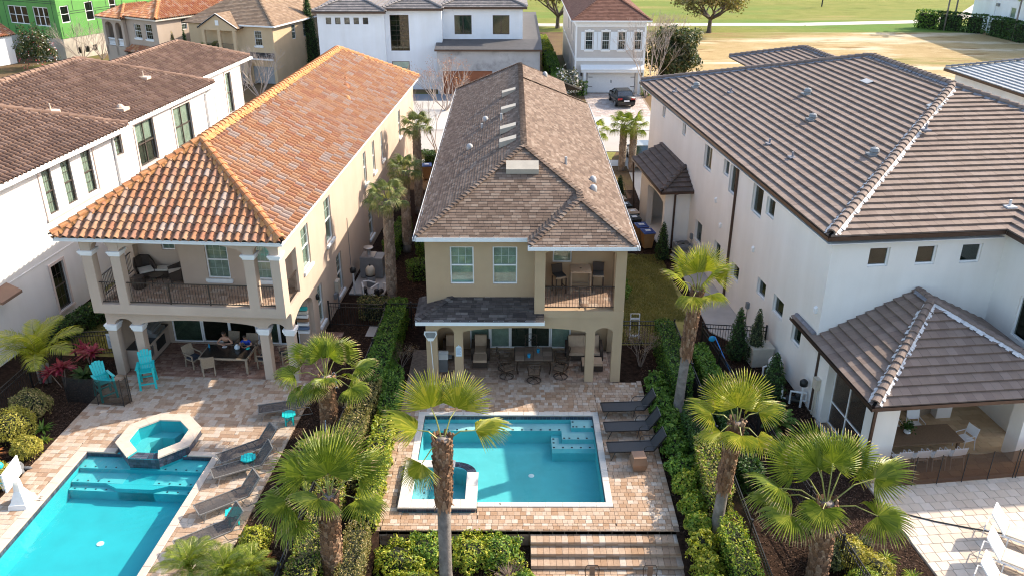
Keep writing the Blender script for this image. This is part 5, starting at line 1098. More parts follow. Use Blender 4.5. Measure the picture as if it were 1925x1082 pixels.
def hedge(F, pts, w, h, mat, label, lump_a=.10, leaf=.085, dens=420, z0=-.05, taper=.06, cat='hedge', group=None, ragged=.05, name='hedge'):
    """clipped hedge along a polyline: a dark twig core and leaves over top and sides"""
    u0, v0 = pts[0]; t = thing(name, label, cat, F, u0, v0, z0, group=group); P = []; Nn = []; core = MB()
    for (a, b) in zip(pts[:-1], pts[1:]):
        a = Vector((*a, 0)); b = Vector((*b, 0)); L = (b-a).length; d = (b-a)/L; n = Vector((-d.y, d.x, 0))
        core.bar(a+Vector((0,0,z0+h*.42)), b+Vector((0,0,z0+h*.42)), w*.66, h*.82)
        A = L*(w+2*h)+2*w*h; m = int(A*dens); s = VR.uniform(0, w+2*h, m); x = VR.uniform(-w*.4, L+w*.4, m)
        inset = np.abs(VR.normal(0, ragged, m))
        for si, xi, ii in zip(s, x, inset):
            if si < h: q = Vector((0,0,0))+n*(-w/2+ii*.8+taper*si/h)+Vector((0,0,si)); nn = -n
            elif si < h+w: q = n*(si-h-w/2)+Vector((0,0,h-ii)); nn = Vector((0,0,1))
            else: q = n*(w/2-ii*.8-taper*(1-(si-h-w)/h))+Vector((0,0,h-(si-h-w))); nn = n
            e = 0
            if xi < 0 or xi > L:
                k = w/2; fx = abs(xi if xi < 0 else xi-L)/(w*.4); sc = math.sqrt(max(0, 1-fx*fx)); q = Vector((q.x*sc, q.y*sc, q.z)); nn = nn*sc+d*(-fx if xi < 0 else fx)
            p = a+d*xi+q; P.append((p.x, p.y, p.z+z0)); Nn.append((nn.x, nn.y, nn.z+.35))
    P = np.array(P); Nn = np.array(Nn); Nn /= np.linalg.norm(Nn, axis=1)[:,None]
    P += Nn*(lump(P, 1.9, lump_a, u0)+lump(P, 5.0, lump_a*.5, v0))[:,None]
    P += VR.normal(0, .018, P.shape)
    V = leaf_mesh_arrays(P-np.array([u0,v0,z0]), Nn, leaf, VR); mats = [C[m] for m in (mat if isinstance(mat, (list, tuple)) else [mat])]
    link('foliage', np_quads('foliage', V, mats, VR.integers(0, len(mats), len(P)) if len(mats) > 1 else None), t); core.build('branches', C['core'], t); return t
def bush(F, u, v, r, h, mat, label, leaf=.09, n=2600, z0=-.05, cat='shrub', group=None, rough=.22, name='shrub', clumps=0, twigs=0, shell=.72, asp=.5):
    t = thing(name, label, cat, F, u, v, z0, group=group)
    d = VR.normal(size=(n,3)); d[:,2] = np.abs(d[:,2])*.9-.22; d /= np.linalg.norm(d, axis=1)[:,None]
    rad = VR.uniform(shell, 1.0, n)**.6; P = d*rad[:,None]
    f = 1+np.array([mnoise.noise(Vector((float(q[0])*2.2+u, float(q[1])*2.2+v, float(q[2])*2.2))) for q in d])*rough*2; P *= f[:,None]
    P = P*np.array([r, r, h*.62])+np.array([0,0,h*.40]); P[:,2] = np.maximum(P[:,2], .02)
    mats = [C[m] for m in (mat if isinstance(mat, (list, tuple)) else [mat])]
    V = leaf_mesh_arrays(P, d+np.array([0,0,.4]), leaf, VR, asp=asp)
    link('foliage', np_quads('foliage', V, mats, VR.integers(0, len(mats), n) if len(mats) > 1 else None), t)
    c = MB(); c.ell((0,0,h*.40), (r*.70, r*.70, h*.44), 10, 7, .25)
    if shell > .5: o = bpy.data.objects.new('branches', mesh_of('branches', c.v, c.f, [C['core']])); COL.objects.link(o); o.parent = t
    if twigs:
        m = MB()
        for i in range(twigs):
            a = random.uniform(0, 2*PI); el = random.uniform(.3, 1.3); L = r*random.uniform(.6, 1.15); p = Vector((0,0,.03)); q = p+Vector((math.cos(a)*math.cos(el), math.sin(a)*math.cos(el), math.sin(el)*h/r*.9))*L
            m.tube([p, (p+q)/2+Vector((0,0,.04)), q], [.013,.009,.004], 4, False)
        o = bpy.data.objects.new('stems', mesh_of('stems', m.v, m.f, [C['twig']])); COL.objects.link(o); o.parent = t
    return t
# ---- fan palms
def fan_mesh(R, n=34, spread=2.35, droop=.35, fold=.06, seed=0, tip=.18, shag=.0):
    """one fan blade: pleated leaflets radiating from the hastula, +Y is outwards, tips hang"""
    rr = random.Random(seed); mb = MB(); fuse = .55
    for i in range(n):
        a = -spread/2*1.0+spread*i/(n-1); a0 = a-spread/(n-1)/2; a1 = a+spread/(n-1)/2
        L = R*(.80+.20*math.cos(a*.75))*rr.uniform(.93, 1.06); pts = []
        dr = droop*(1+.5*rr.random())*(1+.6*abs(a)/spread*2*.5)
        for s in (.03,.30,.50,.68,.86,1.0):
            hang = -dr*R*max(0, (s-.5))**1.6*2.0
            cup = .16*R*s*(math.cos(a)*.3-.12)
            pts.append((s, hang+cup))
        wv = [1,1,.93,.58,.33,.05]
        sk = rr.uniform(-.05,.05)*(1+shag*3)
        prev = None
        for (s, z), wk in zip(pts, wv):
            am = a+sk*max(0, s-.5); h = (a1-a0)/2*wk
            c = (math.sin(am)*L*s, math.cos(am)*L*s); l = (math.sin(am-h)*L*s, math.cos(am-h)*L*s); r_ = (math.sin(am+h)*L*s, math.cos(am+h)*L*s)
            f = fold*R*min(s, .6)*.62*wk
            shrink = 1-.28*max(0, s-.5)*dr*2
            row = [(l[0]*shrink, l[1]*shrink, z-f), (c[0]*shrink, c[1]*shrink, z+f), (r_[0]*shrink, r_[1]*shrink, z-f)]
            if prev:
                mb.m = 1 if (s >= .999 and rr.random() < tip*2.4) or (s >= .9 and rr.random() < tip*.8) else 0
                k = len(mb.v); mb.v += prev+row; mb.f += [(k,k+1,k+4,k+3),(k+1,k+2,k+5,k+4)]; mb.mi += [mb.m]*2
            prev = row
    return mb
FANS = {}
def fan_palm(F, u, v, z0, ht, label, fronds, cat='palm tree', trunk=(.22,.15), boots=(.5,1.0), R=1.0, mat='palm', group=None, lean=(0,0), bootmat='boot', tip=.18, n=40, spread=3.3, droop=.24, bootr=1.25, name='fan_palm', stub=True):
    """fronds: list of (azimuth deg, elevation deg, stalk length, blade scale, pitch of the blade deg)"""
    t = thing(name, label, cat, F, u, v, z0, group=group)
    top = Vector((lean[0], lean[1], ht)); mb = MB(); K = 14; zb = boots[0]*ht
    P = [Vector((lean[0]*(i/K)**1.5, lean[1]*(i/K)**1.5, ht*i/K)) for i in range(K+1)]
    rad = [trunk[0]*(1+.55*math.exp(-i/K*ht/.28))*(1-(i/K))+trunk[1]*(i/K)+random.uniform(-.004,.004) for i in range(K+1)]
    mb.tube(P, rad, 12); o = bpy.data.objects.new('trunk', mesh_of('trunk', mb.v, mb.f, [C['trunk_grey']], smooth=True)); COL.objects.link(o); o.parent = t
    if boots[1] > boots[0]:
        m = MB(); zt = boots[1]*ht; rows = int((zt-zb)/.085); rr = random.Random(int(u*100))
        for r in range(rows):
            z = zb+(zt-zb)*r/rows; fz = z/ht; c = Vector((lean[0]*fz**1.5, lean[1]*fz**1.5, z)); rt = (trunk[0]*(1-fz)+trunk[1]*fz)*1.02; big = .75+.6*(r/rows)
            for k in range(9):
                a = 2*PI*(k+.5*(r % 2))/9+rr.uniform(-.12,.12); d = Vector((math.cos(a), math.sin(a), 0)); s = Vector((-d.y, d.x, 0)); w = rt*.40; L = rr.uniform(.13,.22)*bootr; out = rr.uniform(.02,.06)*bootr*big
                b0 = c+d*rt*.93; q = c+d*(rt+out)+Vector((0,0,L)); th = Vector((0,0,-.035))+d*.012
                m.add([b0-s*w, b0+s*w, q+s*w*.42, q-s*w*.42, b0-s*w+d*.05+th, b0+s*w+d*.05+th, q+s*w*.42+d*.03+th, q-s*w*.42+d*.03+th], [(0,1,2,3),(7,6,5,4),(3,2,6,7),(0,3,7,4),(1,5,6,2)])
            if r == 0 and bootr > 1:     # ragged skirt at the bottom of the boots
                for k in range(16):
                    a = 2*PI*k/16; d = Vector((math.cos(a), math.sin(a), 0)); s = Vector((-d.y, d.x, 0)); b0 = c+d*rt*1.0; q = c+d*(rt+rr.uniform(.02,.12))-Vector((0,0,rr.uniform(.05,.28)))
                    m.add([b0-s*.05, b0+s*.05, q+s*.02, q-s*.02], [(0,1,2,3)])
        o = bpy.data.objects.new('leaf_bases', mesh_of('leaf_bases', m.v, m.f, [C[bootmat]])); COL.objects.link(o); o.parent = t; o['kind'] = 'stuff'
    for i, (az, el, sl, sc, pt) in enumerate(fronds):
        key = (i % 4, n, round(spread,2), round(droop,2), mat, round(tip,2))
        if key not in FANS:
            fm = fan_mesh(1.0, n, spread, droop*(.8+.2*(i % 4)), .06, i*7+3, tip); FANS[key] = mesh_of('frond_blade', fm.v, fm.f, [C[mat], C['palm_tip']], fm.mi)
        az = RAD(az); el = RAD(el); d = Vector((math.cos(az)*math.cos(el), math.sin(az)*math.cos(el), math.sin(el))); e = top+d*sl-Vector((0,0,.10*sl))
        m = MB(); mid = top+d*sl*.55+Vector((0,0,.05*sl)); m.tube([top-Vector((0,0,.15)), mid, e], [.026,.019,.013], 5, False)
        o = bpy.data.objects.new('frond', mesh_of('frond', m.v, m.f, [C['petiole']])); COL.objects.link(o); o.parent = t
        p = RAD(pt); y = Vector((math.cos(az)*math.cos(p), math.sin(az)*math.cos(p), math.sin(p))); x = Vector((math.sin(az), -math.cos(az), 0)); z = x.cross(y)
        M = Matrix((x, y, z)).transposed().to_4x4() @ Matrix.Scale(R*sc, 4) @ Matrix.Rotation(random.uniform(-.25,.25), 4, 'Y'); M.translation = e
        piece('frond_blade', FANS[key], o, M)
    return t
def ring(n, el0, el1, sl, sc, pt0, pt1, seed=0, jit=12, az0=0):
    rr = random.Random(seed); out = []
    for i in range(n):
        f = i/(n-1) if n > 1 else 0; el = el0+(el1-el0)*f
        out.append(((az0+137.5*i+rr.uniform(-jit, jit)) % 360, el+rr.uniform(-6,6), sl*rr.uniform(.85,1.15), sc*rr.uniform(.88,1.1), pt0+(pt1-pt0)*f+rr.uniform(-8,8)))
    return out
# ---- feather palms
def feather(L, n=30, w=.34, arch_=.5, seed=0, leafw=.022, vee=.4):
    rr = random.Random(seed); mb = MB(); pts = []
    for i in range(9):
        s = i/8; pts.append(Vector((0, L*math.sin(s*1.15)/math.sin(1.15)*1.0*(1-.12*arch_*s), L*arch_*(s*.75-s*s*1.05))))
    mb.tube(pts, [.016*(1-.8*i/8)+.003 for i in range(9)], 4, False); mb.m = 1
    for i in range(n):
        s = .14+.85*i/(n-1); k = s*8; j = min(int(k), 7); p = pts[j].lerp(pts[j+1], k-j); tg = (pts[j+1]-pts[j]).normalized()
        ll = w*L*(math.sin(PI*min(1, s*.85+.15))**.6)*rr.uniform(.85,1.1)
        for sd in (-1, 1):
            out = (Vector((sd,0,0))*.85+tg*.62+Vector((0,0,vee*.5))).normalized(); up = Vector((0,0,1)); sidev = tg*leafw
            m_ = p+out*ll*.55; e = p+out*ll*.95+Vector((0,0,-ll*.28*rr.uniform(.4,1.4))); 
            a = len(mb.v); mb.v += [tuple(p-sidev*.5), tuple(p+sidev*.5), tuple(m_+sidev), tuple(m_-sidev), tuple(e)]; mb.f += [(a,a+1,a+2,a+3),(a+3,a+2,a+4)]; mb.mi += [1,1]
    return mb
FEA = {}
def feather_palm(F, u, v, z0, label, fronds, mat, ht=.3, tr=.05, cat='palm', L=1.6, n=30, w=.34, arch_=.5, leafw=.022, name='feather_palm', group=None, stem='trunk_grey', vee=.4, stems=1):
    t = thing(name, label, cat, F, u, v, z0, group=group); m = MB()
    for k in range(stems): m.tube([(.12*k-.06*(stems-1),.08*(k % 2),0),(.14*k-.07*(stems-1),.1*(k % 2),ht)], [tr*1.2, tr], 7)
    o = bpy.data.objects.new('trunk', mesh_of('trunk', m.v, m.f, [C[stem]], smooth=True)); COL.objects.link(o); o.parent = t
    for i, (az, el, sc) in enumerate(fronds):
        key = (i % 3, L, n, w, arch_, mat)
        if key not in FEA:
            fm = feather(L, n, w, arch_*(.85+.15*(i % 3)), i, leafw, vee); FEA[key] = mesh_of('frond', fm.v, fm.f, [C['petiole'], C[mat]], fm.mi)
        az, el = RAD(az), RAD(el); y = Vector((math.cos(az)*math.cos(el), math.sin(az)*math.cos(el), math.sin(el))); x = Vector((math.sin(az), -math.cos(az), 0)); z = x.cross(y)
        M = Matrix((x, y, z)).transposed().to_4x4() @ Matrix.Scale(sc, 4); M.translation = Vector((0,0,ht*.98)); piece('frond', FEA[key], t, M)
    return t
def spiky(F, u, v, z0, label, mat, n=26, L=.55, w=.05, name='spiky_plant', cat='plant', group=None, up=.9, ht=0.0, heads=1, stemmat='twig', spread=.2):
    """strap-leaved plant: each strap arches from the crown"""
    t = thing(name, label, cat, F, u, v, z0, group=group); mb = MB(); sm = MB()
    for h in range(heads):
        c = Vector((random.uniform(-spread, spread), random.uniform(-spread, spread), ht*random.uniform(.6,1.1))) if heads > 1 else Vector((0,0,ht))
        if ht > .05: sm.tube([(c.x*.3,c.y*.3,0), c], [.022,.016], 5)
        for i in range(n):
            a = 2.4*i+random.uniform(-.3,.3); el = up*(.25+.75*(1-i/n))+random.uniform(-.1,.1); l = L*random.uniform(.7,1.1); d = Vector((math.cos(a)*math.cos(el), math.sin(a)*math.cos(el), math.sin(el))); s = Vector((-math.sin(a), math.cos(a), 0)); pr = None
            for (q, wk) in ((0,.6),(.35,1),(.7,.8),(1,.05)):
                p = c+d*l*q+Vector((0,0,-.5*l*q*q*math.cos(el))); row = [p-s*w/2*wk, p+Vector((0,0,-.012*wk)), p+s*w/2*wk]
                if pr: k = len(mb.v); mb.v += [tuple(x) for x in pr+row]; mb.f += [(k,k+1,k+4,k+3),(k+1,k+2,k+5,k+4)]; mb.mi += [0,0]
                pr = row
    o = bpy.data.objects.new('leaves', mesh_of('leaves', mb.v, mb.f, [C[mat]])); COL.objects.link(o); o.parent = t
    if sm.v: o = bpy.data.objects.new('stems', mesh_of('stems', sm.v, sm.f, [C[stemmat]])); COL.objects.link(o); o.parent = t
    return t
def conifer(F, u, v, z0, h, r, mat, label, n=2600, leaf=.10, group=None, cat='tree', name='conifer'):
    t = thing(name, label, cat, F, u, v, z0, group=group); zz = VR.beta(1.1, 1.5, n)*h; ang = VR.uniform(0, 2*PI, n); k = 9
    prof = np.minimum(1.0, zz/(h*.12)+.35)*(1-zz/h)**.62; rr = r*prof*(.70+.35*np.abs(np.sin(ang*3.5+zz*5.0/h*3)))*VR.uniform(.7,1.05,n)
    P = np.stack([rr*np.cos(ang), rr*np.sin(ang), zz+.05], 1); Nn = np.stack([np.cos(ang), np.sin(ang), np.full(n,.9)], 1)
    V = leaf_mesh_arrays(P, Nn, leaf, VR, asp=.38); link('crown', np_quads('crown', V, [C[mat]]), t)
    c = MB(); c.lathe([(r*.45,.1),(r*.62,h*.2),(r*.45,h*.55),(r*.1,h*.93)], (0,0,0), 8); o = bpy.data.objects.new('branches', mesh_of('branches', c.v, c.f, [C['core']])); COL.objects.link(o); o.parent = t
    return t
def branch_tree(F, u, v, z0, h, label, mat='twig_pale', leaf=None, stems=3, spread=.45, depth=5, r0=.07, cat='tree', name='bare_tree', group=None, seed=1, leafn=0, leafs=.25, up=.35, ang=.5, shrink=.74, trunk_h=0.0, leafspread=.5):
    t = thing(name, label, cat, F, u, v, z0, group=group); rr = random.Random(seed); mb = MB(); tips = []
    def grow(p, d, L, r, k):
        q = p+d*L; m_ = p+d*L*.5+Vector((rr.uniform(-1,1), rr.uniform(-1,1), 0))*L*.05
        mb.tube([p, m_, q], [r, r*.85, r*.7], 6 if r > .03 else 3, False)
        if k <= 1: tips.append(q)
        if k == 0: return
        for i in range(rr.choice([2,2,3]) if k > 1 else 3):
            e = (d+Vector((rr.uniform(-1,1), rr.uniform(-1,1), rr.uniform(-.4,.7)))*ang+Vector((0,0,up*.25))).normalized(); grow(q, e, L*shrink*rr.uniform(.8,1.15), r*.62, k-1)
    p0 = Vector((0,0,0)); tot = sum(shrink**i for i in range(depth+1)); L0 = (h-trunk_h)/tot*1.12
    if trunk_h: mb.tube([(0,0,-.05),(0,0,trunk_h*.4),(.05,0,trunk_h)], [r0*1.5, r0*1.1, r0], 9, False); p0 = Vector((.05,0,trunk_h*.97))
    for i in range(stems):
        a = 2*PI*i/stems+rr.uniform(-.4,.4); s = spread*rr.uniform(.5,1.2); grow(p0+Vector((math.cos(a)*.05, math.sin(a)*.05, 0)), Vector((math.cos(a)*s, math.sin(a)*s, 1)).normalized(), L0, r0*(.8 if trunk_h else 1), depth)
    o = bpy.data.objects.new('trunk', mesh_of('trunk', mb.v, mb.f, [C[mat]])); COL.objects.link(o); o.parent = t
    if leafn and leaf:
        T = np.array([tuple(x) for x in tips]); idx = VR.integers(0, len(T), leafn); P = T[idx]+VR.normal(0, leafspread, (leafn,3))*np.array([1,1,.7]); d = VR.normal(size=(leafn,3)); d[:,2] += .6
        V = leaf_mesh_arrays(P, d, leafs, VR); mats = [C[m] for m in (leaf if isinstance(leaf, (list,tuple)) else [leaf])]; link('crown', np_quads('crown', V, mats, VR.integers(0, len(mats), leafn) if len(mats) > 1 else None), t)
    return t
# ------------------------------------------------------------------ hedges between the lots
hedge('M', [(-5.35,36.0),(-5.5,29.2)], .95, 1.25, 'leaf_green', 'bright green clipped hedge by the rear fence gate, left of the tan house', leaf=.10, group='boundary hedges')
hedge('M', [(-5.6,28.9),(-5.85,23.6)], 1.0, 1.25, 'leaf_olive', 'browned olive hedge left of the small square pool, behind the leafy palm', leaf=.085, group='boundary hedges')
hedge('M', [(-5.95,22.6),(-6.05,15.5)], .95, 1.1, ['leaf_limegreen','leaf_olive'], 'speckled hedge at the bottom edge left of the tall yellow green fan palm', leaf=.085, group='boundary hedges')
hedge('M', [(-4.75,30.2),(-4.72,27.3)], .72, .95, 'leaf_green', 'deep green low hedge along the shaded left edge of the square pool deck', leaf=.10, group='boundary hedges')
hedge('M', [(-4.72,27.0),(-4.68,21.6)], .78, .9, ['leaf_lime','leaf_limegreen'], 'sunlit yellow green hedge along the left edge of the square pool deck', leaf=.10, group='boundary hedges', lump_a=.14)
hedge('M', [(-4.75,20.7),(-4.72,15.5)], .75, .9, 'leaf_olive', 'dull olive clipped hedge at the bottom edge beside the mulch bed', leaf=.07, dens=520, group='boundary hedges')
for i, (v, m, lb) in enumerate(((30.1,'leaf_green','shaded'),)): pass
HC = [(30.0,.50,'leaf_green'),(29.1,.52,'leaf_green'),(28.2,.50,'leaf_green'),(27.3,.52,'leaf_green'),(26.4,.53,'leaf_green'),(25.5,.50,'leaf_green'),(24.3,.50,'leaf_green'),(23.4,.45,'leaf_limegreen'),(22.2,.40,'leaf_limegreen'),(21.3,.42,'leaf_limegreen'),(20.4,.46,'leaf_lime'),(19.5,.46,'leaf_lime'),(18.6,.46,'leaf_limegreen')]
HCL = ['behind the topmost black lounger','beside the topmost black lounger','beside the middle black lounger','beside the lowest black lounger','just past the brown side table','beside the brown side table','below the brown side table','at the middle of the right deck edge','isolated low','at the lower right deck corner','yellow tipped beside the top garden step','yellow tipped beside the lower garden steps','at the bottom edge beside the last garden step']
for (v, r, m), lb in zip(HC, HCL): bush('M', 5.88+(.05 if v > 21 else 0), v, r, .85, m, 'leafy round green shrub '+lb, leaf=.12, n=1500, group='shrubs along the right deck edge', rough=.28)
hedge('M', [(6.72,33.6),(6.75,28.9)], .85, 1.4, ['leaf_green','leaf_deep'], 'tall dark green hedge inside the right fence near the gate', leaf=.10, group='boundary hedges')
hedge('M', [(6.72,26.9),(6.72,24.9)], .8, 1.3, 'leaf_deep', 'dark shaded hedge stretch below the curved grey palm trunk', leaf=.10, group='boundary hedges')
hedge('M', [(6.72,24.6),(6.70,22.0)], .85, 1.35, ['leaf_limegreen','leaf_olive'], 'pale variegated hedge stretch with orange tips inside the right fence', leaf=.09, group='boundary hedges')
hedge('M', [(6.72,20.6),(6.74,15.5)], .8, 1.25, 'leaf_limegreen', 'clipped speckled hedge at the bottom edge inside the right fence', leaf=.085, group='boundary hedges')
hedge('M', [(7.95,31.8),(8.1,29.2)], .8, 1.1, 'leaf_green', 'leafy green hedge just outside the right fence near the blue pool brush', leaf=.13, group='boundary hedges')
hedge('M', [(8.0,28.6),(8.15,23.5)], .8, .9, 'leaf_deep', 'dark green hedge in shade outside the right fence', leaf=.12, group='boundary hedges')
hedge('L', [(-9.3,36.2),(-8.3,36.2)], .9, 1.0, ['leaf_olive','leaf_dusty'], 'boxy olive hedge block behind the left gate fence', leaf=.085, group='clipped box hedges')
hedge('M', [(-5.2,41.2),(-4.2,41.2)], .9, 1.0, 'leaf_green', 'clipped hedge block against the left wall of the tan house', leaf=.085, group='clipped box hedges'); hedge('M', [(-5.1,44.6),(-4.3,43.4)], .8, 1.1, 'leaf_green', 'clipped hedge block behind another by the tan house left wall', leaf=.085, group='clipped box hedges')
hedge('L', [(-9.5,43.2),(-9.3,47.2)], .8, 1.1, 'leaf_green', 'dark green hedge under the palms along the beige house side wall', leaf=.09, group='clipped box hedges')
hedge('M', [(-6.4,61.0),(-4.4,61.0)], 1.2, 1.3, 'leaf_deep', 'dark box hedge by the road between the beige and tan houses', leaf=.10, group='clipped box hedges')
hedge('L', [(-22.8,32.2),(-21.6,35.9)], .9, .9, 'leaf_deep', 'dark bushy hedge along the foot of the white house at left', leaf=.11, group='clipped box hedges', lump_a=.2)
# planting by the left pool
for a in (('L',-20.3,26.7,.78,1.25,'leaf_olive','rounded olive clipped shrub below the yellow palm'),('L',-20.15,25.35,.85,1.25,'leaf_yellow','large yellow clipped shrub at the left edge above the orange plants'),('L',-19.05,24.35,.52,.8,'leaf_yellow','small yellow shrub just behind the turtle statue'),('L',-19.0,22.6,.62,.9,'leaf_yellow','yellow shrub at the left edge next to the basketball hoop')):
    bush(*a, leaf=.075, n=3200, group='clipped round shrubs by the left pool', rough=.10)
spiky('L', -19.5, 26.0, -.04, 'bright green strap leaf clump in mulch beside the left deck', 'leaf_green', n=40, L=.6, w=.06); spiky('L', -19.0, 25.3, -.04, 'small green strap leaf clump in mulch nearest the deck', 'leaf_limegreen', n=26, L=.4, w=.06)
spiky('L', -20.35, 29.1, -.04, 'tall magenta red leaved plant with a dry woody stem', 'leaf_red', n=26, L=.62, w=.12, ht=1.0, heads=3, spread=.3); spiky('L', -20.3, 31.0, -.04, 'dark red leaved plant by the sign on the left fence', 'leaf_red', n=26, L=.7, w=.12, ht=.7, heads=3, spread=.4)
spiky('L', -19.95, 29.9, -.04, 'dark green broad leaved plant behind the mesh fence', 'leaf_deep', n=44, L=.85, w=.12); spiky('L', -20.1, 24.0, -.04, 'orange red spiky plant at the left edge', 'leaf_rust', n=34, L=.6, w=.08, heads=3, ht=.35, spread=.4); spiky('L', -20.0, 23.1, -.04, 'flame orange spiky plant beside the turtle statue', 'leaf_rust', n=30, L=.6, w=.08, heads=2, ht=.3, spread=.3)
spiky('L', -8.75, 19.6, -.04, 'orange bromeliad in mulch beside the lower left fence', 'leaf_rust', n=34, L=.5, w=.05)
feather_palm('L', -21.3, 29.3, -.04, 'big yellow green feather palm beside the white house at left', [(15,48,1.2),(70,62,1.1),(120,68,1.0),(-25,40,1.25),(-60,35,1.2),(-100,45,1.15),(-140,50,1.1),(185,55,1.1),(45,78,.95),(-80,70,1.1),(235,66,1.0)], 'palm_y', ht=.9, tr=.06, L=2.1, n=46, w=.30, arch_=.75, leafw=.017, stems=4, cat='palm tree', vee=.1)
for i, (u, v, s, lb) in enumerate(((-6.65,24.4,1.0,'feathery green palm beside the loungers, upper of the pair'),(-6.95,23.2,.95,'feathery green palm beside the loungers, lower of the pair'),)):
    feather_palm('M', u, v, -.04, lb, [((137*k) % 360, 65-58*k/15, s*random.uniform(.85,1.1)) for k in range(16)], 'palm', ht=.75, tr=.06, L=1.05, n=42, w=.27, arch_=.85, leafw=.010, vee=.2, group='pygmy date palms', cat='palm tree')
for i, (u, v, s, lb) in enumerate(((-10.6,18.6,1.0,'bushy feather palm at the bottom edge below the lowest lounger'),(-9.45,18.4,1.05,'bushy feather palm at the bottom edge between two others'),(-8.75,18.55,.85,'bushy feather palm at the bottom edge next to the orange bromeliad'))):
    feather_palm('L', u, v, -.04, lb, [((137*k) % 360, 72-62*k/19, s*random.uniform(.85,1.1)) for k in range(20)], 'palm', ht=.45, tr=.06, L=1.15, n=42, w=.27, arch_=.85, leafw=.010, vee=.2, group='pygmy date palms', cat='palm tree')
bush('L', -9.2, 20.1, .48, .8, 'leaf_lime', 'yellow green shrub beside the lowest lounger on the left deck', leaf=.085, n=1800); bush('L', -9.35, 18.9, .6, .8, 'leaf_limegreen', 'lime shrub among the feather palms at the bottom', leaf=.08, n=1800)
# bed in front of the steps
for u, v, r, h, m, lb in ((-3.5,20.3,.75,.95,['leaf_lime','leaf_limegreen'],'yellow green shrub in the front bed, leftmost'),(-2.75,20.75,.62,.9,['leaf_limegreen','leaf_green'],'green shrub in the front bed left of the grey palm trunk'),(-1.2,20.7,.7,.9,['leaf_lime','leaf_limegreen'],'yellow shrub in the front bed right of the grey palm trunk'),(-.35,20.75,.62,.9,['leaf_limegreen','leaf_green'],'green shrub in the front bed under the retaining wall'),(-2.9,19.2,.8,.85,['leaf_lime','leaf_limegreen'],'yellow shrub at the bottom left of the front bed'),(-.9,19.0,.5,.6,['leaf_lime','leaf_limegreen'],'thin yellow shrub at the bottom of the front bed'),(.35,19.55,.38,.6,['leaf_limegreen','leaf_green'],'small shrub in the front bed beside the steps')):
    bush('M', u, v, r, h, m, lb, leaf=.095, n=2300, z0=-.62, group='shrubs in the front bed', rough=.3, twigs=14)
bush('M', -.05, 19.9, .7, .8, 'leaf_lime', 'half bare shrub with dry twigs in the front bed', leaf=.09, n=140, z0=-.62, shell=.3, twigs=90)
# right yard planting
conifer('R', 13.25, 31.4, -.04, 2.5, .55, 'leaf_deep', 'dark upright shrub in front of the right fence panel', group='upright conifers', cat='shrub', n=2000); conifer('R', 13.9, 31.0, -.04, 2.6, .5, 'leaf_dusty', 'dusty upright shrub against the white wall behind the right fence panel', group='upright conifers', cat='shrub', n=1700)
conifer('R', 13.55, 28.1, -.04, 2.1, .65, 'leaf_deep', 'dark cone shrub by the white pool equipment', group='upright conifers', cat='shrub', n=2200); conifer('R', 12.95, 42.6, -.04, 2.2, .5, 'leaf_deep', 'small cone shrub beside the wheelie bins', group='upright conifers', cat='shrub', n=1500)
feather_palm('R', 12.9, 26.0, -.04, 'dark green cycad fern in the shade by the patio', [((137*k) % 360, 60-45*k/15, random.uniform(.85,1.05)) for k in range(16)], 'leaf_green', ht=.15, tr=.08, L=1.0, n=30, w=.20, arch_=.5, leafw=.02, name='cycad', cat='plant')
for u, v, r, m, lb in ((11.75,18.9,.55,'leaf_dusty','grey green shrub at the foot of the big right palm'),(12.35,18.9,.6,'leaf_yellow','bright yellow shrub at the foot of the big right palm'),(12.8,18.2,.55,'leaf_yellow','yellow shrub at the bottom edge by the right patio'),(12.2,17.6,.6,'leaf_limegreen','green shrub at the bottom edge by the right patio')): bush('R', u, v, r, .8, m, lb, leaf=.075, n=1700)
spiky('R', 13.6, 18.9, -.04, 'variegated strap leaf clump by the right patio edge', 'leaf_limegreen', n=40, L=.5, w=.035); spiky('R', 14.0, 18.1, -.04, 'variegated strap leaf clump at the bottom right patio corner', 'leaf_limegreen', n=40, L=.45, w=.035); spiky('R', 13.2, 19.7, -.04, 'strap leaf clump under the big right palm', 'leaf_dusty', n=36, L=.5, w=.04)
branch_tree('M', 5.55, 32.0, -.04, 1.5, 'leafless brown shrub beside the right corner of the tan house', 'twig', stems=7, spread=.5, depth=4, r0=.018, name='bare_shrub', cat='shrub', seed=4, leaf='leaf_dry', leafn=900, leafs=.06, leafspread=.12)
branch_tree('M', -4.75, 31.9, -.04, .9, 'dry brown shrub left of the tan house patio', 'twig', stems=6, spread=.6, depth=3, r0=.015, name='bare_shrub', cat='shrub', seed=5, leaf='leaf_dry', leafn=700, leafs=.06, leafspread=.12)
bush('M', 5.15, 38.8, .75, 1.2, 'leaf_green', 'dark green bush against the right wall of the tan house', leaf=.1, n=1800); conifer('M', 6.3, 50.5, -.04, 2.4, .6, 'leaf_deep', 'tall dark shrub behind the tan house near the twin palms', n=1400, cat='shrub'); conifer('M', 6.9, 52.2, -.04, 2.2, .6, 'leaf_deep', 'tall dark shrub behind the tan house, beyond its twin', n=1400, cat='shrub')
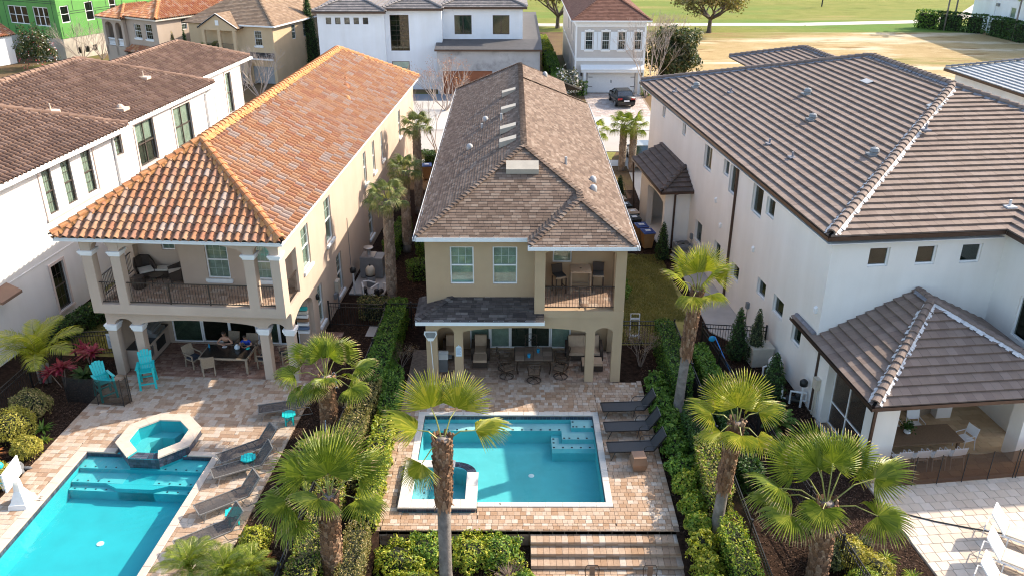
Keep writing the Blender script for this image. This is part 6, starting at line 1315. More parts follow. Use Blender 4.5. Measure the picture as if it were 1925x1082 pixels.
# fan palms
fan_palm('M', -1.97, 19.55, -.62, 5.5, 'tall fan palm with five fronds standing in front of the square pool', [(118,42,1.0,1.0,58),(62,40,1.0,1.0,52),(172,22,.75,1.0,35),(12,14,.95,.95,14),(228,-22,.85,.72,-38)], trunk=(.19,.19), boots=(.60,1.0), R=1.2, lean=(.06,0), n=40, spread=2.9, droop=.2, group='tall washingtonia palms', mat='palm_y')
fan_palm('M', 6.41, 27.94, -.04, 5.5, 'tall fan palm with a curved grey trunk behind the black loungers', [(150,55,.85,1.1,66),(60,60,.85,1.1,72),(10,42,.8,1.0,48),(195,38,.85,1.0,46),(105,75,.7,1.1,82),(300,16,.7,.8,-5),(245,10,.7,.85,-10),(330,60,.6,.95,58)], trunk=(.20,.15), boots=(.52,1.0), R=1.0, lean=(.32,0.0), n=38, spread=3.2, droop=.25, group='tall washingtonia palms', mat='palm_y', bootmat='boot')
fan_palm('M', 6.48, 21.30, -.04, 4.3, 'fan palm with grey lower trunk beside the garden steps', [(120,38,.75,1.0,60),(60,42,.75,1.1,58),(165,18,.8,.95,28),(20,20,.75,.95,22),(215,0,.7,.85,-10),(310,-5,.75,.9,-12),(265,8,.75,.85,-5),(90,70,.5,.95,80)], trunk=(.19,.15), boots=(.44,1.0), R=1.0, lean=(.22,0), n=42, spread=3.8, droop=.2, group='tall washingtonia palms', mat='palm_y')
fan_palm('M', 9.03, 19.30, -.04, 2.9, 'large leafy fan palm in the right yard at the bottom edge', [(95,40,1.5,1.05,48),(140,38,1.35,1.1,50),(175,22,1.5,1.05,30),(50,36,1.5,1.1,42),(15,26,1.6,1.15,30),(340,2,1.35,1.05,0),(205,6,1.3,1.0,2),(115,60,1.1,1.05,68),(70,62,1.2,1.0,70),(240,28,.9,.85,-15),(160,0,1.4,.95,-12)], trunk=(.24,.20), boots=(.05,1.0), R=1.1, lean=(-.1,.05), n=46, spread=4.4, droop=.26, bootr=1.2, group='tall washingtonia palms', tip=.3)
fan_palm('M', -6.82, 26.83, -.04, 2.55, 'bushy fan palm between the two yards, upper of two', [(100,45,.95,1.0,60),(145,32,1.1,1.05,38),(185,14,1.15,.95,15),(55,40,1.0,1.0,50),(15,16,1.15,1.0,20),(335,-4,1.1,.95,-8),(215,-8,1.0,.9,-25),(120,68,.8,1.0,78),(70,66,.8,.9,75),(280,30,.7,.85,15),(250,10,.8,.8,-20),(30,-18,1.0,.85,-35)], trunk=(.25,.22), boots=(.05,1.0), R=.95, lean=(.03,0), n=42, spread=3.9, droop=.34, bootr=1.3, group='tall washingtonia palms', tip=.35)
fan_palm('M', -5.28, 19.35, -.04, 3.1, 'lush fan palm at the bottom edge left of the front bed', [(110,42,.95,1.1,58),(70,48,1.0,1.2,62),(150,30,1.0,1.05,36),(190,6,1.15,1.0,0),(30,28,1.05,1.0,32),(350,8,.9,.9,-18),(215,-15,1.0,.9,-30),(95,70,.7,1.15,80),(250,35,.6,.9,20)], trunk=(.24,.20), boots=(.05,1.0), R=1.15, lean=(.12,0), n=44, spread=4.0, droop=.24, bootr=1.2, group='tall washingtonia palms')
for u, v, h, lb, sd in ((-5.97,38.4,5.4,'nearest of three cabbage palms between the beige and tan houses',1),(-5.95,45.0,4.75,'middle of three cabbage palms between the beige and tan houses',2),(-5.9,51.3,5.6,'farthest of three cabbage palms between the beige and tan houses',3)):
    fan_palm('M', u, v, -.04, h, lb, ring(18, 72, -22, .62, .85, 72, -30, sd), trunk=(.20,.165), boots=(.10,.96), R=.78, mat='sabal', bootmat='boot_grey', n=30, spread=3.3, droop=.6, bootr=1.0, group='cabbage palms', tip=.12, lean=(.05,0))
for u, v, h, lb, sd in ((8.05,60.6,3.3,'left of the twin cabbage palms by the street driveway',4),(8.75,60.3,3.35,'right of the twin cabbage palms by the street driveway',5),(6.6,66.0,1.5,'short cabbage palm peeking past the tan house roof',6)):
    fan_palm('M', u, v, -.04, h, lb, ring(14, 72, -20, .7, .8, 72, -30, sd), trunk=(.19,.17), boots=(.10,.96), R=.9, mat='palm', bootmat='boot_grey', n=24, spread=3.2, droop=.6, bootr=1.0, group='street cabbage palms', tip=.12)
# ================================================================== FENCES
picket_fence('M', 'black picket fence running down the right side of the tan house yard', [(4.55,33.85),(7.25,33.85),(7.33,28.0),(7.28,15.5)], post=2.3)
picket_fence('L', 'black picket fence with gate between the beige house and the long left hedge', [(-10.75,35.1),(-8.1,35.05),(-7.95,34.3),(-7.72,15.5)], post=2.6)
picket_fence('M', 'black picket fence behind the tan house patio at its left side', [(-5.85,35.6),(-3.55,35.6)], post=1.2)
picket_fence('R', 'black picket fence panel across the side path by the cream house', [(12.0,32.5),(14.7,31.9)], post=2.7)
picket_fence('R', 'low black picket fence in the shaded right yard beneath the big palm', [(12.0,32.4),(12.0,16.5)], post=2.4, h=1.15)
picket_fence('L', 'black picket fence with a notice board left of the beige house columns', [(-21.2,31.55),(-18.75,31.9)], post=2.5, h=1.2); picket_fence('L', 'dark picket fence behind the clipped shrubs at the left edge', [(-21.5,31.0),(-21.4,22.0)], post=2.4, h=1.2)
def flat(label, cat, name, F, u, v, z, mb, mat, group=None, smooth=False):
    o = mb.build(name, C[mat], None, smooth, F, (u, v, z)); o['label'] = label; o['category'] = cat
    if group: o['group'] = group
    return o
s = thing('notice_board', 'white printed notice board on the picket fence beside the left house column', 'sign', 'L', -19.35, 31.74, .35, RAD(8)); local(s)
m = MB(); m.box(-.36,.36,-.02,.0,0,.72); m.build('panel', C['sign_white'], s); m = MB()
for i in range(9): m.box(-.29,.29-(.12 if i % 3 == 2 else 0),-.025,-.021,.60-i*.062,.617-i*.062)
m.build('print', C['sign_blue'], s)
# mesh pool fences
C['mesh_dark'] = glass_mat('pool_fence_mesh', (.30,.28,.26), 0, .7); C['mesh_brown'] = glass_mat('brown_fence_mesh', (.33,.22,.15), 0, .7)
def mesh_fence(F, pts, h, mat, label, post='iron'):
    t = thing('mesh_pool_fence', label, 'fence', F, *pts[0], 0.0); o3 = ORG[t.name]
    for i, (a, b) in enumerate(zip(pts[:-1], pts[1:])):
        m = MB(); n = 6
        for k in range(n):
            p = [a[0]+(b[0]-a[0])*k/n, a[1]+(b[1]-a[1])*k/n]; q = [a[0]+(b[0]-a[0])*(k+1)/n, a[1]+(b[1]-a[1])*(k+1)/n]; s0 = .05*math.sin(PI*k/n); s1 = .05*math.sin(PI*(k+1)/n)
            m.face((*p,.04),(*q,.04),(*q,h-s1),(*p,h-s0))
        m.build('mesh_panel', C[mat], t)
    for p in pts: m = MB(); m.tube([(*p,0),(*p,h+.03)], .016, 6); m.build('post', C[post], t)
    return t
mesh_fence('R', [(15.1,22.18),(16.23,22.18),(17.14,22.18),(18.07,22.20),(19.02,22.21),(19.98,22.23),(20.09,22.23),(21.0,22.24),(22.0,22.25)], 1.18, 'mesh_brown', 'brown mesh pool fence along the front of the covered patio')
mesh_fence('L', [(-19.5,27.85),(-18.2,27.75),(-17.12,27.68)], 1.2, 'mesh_dark', 'dark mesh pool fence in front of the turquoise chair'); mesh_fence('L', [(-17.12,27.68),(-17.0,27.95),(-16.98,28.05)], 1.2, 'mesh_dark', 'folded end section of dark mesh pool fence on the left deck')
# ================================================================== FURNITURE
C['teal'] = solid('turquoise_paint', (.015,.50,.50), .45, .06, 6); C['sling_dark'] = solid('charcoal_sling', (.085,.075,.072), .75, .15, 20); C['frame_grey'] = solid('dark_grey_frame', (.20,.19,.18), .4, .1, 8); nt_ = C['sling_dark'].node_tree; tr_ = nt_.nodes.new('ShaderNodeBsdfTransparent'); mx_ = nt_.nodes.new('ShaderNodeMixShader'); mx_.inputs[0].default_value = .30   # open woven mesh
nt_.links.new(nt_.nodes['Principled BSDF'].outputs[0], mx_.inputs[1]); nt_.links.new(tr_.outputs[0], mx_.inputs[2]); nt_.links.new(mx_.outputs[0], nt_.nodes['Material Output'].inputs[0])
C['sling_black'] = solid('black_sling', (.045,.046,.050), .7, .1, 20)
C['white_frame'] = solid('white_frame', (.80,.80,.80), .35, .02, 8); C['sling_cream'] = solid('cream_sling', (.72,.66,.58), .8, .06, 10); C['pad_cream'] = solid('sand_cushion', (.60,.51,.41), .9, .08, 5)
C['rattan'] = solid('tan_wicker', (.36,.28,.20), .8, .3, 60, bmp=.5, bscale=120); C['rattan_dk'] = solid('dark_wicker', (.055,.036,.026), .7, .35, 60, bmp=.5, bscale=120); C['cush_tan'] = solid('tan_cushion', (.50,.36,.25), .9, .08, 6); C['cush_cream'] = solid('cream_cushion', (.66,.60,.52), .9, .08, 6)
C['table_dk'] = solid('dark_table_glass', (.030,.024,.020), .22, .3, 12); C['bronze_f'] = solid('bronze_frame', (.075,.05,.035), .4, .2, 10, metal=.4); C['tile_table'] = pieces_mat('brown_table_tile', [(0,(.27,.19,.14)),(.4,(.33,.24,.18)),(.75,(.22,.155,.115))], .35, .1, 40, .3, 20); C['brown_box'] = solid('copper_brown', (.27,.155,.095), .55, .1, 3)
C['cup_blue'] = solid('blue_cup', (.02,.28,.50), .4); C['plant'] = C['leaf_deep']; C['wood_table'] = solid('woven_table_top', (.19,.12,.07), .6, .15, 18)
def sling_lounger(name, label, group, sling, frame, arms=False, ang=50):
    """local +Y is the head; overall 1.95 long, .62 wide"""
    t = local(thing(name, label, 'sun lounger', 'M', 0, 0, 0, group=group)); w = .31; hy = .62; a = RAD(ang); hz = .34; ex = .72
    top = (hy+ex*math.cos(a), hz+ex*math.sin(a))
    m = MB(); m.obox((0,(-.98+hy)/2,hz),(w*2-.06,hy+.98,.012)); m.build('seat_sling', C[sling], t)
    m = MB(); m.prism([(-w+.03,hy,hz),(w-.03,hy,hz),(w-.03,top[0],top[1]),(-w+.03,top[0],top[1])], (0,-.010*math.sin(a),.010*math.cos(a))); m.build('back_sling', C[sling], t)
    m = MB()
    for s in (-1,1): m.bar((s*w,-1.0,hz),(s*w,hy,hz),.035,.045); m.bar((s*w,hy,hz),(s*w,top[0],top[1]),.035,.045)
    m.bar((-w,-1.0,hz),(w,-1.0,hz),.035,.045); m.bar((-w,top[0],top[1]),(w,top[0],top[1]),.035,.045)
    for y in (-.45,.1): m.bar((-w,y,hz-.03),(w,y,hz-.03),.035,.03)
    m.build('frame', C[frame], t)
    for s in (-1,1):
        m = MB(); m.tube([(s*w,-.78,hz),(s*(w+.02),-.92,0)], .017, 5); m.build('leg', C[frame], t)
        if arms: m = MB(); m.tube([(s*(w+.02),.18,0),(s*(w+.03),.26,.48),(s*(w+.03),.36,.56),(s*(w+.03),.78,.56),(s*w,.86,.62)], .015, 5); m.build('armrest', C[frame], t); m = MB(); m.tube([(s*w,hy+.25,hz+.3),(s*(w+.02),.98,0)], .015, 5); m.build('leg', C[frame], t)
        else:
            m = MB(); m.tube([(s*w,.35,hz),(s*(w+.04),.50,.02),(s*(w+.05),1.02,.02),(s*(w+.02),.92,.30),(s*w,.62,hz)], .017, 5); m.build('leg', C[frame], t)
    return t
p = sling_lounger('sun_lounger', 'charcoal sling lounger nearest the beige house, turned away from the others', 'charcoal loungers by the long left pool', 'sling_dark', 'frame_grey')
LL = ['charcoal sling lounger nearest the beige house, above the others in its row','charcoal sling lounger second from the beige house, beside a turquoise table','charcoal sling lounger in the middle of the left pool row, partly behind a turquoise table','charcoal sling lounger next to the lowest turquoise table','charcoal sling lounger at the bottom edge by the yellow shrub']
for (x, y, a), lb in zip(((-10.60,27.65,-70),(-11.12,24.75,-50),(-10.95,23.80,-58),(-10.80,22.00,-50),(-10.75,20.30,-50)), LL): place(p, 'L', x, y, 0, RAD(a), lb)
place(p, 'L', -19.35, 20.9, 0, RAD(60), 'charcoal sling lounger cut off at the left edge beside the basketball hoop')
p2 = sling_lounger('sun_lounger', 'x', 'black loungers beside the square pool', 'sling_black', 'iron', True, 56)
for (x, y), lb in zip(((4.50,28.25),(4.48,26.90),(4.47,25.60)), ('black sling lounger farthest back beside the square pool','black sling lounger in the middle of the three by the square pool','black sling lounger next to the brown side table')): place(p2, 'M', x, y, 0, RAD(-86), lb)
def cushion_lounger():
    t = local(thing('sun_lounger', 'x', 'sun lounger', 'M', 0, 0, 0, group='white loungers on the right patio')); w = .36; hz = .34; hy = .55; a = RAD(52); ex = .80; top = (hy+ex*math.cos(a), hz+ex*math.sin(a))
    m = MB(); m.prism([(-w+.03,-1.0,hz+.03),(w-.03,-1.0,hz+.03),(w-.03,hy,hz+.03),(-w+.03,hy,hz+.03)], (0,0,.05)); m.build('seat_pad', C['pad_cream'], t)
    m = MB(); m.prism([(-w+.02,hy,hz+.01),(w-.02,hy,hz+.01),(w-.02,top[0],top[1]),(-w+.02,top[0],top[1])], (0,-.02,.014)); m.build('back_sling', C['sling_cream'], t)
    m = MB()
    for s in (-1,1): m.bar((s*w,-1.05,hz),(s*w,hy+.1,hz),.04,.05); m.bar((s*w,hy,hz),(s*w,top[0],top[1]),.035,.04)
    m.bar((-w,top[0],top[1]),(w,top[0],top[1]),.04,.04); m.bar((-w,-1.05,hz),(w,-1.05,hz),.04,.05); m.bar((-w,hy+.05,hz-.03),(w,hy+.05,hz-.03),.03,.03); m.build('frame', C['white_frame'], t)
    for s in (-1,1):
        for y in (-.9,.45): m = MB(); m.bar((s*w,y,hz),(s*w,y,0),.04,.04,(0,1,0)); m.build('leg', C['white_frame'], t)
        m = MB(); m.tube([(s*w,hy,hz),(s*w,1.14,hz),(s*w,1.14,.03)], .018, 5); m.build('rear_support', C['white_frame'], t)
    m = MB(); m.tube([(-w,1.14,hz),(w,1.14,hz)], .018, 5); m.build('tow_bar', C['white_frame'], t); return t
p3 = cushion_lounger()
for (x, y), lb in zip(((18.15,18.95),(17.32,17.92),(16.5,16.95)), ('white framed lounger with sand cushion, uppermost on the right patio','white framed lounger with sand cushion, middle one on the right patio','white framed lounger with sand cushion at the bottom right edge')): place(p3, 'R', x, y, 0, RAD(46), lb)
# turquoise side tables and tall chairs
def side_table():
    t = local(thing('side_table', 'x', 'side table', 'M', 0, 0, 0, group='turquoise side tables')); 
    for i in range(5):
        x0 = -.25+.1*i; h = math.sqrt(max(.004, .0676-(x0+.05)**2)); m = MB(); m.prism([(x0+.004,-h,.42),(x0+.096,-h,.42),(x0+.096,h,.42),(x0+.004,h,.42)], (0,0,.025)); m.build('slat', C['teal'], t)
    m = MB(); m.lathe([(.255,.395),(.262,.40),(.262,.418),(.24,.419)], (0,0,0), 20); m.build('rim', C['teal'], t)
    for k in range(4):
        a = PI/4+PI/2*k; m = MB(); m.bar((.18*math.cos(a),.18*math.sin(a),.40),(.20*math.cos(a),.20*math.sin(a),0),.055,.035,(math.cos(a),math.sin(a),0)); m.build('leg', C['teal'], t)
    m = MB(); m.bar((-.14,-.14,.16),(.14,.14,.16),.03,.05); m.bar((-.14,.14,.205),(.14,-.14,.205),.03,.035); m.build('stretcher', C['teal'], t); return t
p4 = side_table()
for (x, y), lb in zip(((-10.22,26.95),(-10.82,24.15),(-10.30,21.25)), ('round turquoise side table nearest the beige house','round turquoise side table between the upper loungers','round turquoise side table lowest of the three')): place(p4, 'L', x, y, 0, .3, lb)
def tall_chair():
    t = local(thing('slatted_bar_chair', 'x', 'chair', 'M', 0, 0, 0, group='tall turquoise slatted chairs'))   # faces -Y
    for i in range(5):
        m = MB(); m.prism([(-.24,-.26+.105*i,.76-.012*i),(.24,-.26+.105*i,.76-.012*i),(.24,-.26+.105*i+.098,.76-.012*i-.008),(-.24,-.26+.105*i+.098,.76-.012*i-.008)], (0,0,-.025)); m.build('seat_slat', C['teal'], t)
    for i in range(5):
        x = (i-2); h = [.92,1.0,1.03,1.0,.92][i]; m = MB(); m.prism([(x*.088-.040,.24,.70),(x*.088+.040,.24,.70),(x*.112+.050,.24+.30*h*.9,.70+h*.72),(x*.112-.050,.24+.30*h*.9,.70+h*.72)], (0,.022,.008)); m.build('back_slat', C['teal'], t)
    m = MB(); m.bar((-.24,.31,.88),(.24,.31,.88),.03,.07); m.bar((-.26,.43,1.16),(.26,.43,1.16),.03,.07); m.build('back_rail', C['teal'], t)
    for s in (-1,1):
        m = MB(); m.prism([(s*.25,-.34,.96),(s*.37,-.34,.96),(s*.34,.36,.96),(s*.25,.36,.96)], (0,0,.025)); m.build('arm', C['teal'], t)
        m = MB(); m.bar((s*.28,-.27,.96),(s*.30,-.33,0),.035,.085,(1,0,0)); m.build('leg', C['teal'], t); m = MB(); m.bar((s*.27,.28,.95),(s*.30,.42,0),.035,.085,(1,0,0)); m.build('leg', C['teal'], t)
        m = MB(); m.bar((s*.285,-.30,.40),(s*.285,.35,.40),.03,.07); m.bar((s*.28,-.28,.70),(s*.28,.28,.66),.03,.07); m.build('side_rail', C['teal'], t)
    m = MB(); m.bar((-.29,-.32,.26),(.29,-.32,.26),.09,.03); m.bar((-.29,.38,.24),(.29,.38,.24),.03,.07); m.build('foot_rest', C['teal'], t); return t
p5 = tall_chair(); place(p5, 'L', -16.85, 29.30, 0, RAD(22), 'tall turquoise slatted chair in front of the left house column'); place(p5, 'L', -18.15, 28.35, 0, RAD(48), 'tall turquoise slatted chair behind the dark mesh fence')
# brown side table by the loungers
t = local(thing('drum_side_table', 'brown barrel shaped square side table beside the lowest black lounger', 'side table', 'M', 4.48, 24.75, 0, .1)); m = MB()
for z0, z1, a, b in ((.03,.30,.21,.27),(.30,.56,.27,.22)):
    m.add([(-a,-a,z0),(a,-a,z0),(a,a,z0),(-a,a,z0),(-b,-b,z1),(b,-b,z1),(b,b,z1),(-b,b,z1)], [(0,1,5,4),(1,2,6,5),(2,3,7,6),(3,0,4,7)])
m.build('body', C['brown_box'], t); m = MB(); m.box(-.225,.225,-.225,.225,.56,.585); m.build('top', C['brown_box'], t); m = MB(); m.box(-.2,.2,-.2,.2,0,.03); m.build('base', C['brown_box'], t)
# left patio table, chairs
t = local(thing('patio_table', 'long dark topped patio table under the beige house balcony', 'table', 'L', -14.08, 31.05, 0, RAD(0))); m = MB(); m.box(-1.0,1.0,-.56,.56,.70,.735); m.build('table_top', C['table_dk'], t); m = MB(); m.box(-1.05,1.05,-.61,-.56,.66,.74); m.box(-1.05,1.05,.56,.61,.66,.74); m.box(-1.05,-1.0,-.56,.56,.66,.74); m.box(1.0,1.05,-.56,.56,.66,.74); m.build('table_frame', C['rattan'], t)
for x in (-.97,.97):
    for y in (-.53,.53): m = MB(); m.box(x-.045,x+.045,y-.045,y+.045,0,.66); m.build('leg', C['rattan'], t)
def wicker_chair():
    t = local(thing('wicker_dining_chair', 'x', 'chair', 'M', 0, 0, 0, group='tan wicker chairs on the left patio'))   # faces -Y
    m = MB(); m.box(-.25,.25,-.25,.25,.38,.43); m.build('seat', C['rattan'], t); m = MB(); m.box(-.22,.22,-.24,.20,.43,.48); m.build('cushion', C['cushion_dark'], t); m = MB(); m.prism([(-.25,.22,.43),(.25,.22,.43),(.26,.36,.95),(-.26,.36,.95)], (0,.035,0)); m.build('backrest', C['rattan'], t)
    for s in (-1,1): m = MB(); m.bar((s*.255,-.24,.64),(s*.255,.30,.66),.05,.04); m.bar((s*.255,-.23,.64),(s*.245,-.23,.40),.045,.045,(0,1,0)); m.build('arm', C['rattan'], t); m = MB(); m.box(s*.23-.025,s*.23+.025,-.25,-.20,0,.39); m.build('leg', C['rattan'], t); m = MB(); m.bar((s*.23,.23,.40),(s*.23,.28,0),.05,.05,(0,1,0)); m.build('leg', C['rattan'], t)
    return t
C['cushion_dark'] = solid('dark_seat_cushion', (.04,.045,.06), .9, .1, 6)
p6 = wicker_chair()
for (x, y, a, lb) in ((-15.60,31.0,62,'tan wicker chair turned sideways at the left end of the dark patio table'),(-14.75,30.45,205,'tan wicker chair with its back to the pool at the dark patio table'),(-14.35,32.15,-5,'tan wicker chair behind the woman leaning on the table'),(-13.45,32.0,0,'tan wicker chair behind the child in blue'),(-12.55,31.15,-95,'tan wicker chair at the right end of the dark patio table'),(-11.75,31.6,-60,'tan wicker chair between the two right patio columns')): place(p6, 'L', x, y, 0, RAD(a), lb)
t = local(thing('water_jug', 'pale round water jug on the dark patio table', 'jug', 'L', -13.75, 31.3, .736)); m = MB(); m.lathe([(.02,0),(.10,.01),(.12,.07),(.11,.15),(.05,.20)], (0,0,0), 12); m.build('body', C['sign_white'], t, True); m = MB(); m.lathe([(.05,.20),(.05,.235),(.01,.24)], (0,0,0), 10); m.build('lid', C['trim_white'], t)
m = MB(); m.lathe([(.035,0),(.035,.12),(.02,.15),(.02,.18)], (-15.0,31.35,.736), 8); flat('small blue bottle on the left end of the dark patio table', 'bottle', 'bottle', 'L', -15.0, 31.35, .736, m, 'cup_blue'); m = MB(); m.lathe([(.09,0),(.10,.012),(.02,.014)], (-13.3,31.35,.745), 12); flat('teal plate in front of the child in blue', 'plate', 'plate', 'L', -13.3, 31.35, .736, m, 'teal'); m = MB(); m.lathe([(.10,0),(.11,.012),(.02,.014)], (-14.35,31.42,.745), 12); flat('white plate in front of the woman at the patio table', 'plate', 'plate', 'L', -14.35, 31.42, .736, m, 'trim_white')
# left balcony lounge set
def tub_chair():
    t = local(thing('wicker_armchair', 'x', 'armchair', 'M', 0, 0, 0, group='dark wicker armchairs on the balcony')); m = MB(); pts = [(-.38,-.32),(-.40,.10),(-.30,.34),(0,.42),(.30,.34),(.40,.10),(.38,-.32)]; hs = [.52,.62,.86,.92,.86,.62,.52]
    for i in range(6):
        (x0,y0),(x1,y1) = pts[i], pts[i+1]; m.add([(x0,y0,.12),(x1,y1,.12),(x1*1.12,y1*1.15,hs[i+1]),(x0*1.12,y0*1.15,hs[i]),(x0*.84,y0*.84,.12),(x1*.84,y1*.84,.12),(x1*.96,y1*.98,hs[i+1]),(x0*.96,y0*.98,hs[i])], [(0,1,2,3),(7,6,5,4),(3,2,6,7),(0,3,7,4),(1,5,6,2)])
    m.build('shell', C['rattan_dk'], t); m = MB(); m.box(-.31,.31,-.36,.26,.20,.36); m.build('seat', C['rattan_dk'], t); m = MB(); m.box(-.29,.29,-.35,.22,.36,.44); m.build('cushion', C['cush_cream'], t)
    for x in (-.3,.3):
        for y in (-.3,.25): m = MB(); m.box(x-.025,x+.025,y-.025,y+.025,0,.14); m.build('leg', C['rattan_dk'], t)
    return t
p7 = tub_chair(); place(p7, 'L', -17.95, 32.75, 3.31, RAD(38), 'dark wicker armchair with cream cushion in the balcony left corner'); place(p7, 'L', -16.45, 32.60, 3.31, RAD(-62), 'dark wicker armchair beside the balcony wall corner')
t = local(thing('ottoman', 'cushioned wicker ottoman behind the small balcony table', 'ottoman', 'L', -17.25, 32.95, 3.31, .1)); m = MB(); m.box(-.28,.28,-.24,.24,.04,.34); m.build('base', C['rattan_dk'], t); m = MB(); m.box(-.27,.27,-.23,.23,.34,.42); m.build('cushion', C['cush_cream'], t)
t = local(thing('round_side_table', 'small round dark table on the left balcony', 'side table', 'L', -17.15, 32.1, 3.31)); m = MB(); m.lathe([(.30,.42),(.31,.43),(.31,.45),(.02,.452)], (0,0,0), 16); m.build('top', C['table_dk'], t)
for k in range(3): a = 2.1*k; m = MB(); m.tube([(.22*math.cos(a),.22*math.sin(a),.42),(.26*math.cos(a),.26*math.sin(a),0)], .015, 5); m.build('leg', C['rattan_dk'], t)
t = local(thing('wicker_pouf', 'dark wicker drum stool between the balcony armchair and railing', 'stool', 'L', -17.78, 31.75, 3.31)); m = MB(); m.lathe([(.24,.0),(.29,.2),(.26,.43),(.24,.45)], (0,0,0), 14); m.build('body', C['rattan_dk'], t); m = MB(); m.lathe([(.25,.45),(.24,.49),(.02,.50)], (0,0,0), 14); m.build('seat_top', C['rattan_dk'], t)
# middle house balcony bar set
def bar_stool():
    t = local(thing('bar_stool', 'x', 'bar stool', 'M', 0, 0, 0, group='dark bar stools on the right balcony')); m = MB(); m.box(-.24,.24,-.24,.24,.70,.78); m.build('seat', C['rattan'], t); m = MB(); m.box(-.22,.22,-.22,.20,.78,.82); m.build('cushion', C['sling_black'], t); m = MB(); m.prism([(-.23,.20,.78),(.23,.20,.78),(.24,.29,1.16),(-.24,.29,1.16)], (0,.04,0)); m.build('backrest', C['rattan_dk'], t)
    for x in (-.22,.22):
        for y in (-.22,.22): m = MB(); m.box(x-.022,x+.022,y-.022,y+.022,0,.71); m.build('leg', C['rattan_dk'], t)
    m = MB()
    for q in ((-.22,-.22,.22,-.22),(.22,-.22,.22,.22),(-.22,-.22,-.22,.22)): m.bar((q[0],q[1],.28),(q[2],q[3],.28),.025,.025)
    m.build('foot_rail', C['rattan_dk'], t); return t
p8 = bar_stool(); place(p8, 'M', 1.98, 32.55, 3.235, RAD(20), 'dark bar stool below the balcony window of the tan house'); place(p8, 'M', 3.62, 32.72, 3.235, RAD(-4), 'dark bar stool at the right side of the balcony')
t = local(thing('bar_table', 'tall square tan bar table on the right balcony', 'table', 'M', 2.87, 32.68, 3.235)); m = MB(); m.box(-.43,.43,-.40,.40,.98,1.03); m.build('table_top', C['cush_tan'], t); m = MB(); m.lathe([(.05,1.03),(.05,1.035),(.01,1.036)], (0,0,0), 8); m.build('umbrella_hole', C['black'], t)
for x in (-.40,.40):
    for y in (-.37,.37): m = MB(); m.box(x-.025,x+.025,y-.025,y+.025,0,.98); m.build('leg', C['rattan'], t)
m = MB(); m.bar((-.4,-.37,.18),(.4,-.37,.18),.03,.04); m.bar((-.4,.37,.18),(.4,.37,.18),.03,.04); m.build('stretcher', C['rattan'], t)
# middle patio: lounge chairs, sofa, dining set
def club_chair(w=.80, name='cushioned_armchair', cat='armchair', group='tan cushioned patio armchairs'):
    t = local(thing(name, 'x', cat, 'M', 0, 0, 0, group=group)); h = w/2
    m = MB(); m.box(-h+.12,h-.12,-.38,.34,.06,.30); m.build('base', C['rattan_dk'], t)
    for s in (-1,1): m = MB(); m.prism([(s*h,-.40,.04),(s*h,.40,.04),(s*h,.42,.66),(s*h,-.34,.60)], (-s*.13,0,0)); m.build('arm', C['rattan_dk'], t)
    m = MB(); m.prism([(-h+.13,.32,.2),(h-.13,.32,.2),(h-.10,.46,.80),(-h+.10,.46,.80)], (0,.06,0)); m.build('back_frame', C['rattan_dk'], t)
    n = 2 if w > 1.2 else 1; cw = (w-.28)/n
    for i in range(n):
        x = -h+.14+cw*i; m = MB(); m.box(x+.005,x+cw-.005,-.40,.30,.30,.44); m.build('seat_cushion', C['cush_tan'], t); m = MB(); m.prism([(x+.005,.20,.44),(x+cw-.005,.20,.44),(x+cw-.005,.33,.90),(x+.005,.33,.90)], (0,.10,0)); m.build('back_cushion', C['cush_tan'], t)
    return t
p9 = club_chair(); place(p9, 'M', -1.37, 32.75, 0, 0, 'tan cushioned armchair with an ottoman in front, left of the sliding doors'); place(p9, 'M', -2.62, 32.75, 0, .05, 'tan cushioned armchair in the patio left corner behind the column')
t = club_chair(1.62, 'patio_loveseat', 'loveseat', None); place(t, 'M', 3.15, 32.72, 0, 0, 'two seat tan cushioned loveseat behind the right patio column')
def ottoman2(w): 
    t = local(thing('ottoman', 'x', 'ottoman', 'M', 0, 0, 0)); m = MB(); m.box(-w/2,w/2,-.30,.30,.03,.28); m.build('base', C['rattan_dk'], t); m = MB(); m.box(-w/2+.02,w/2-.02,-.29,.29,.28,.40); m.build('cushion', C['cush_tan'], t); return t
place(ottoman2(.62), 'M', -1.37, 32.02, 0, 0, 'tan cushioned ottoman pushed against the left armchair'); place(ottoman2(.9), 'M', 3.42, 31.75, 0, 0, 'wide tan ottoman between the two right patio columns')
t = local(thing('dining_table', 'tiled rectangular dining table with blue cups on the tan house patio', 'table', 'M', .92, 31.75, 0)); m = MB(); m.box(-.82,.82,-.62,.62,.66,.70); m.build('table_frame', C['bronze_f'], t)
for i in range(4):
    for j in range(3): m = MB(); m.box(-.79+.395*i+.008,-.79+.395*(i+1)-.008,-.59+.393*j+.008,-.59+.393*(j+1)-.008,.70,.722); m.build('top_tile', C['tile_table'], t)
for x in (-.68,.68):
    for y in (-.48,.48): m = MB(); m.tube([(x,y,.66),(x*1.05,y*1.05,.3),(x*.98,y*.98,0)], .035, 6); m.build('leg', C['bronze_f'], t)
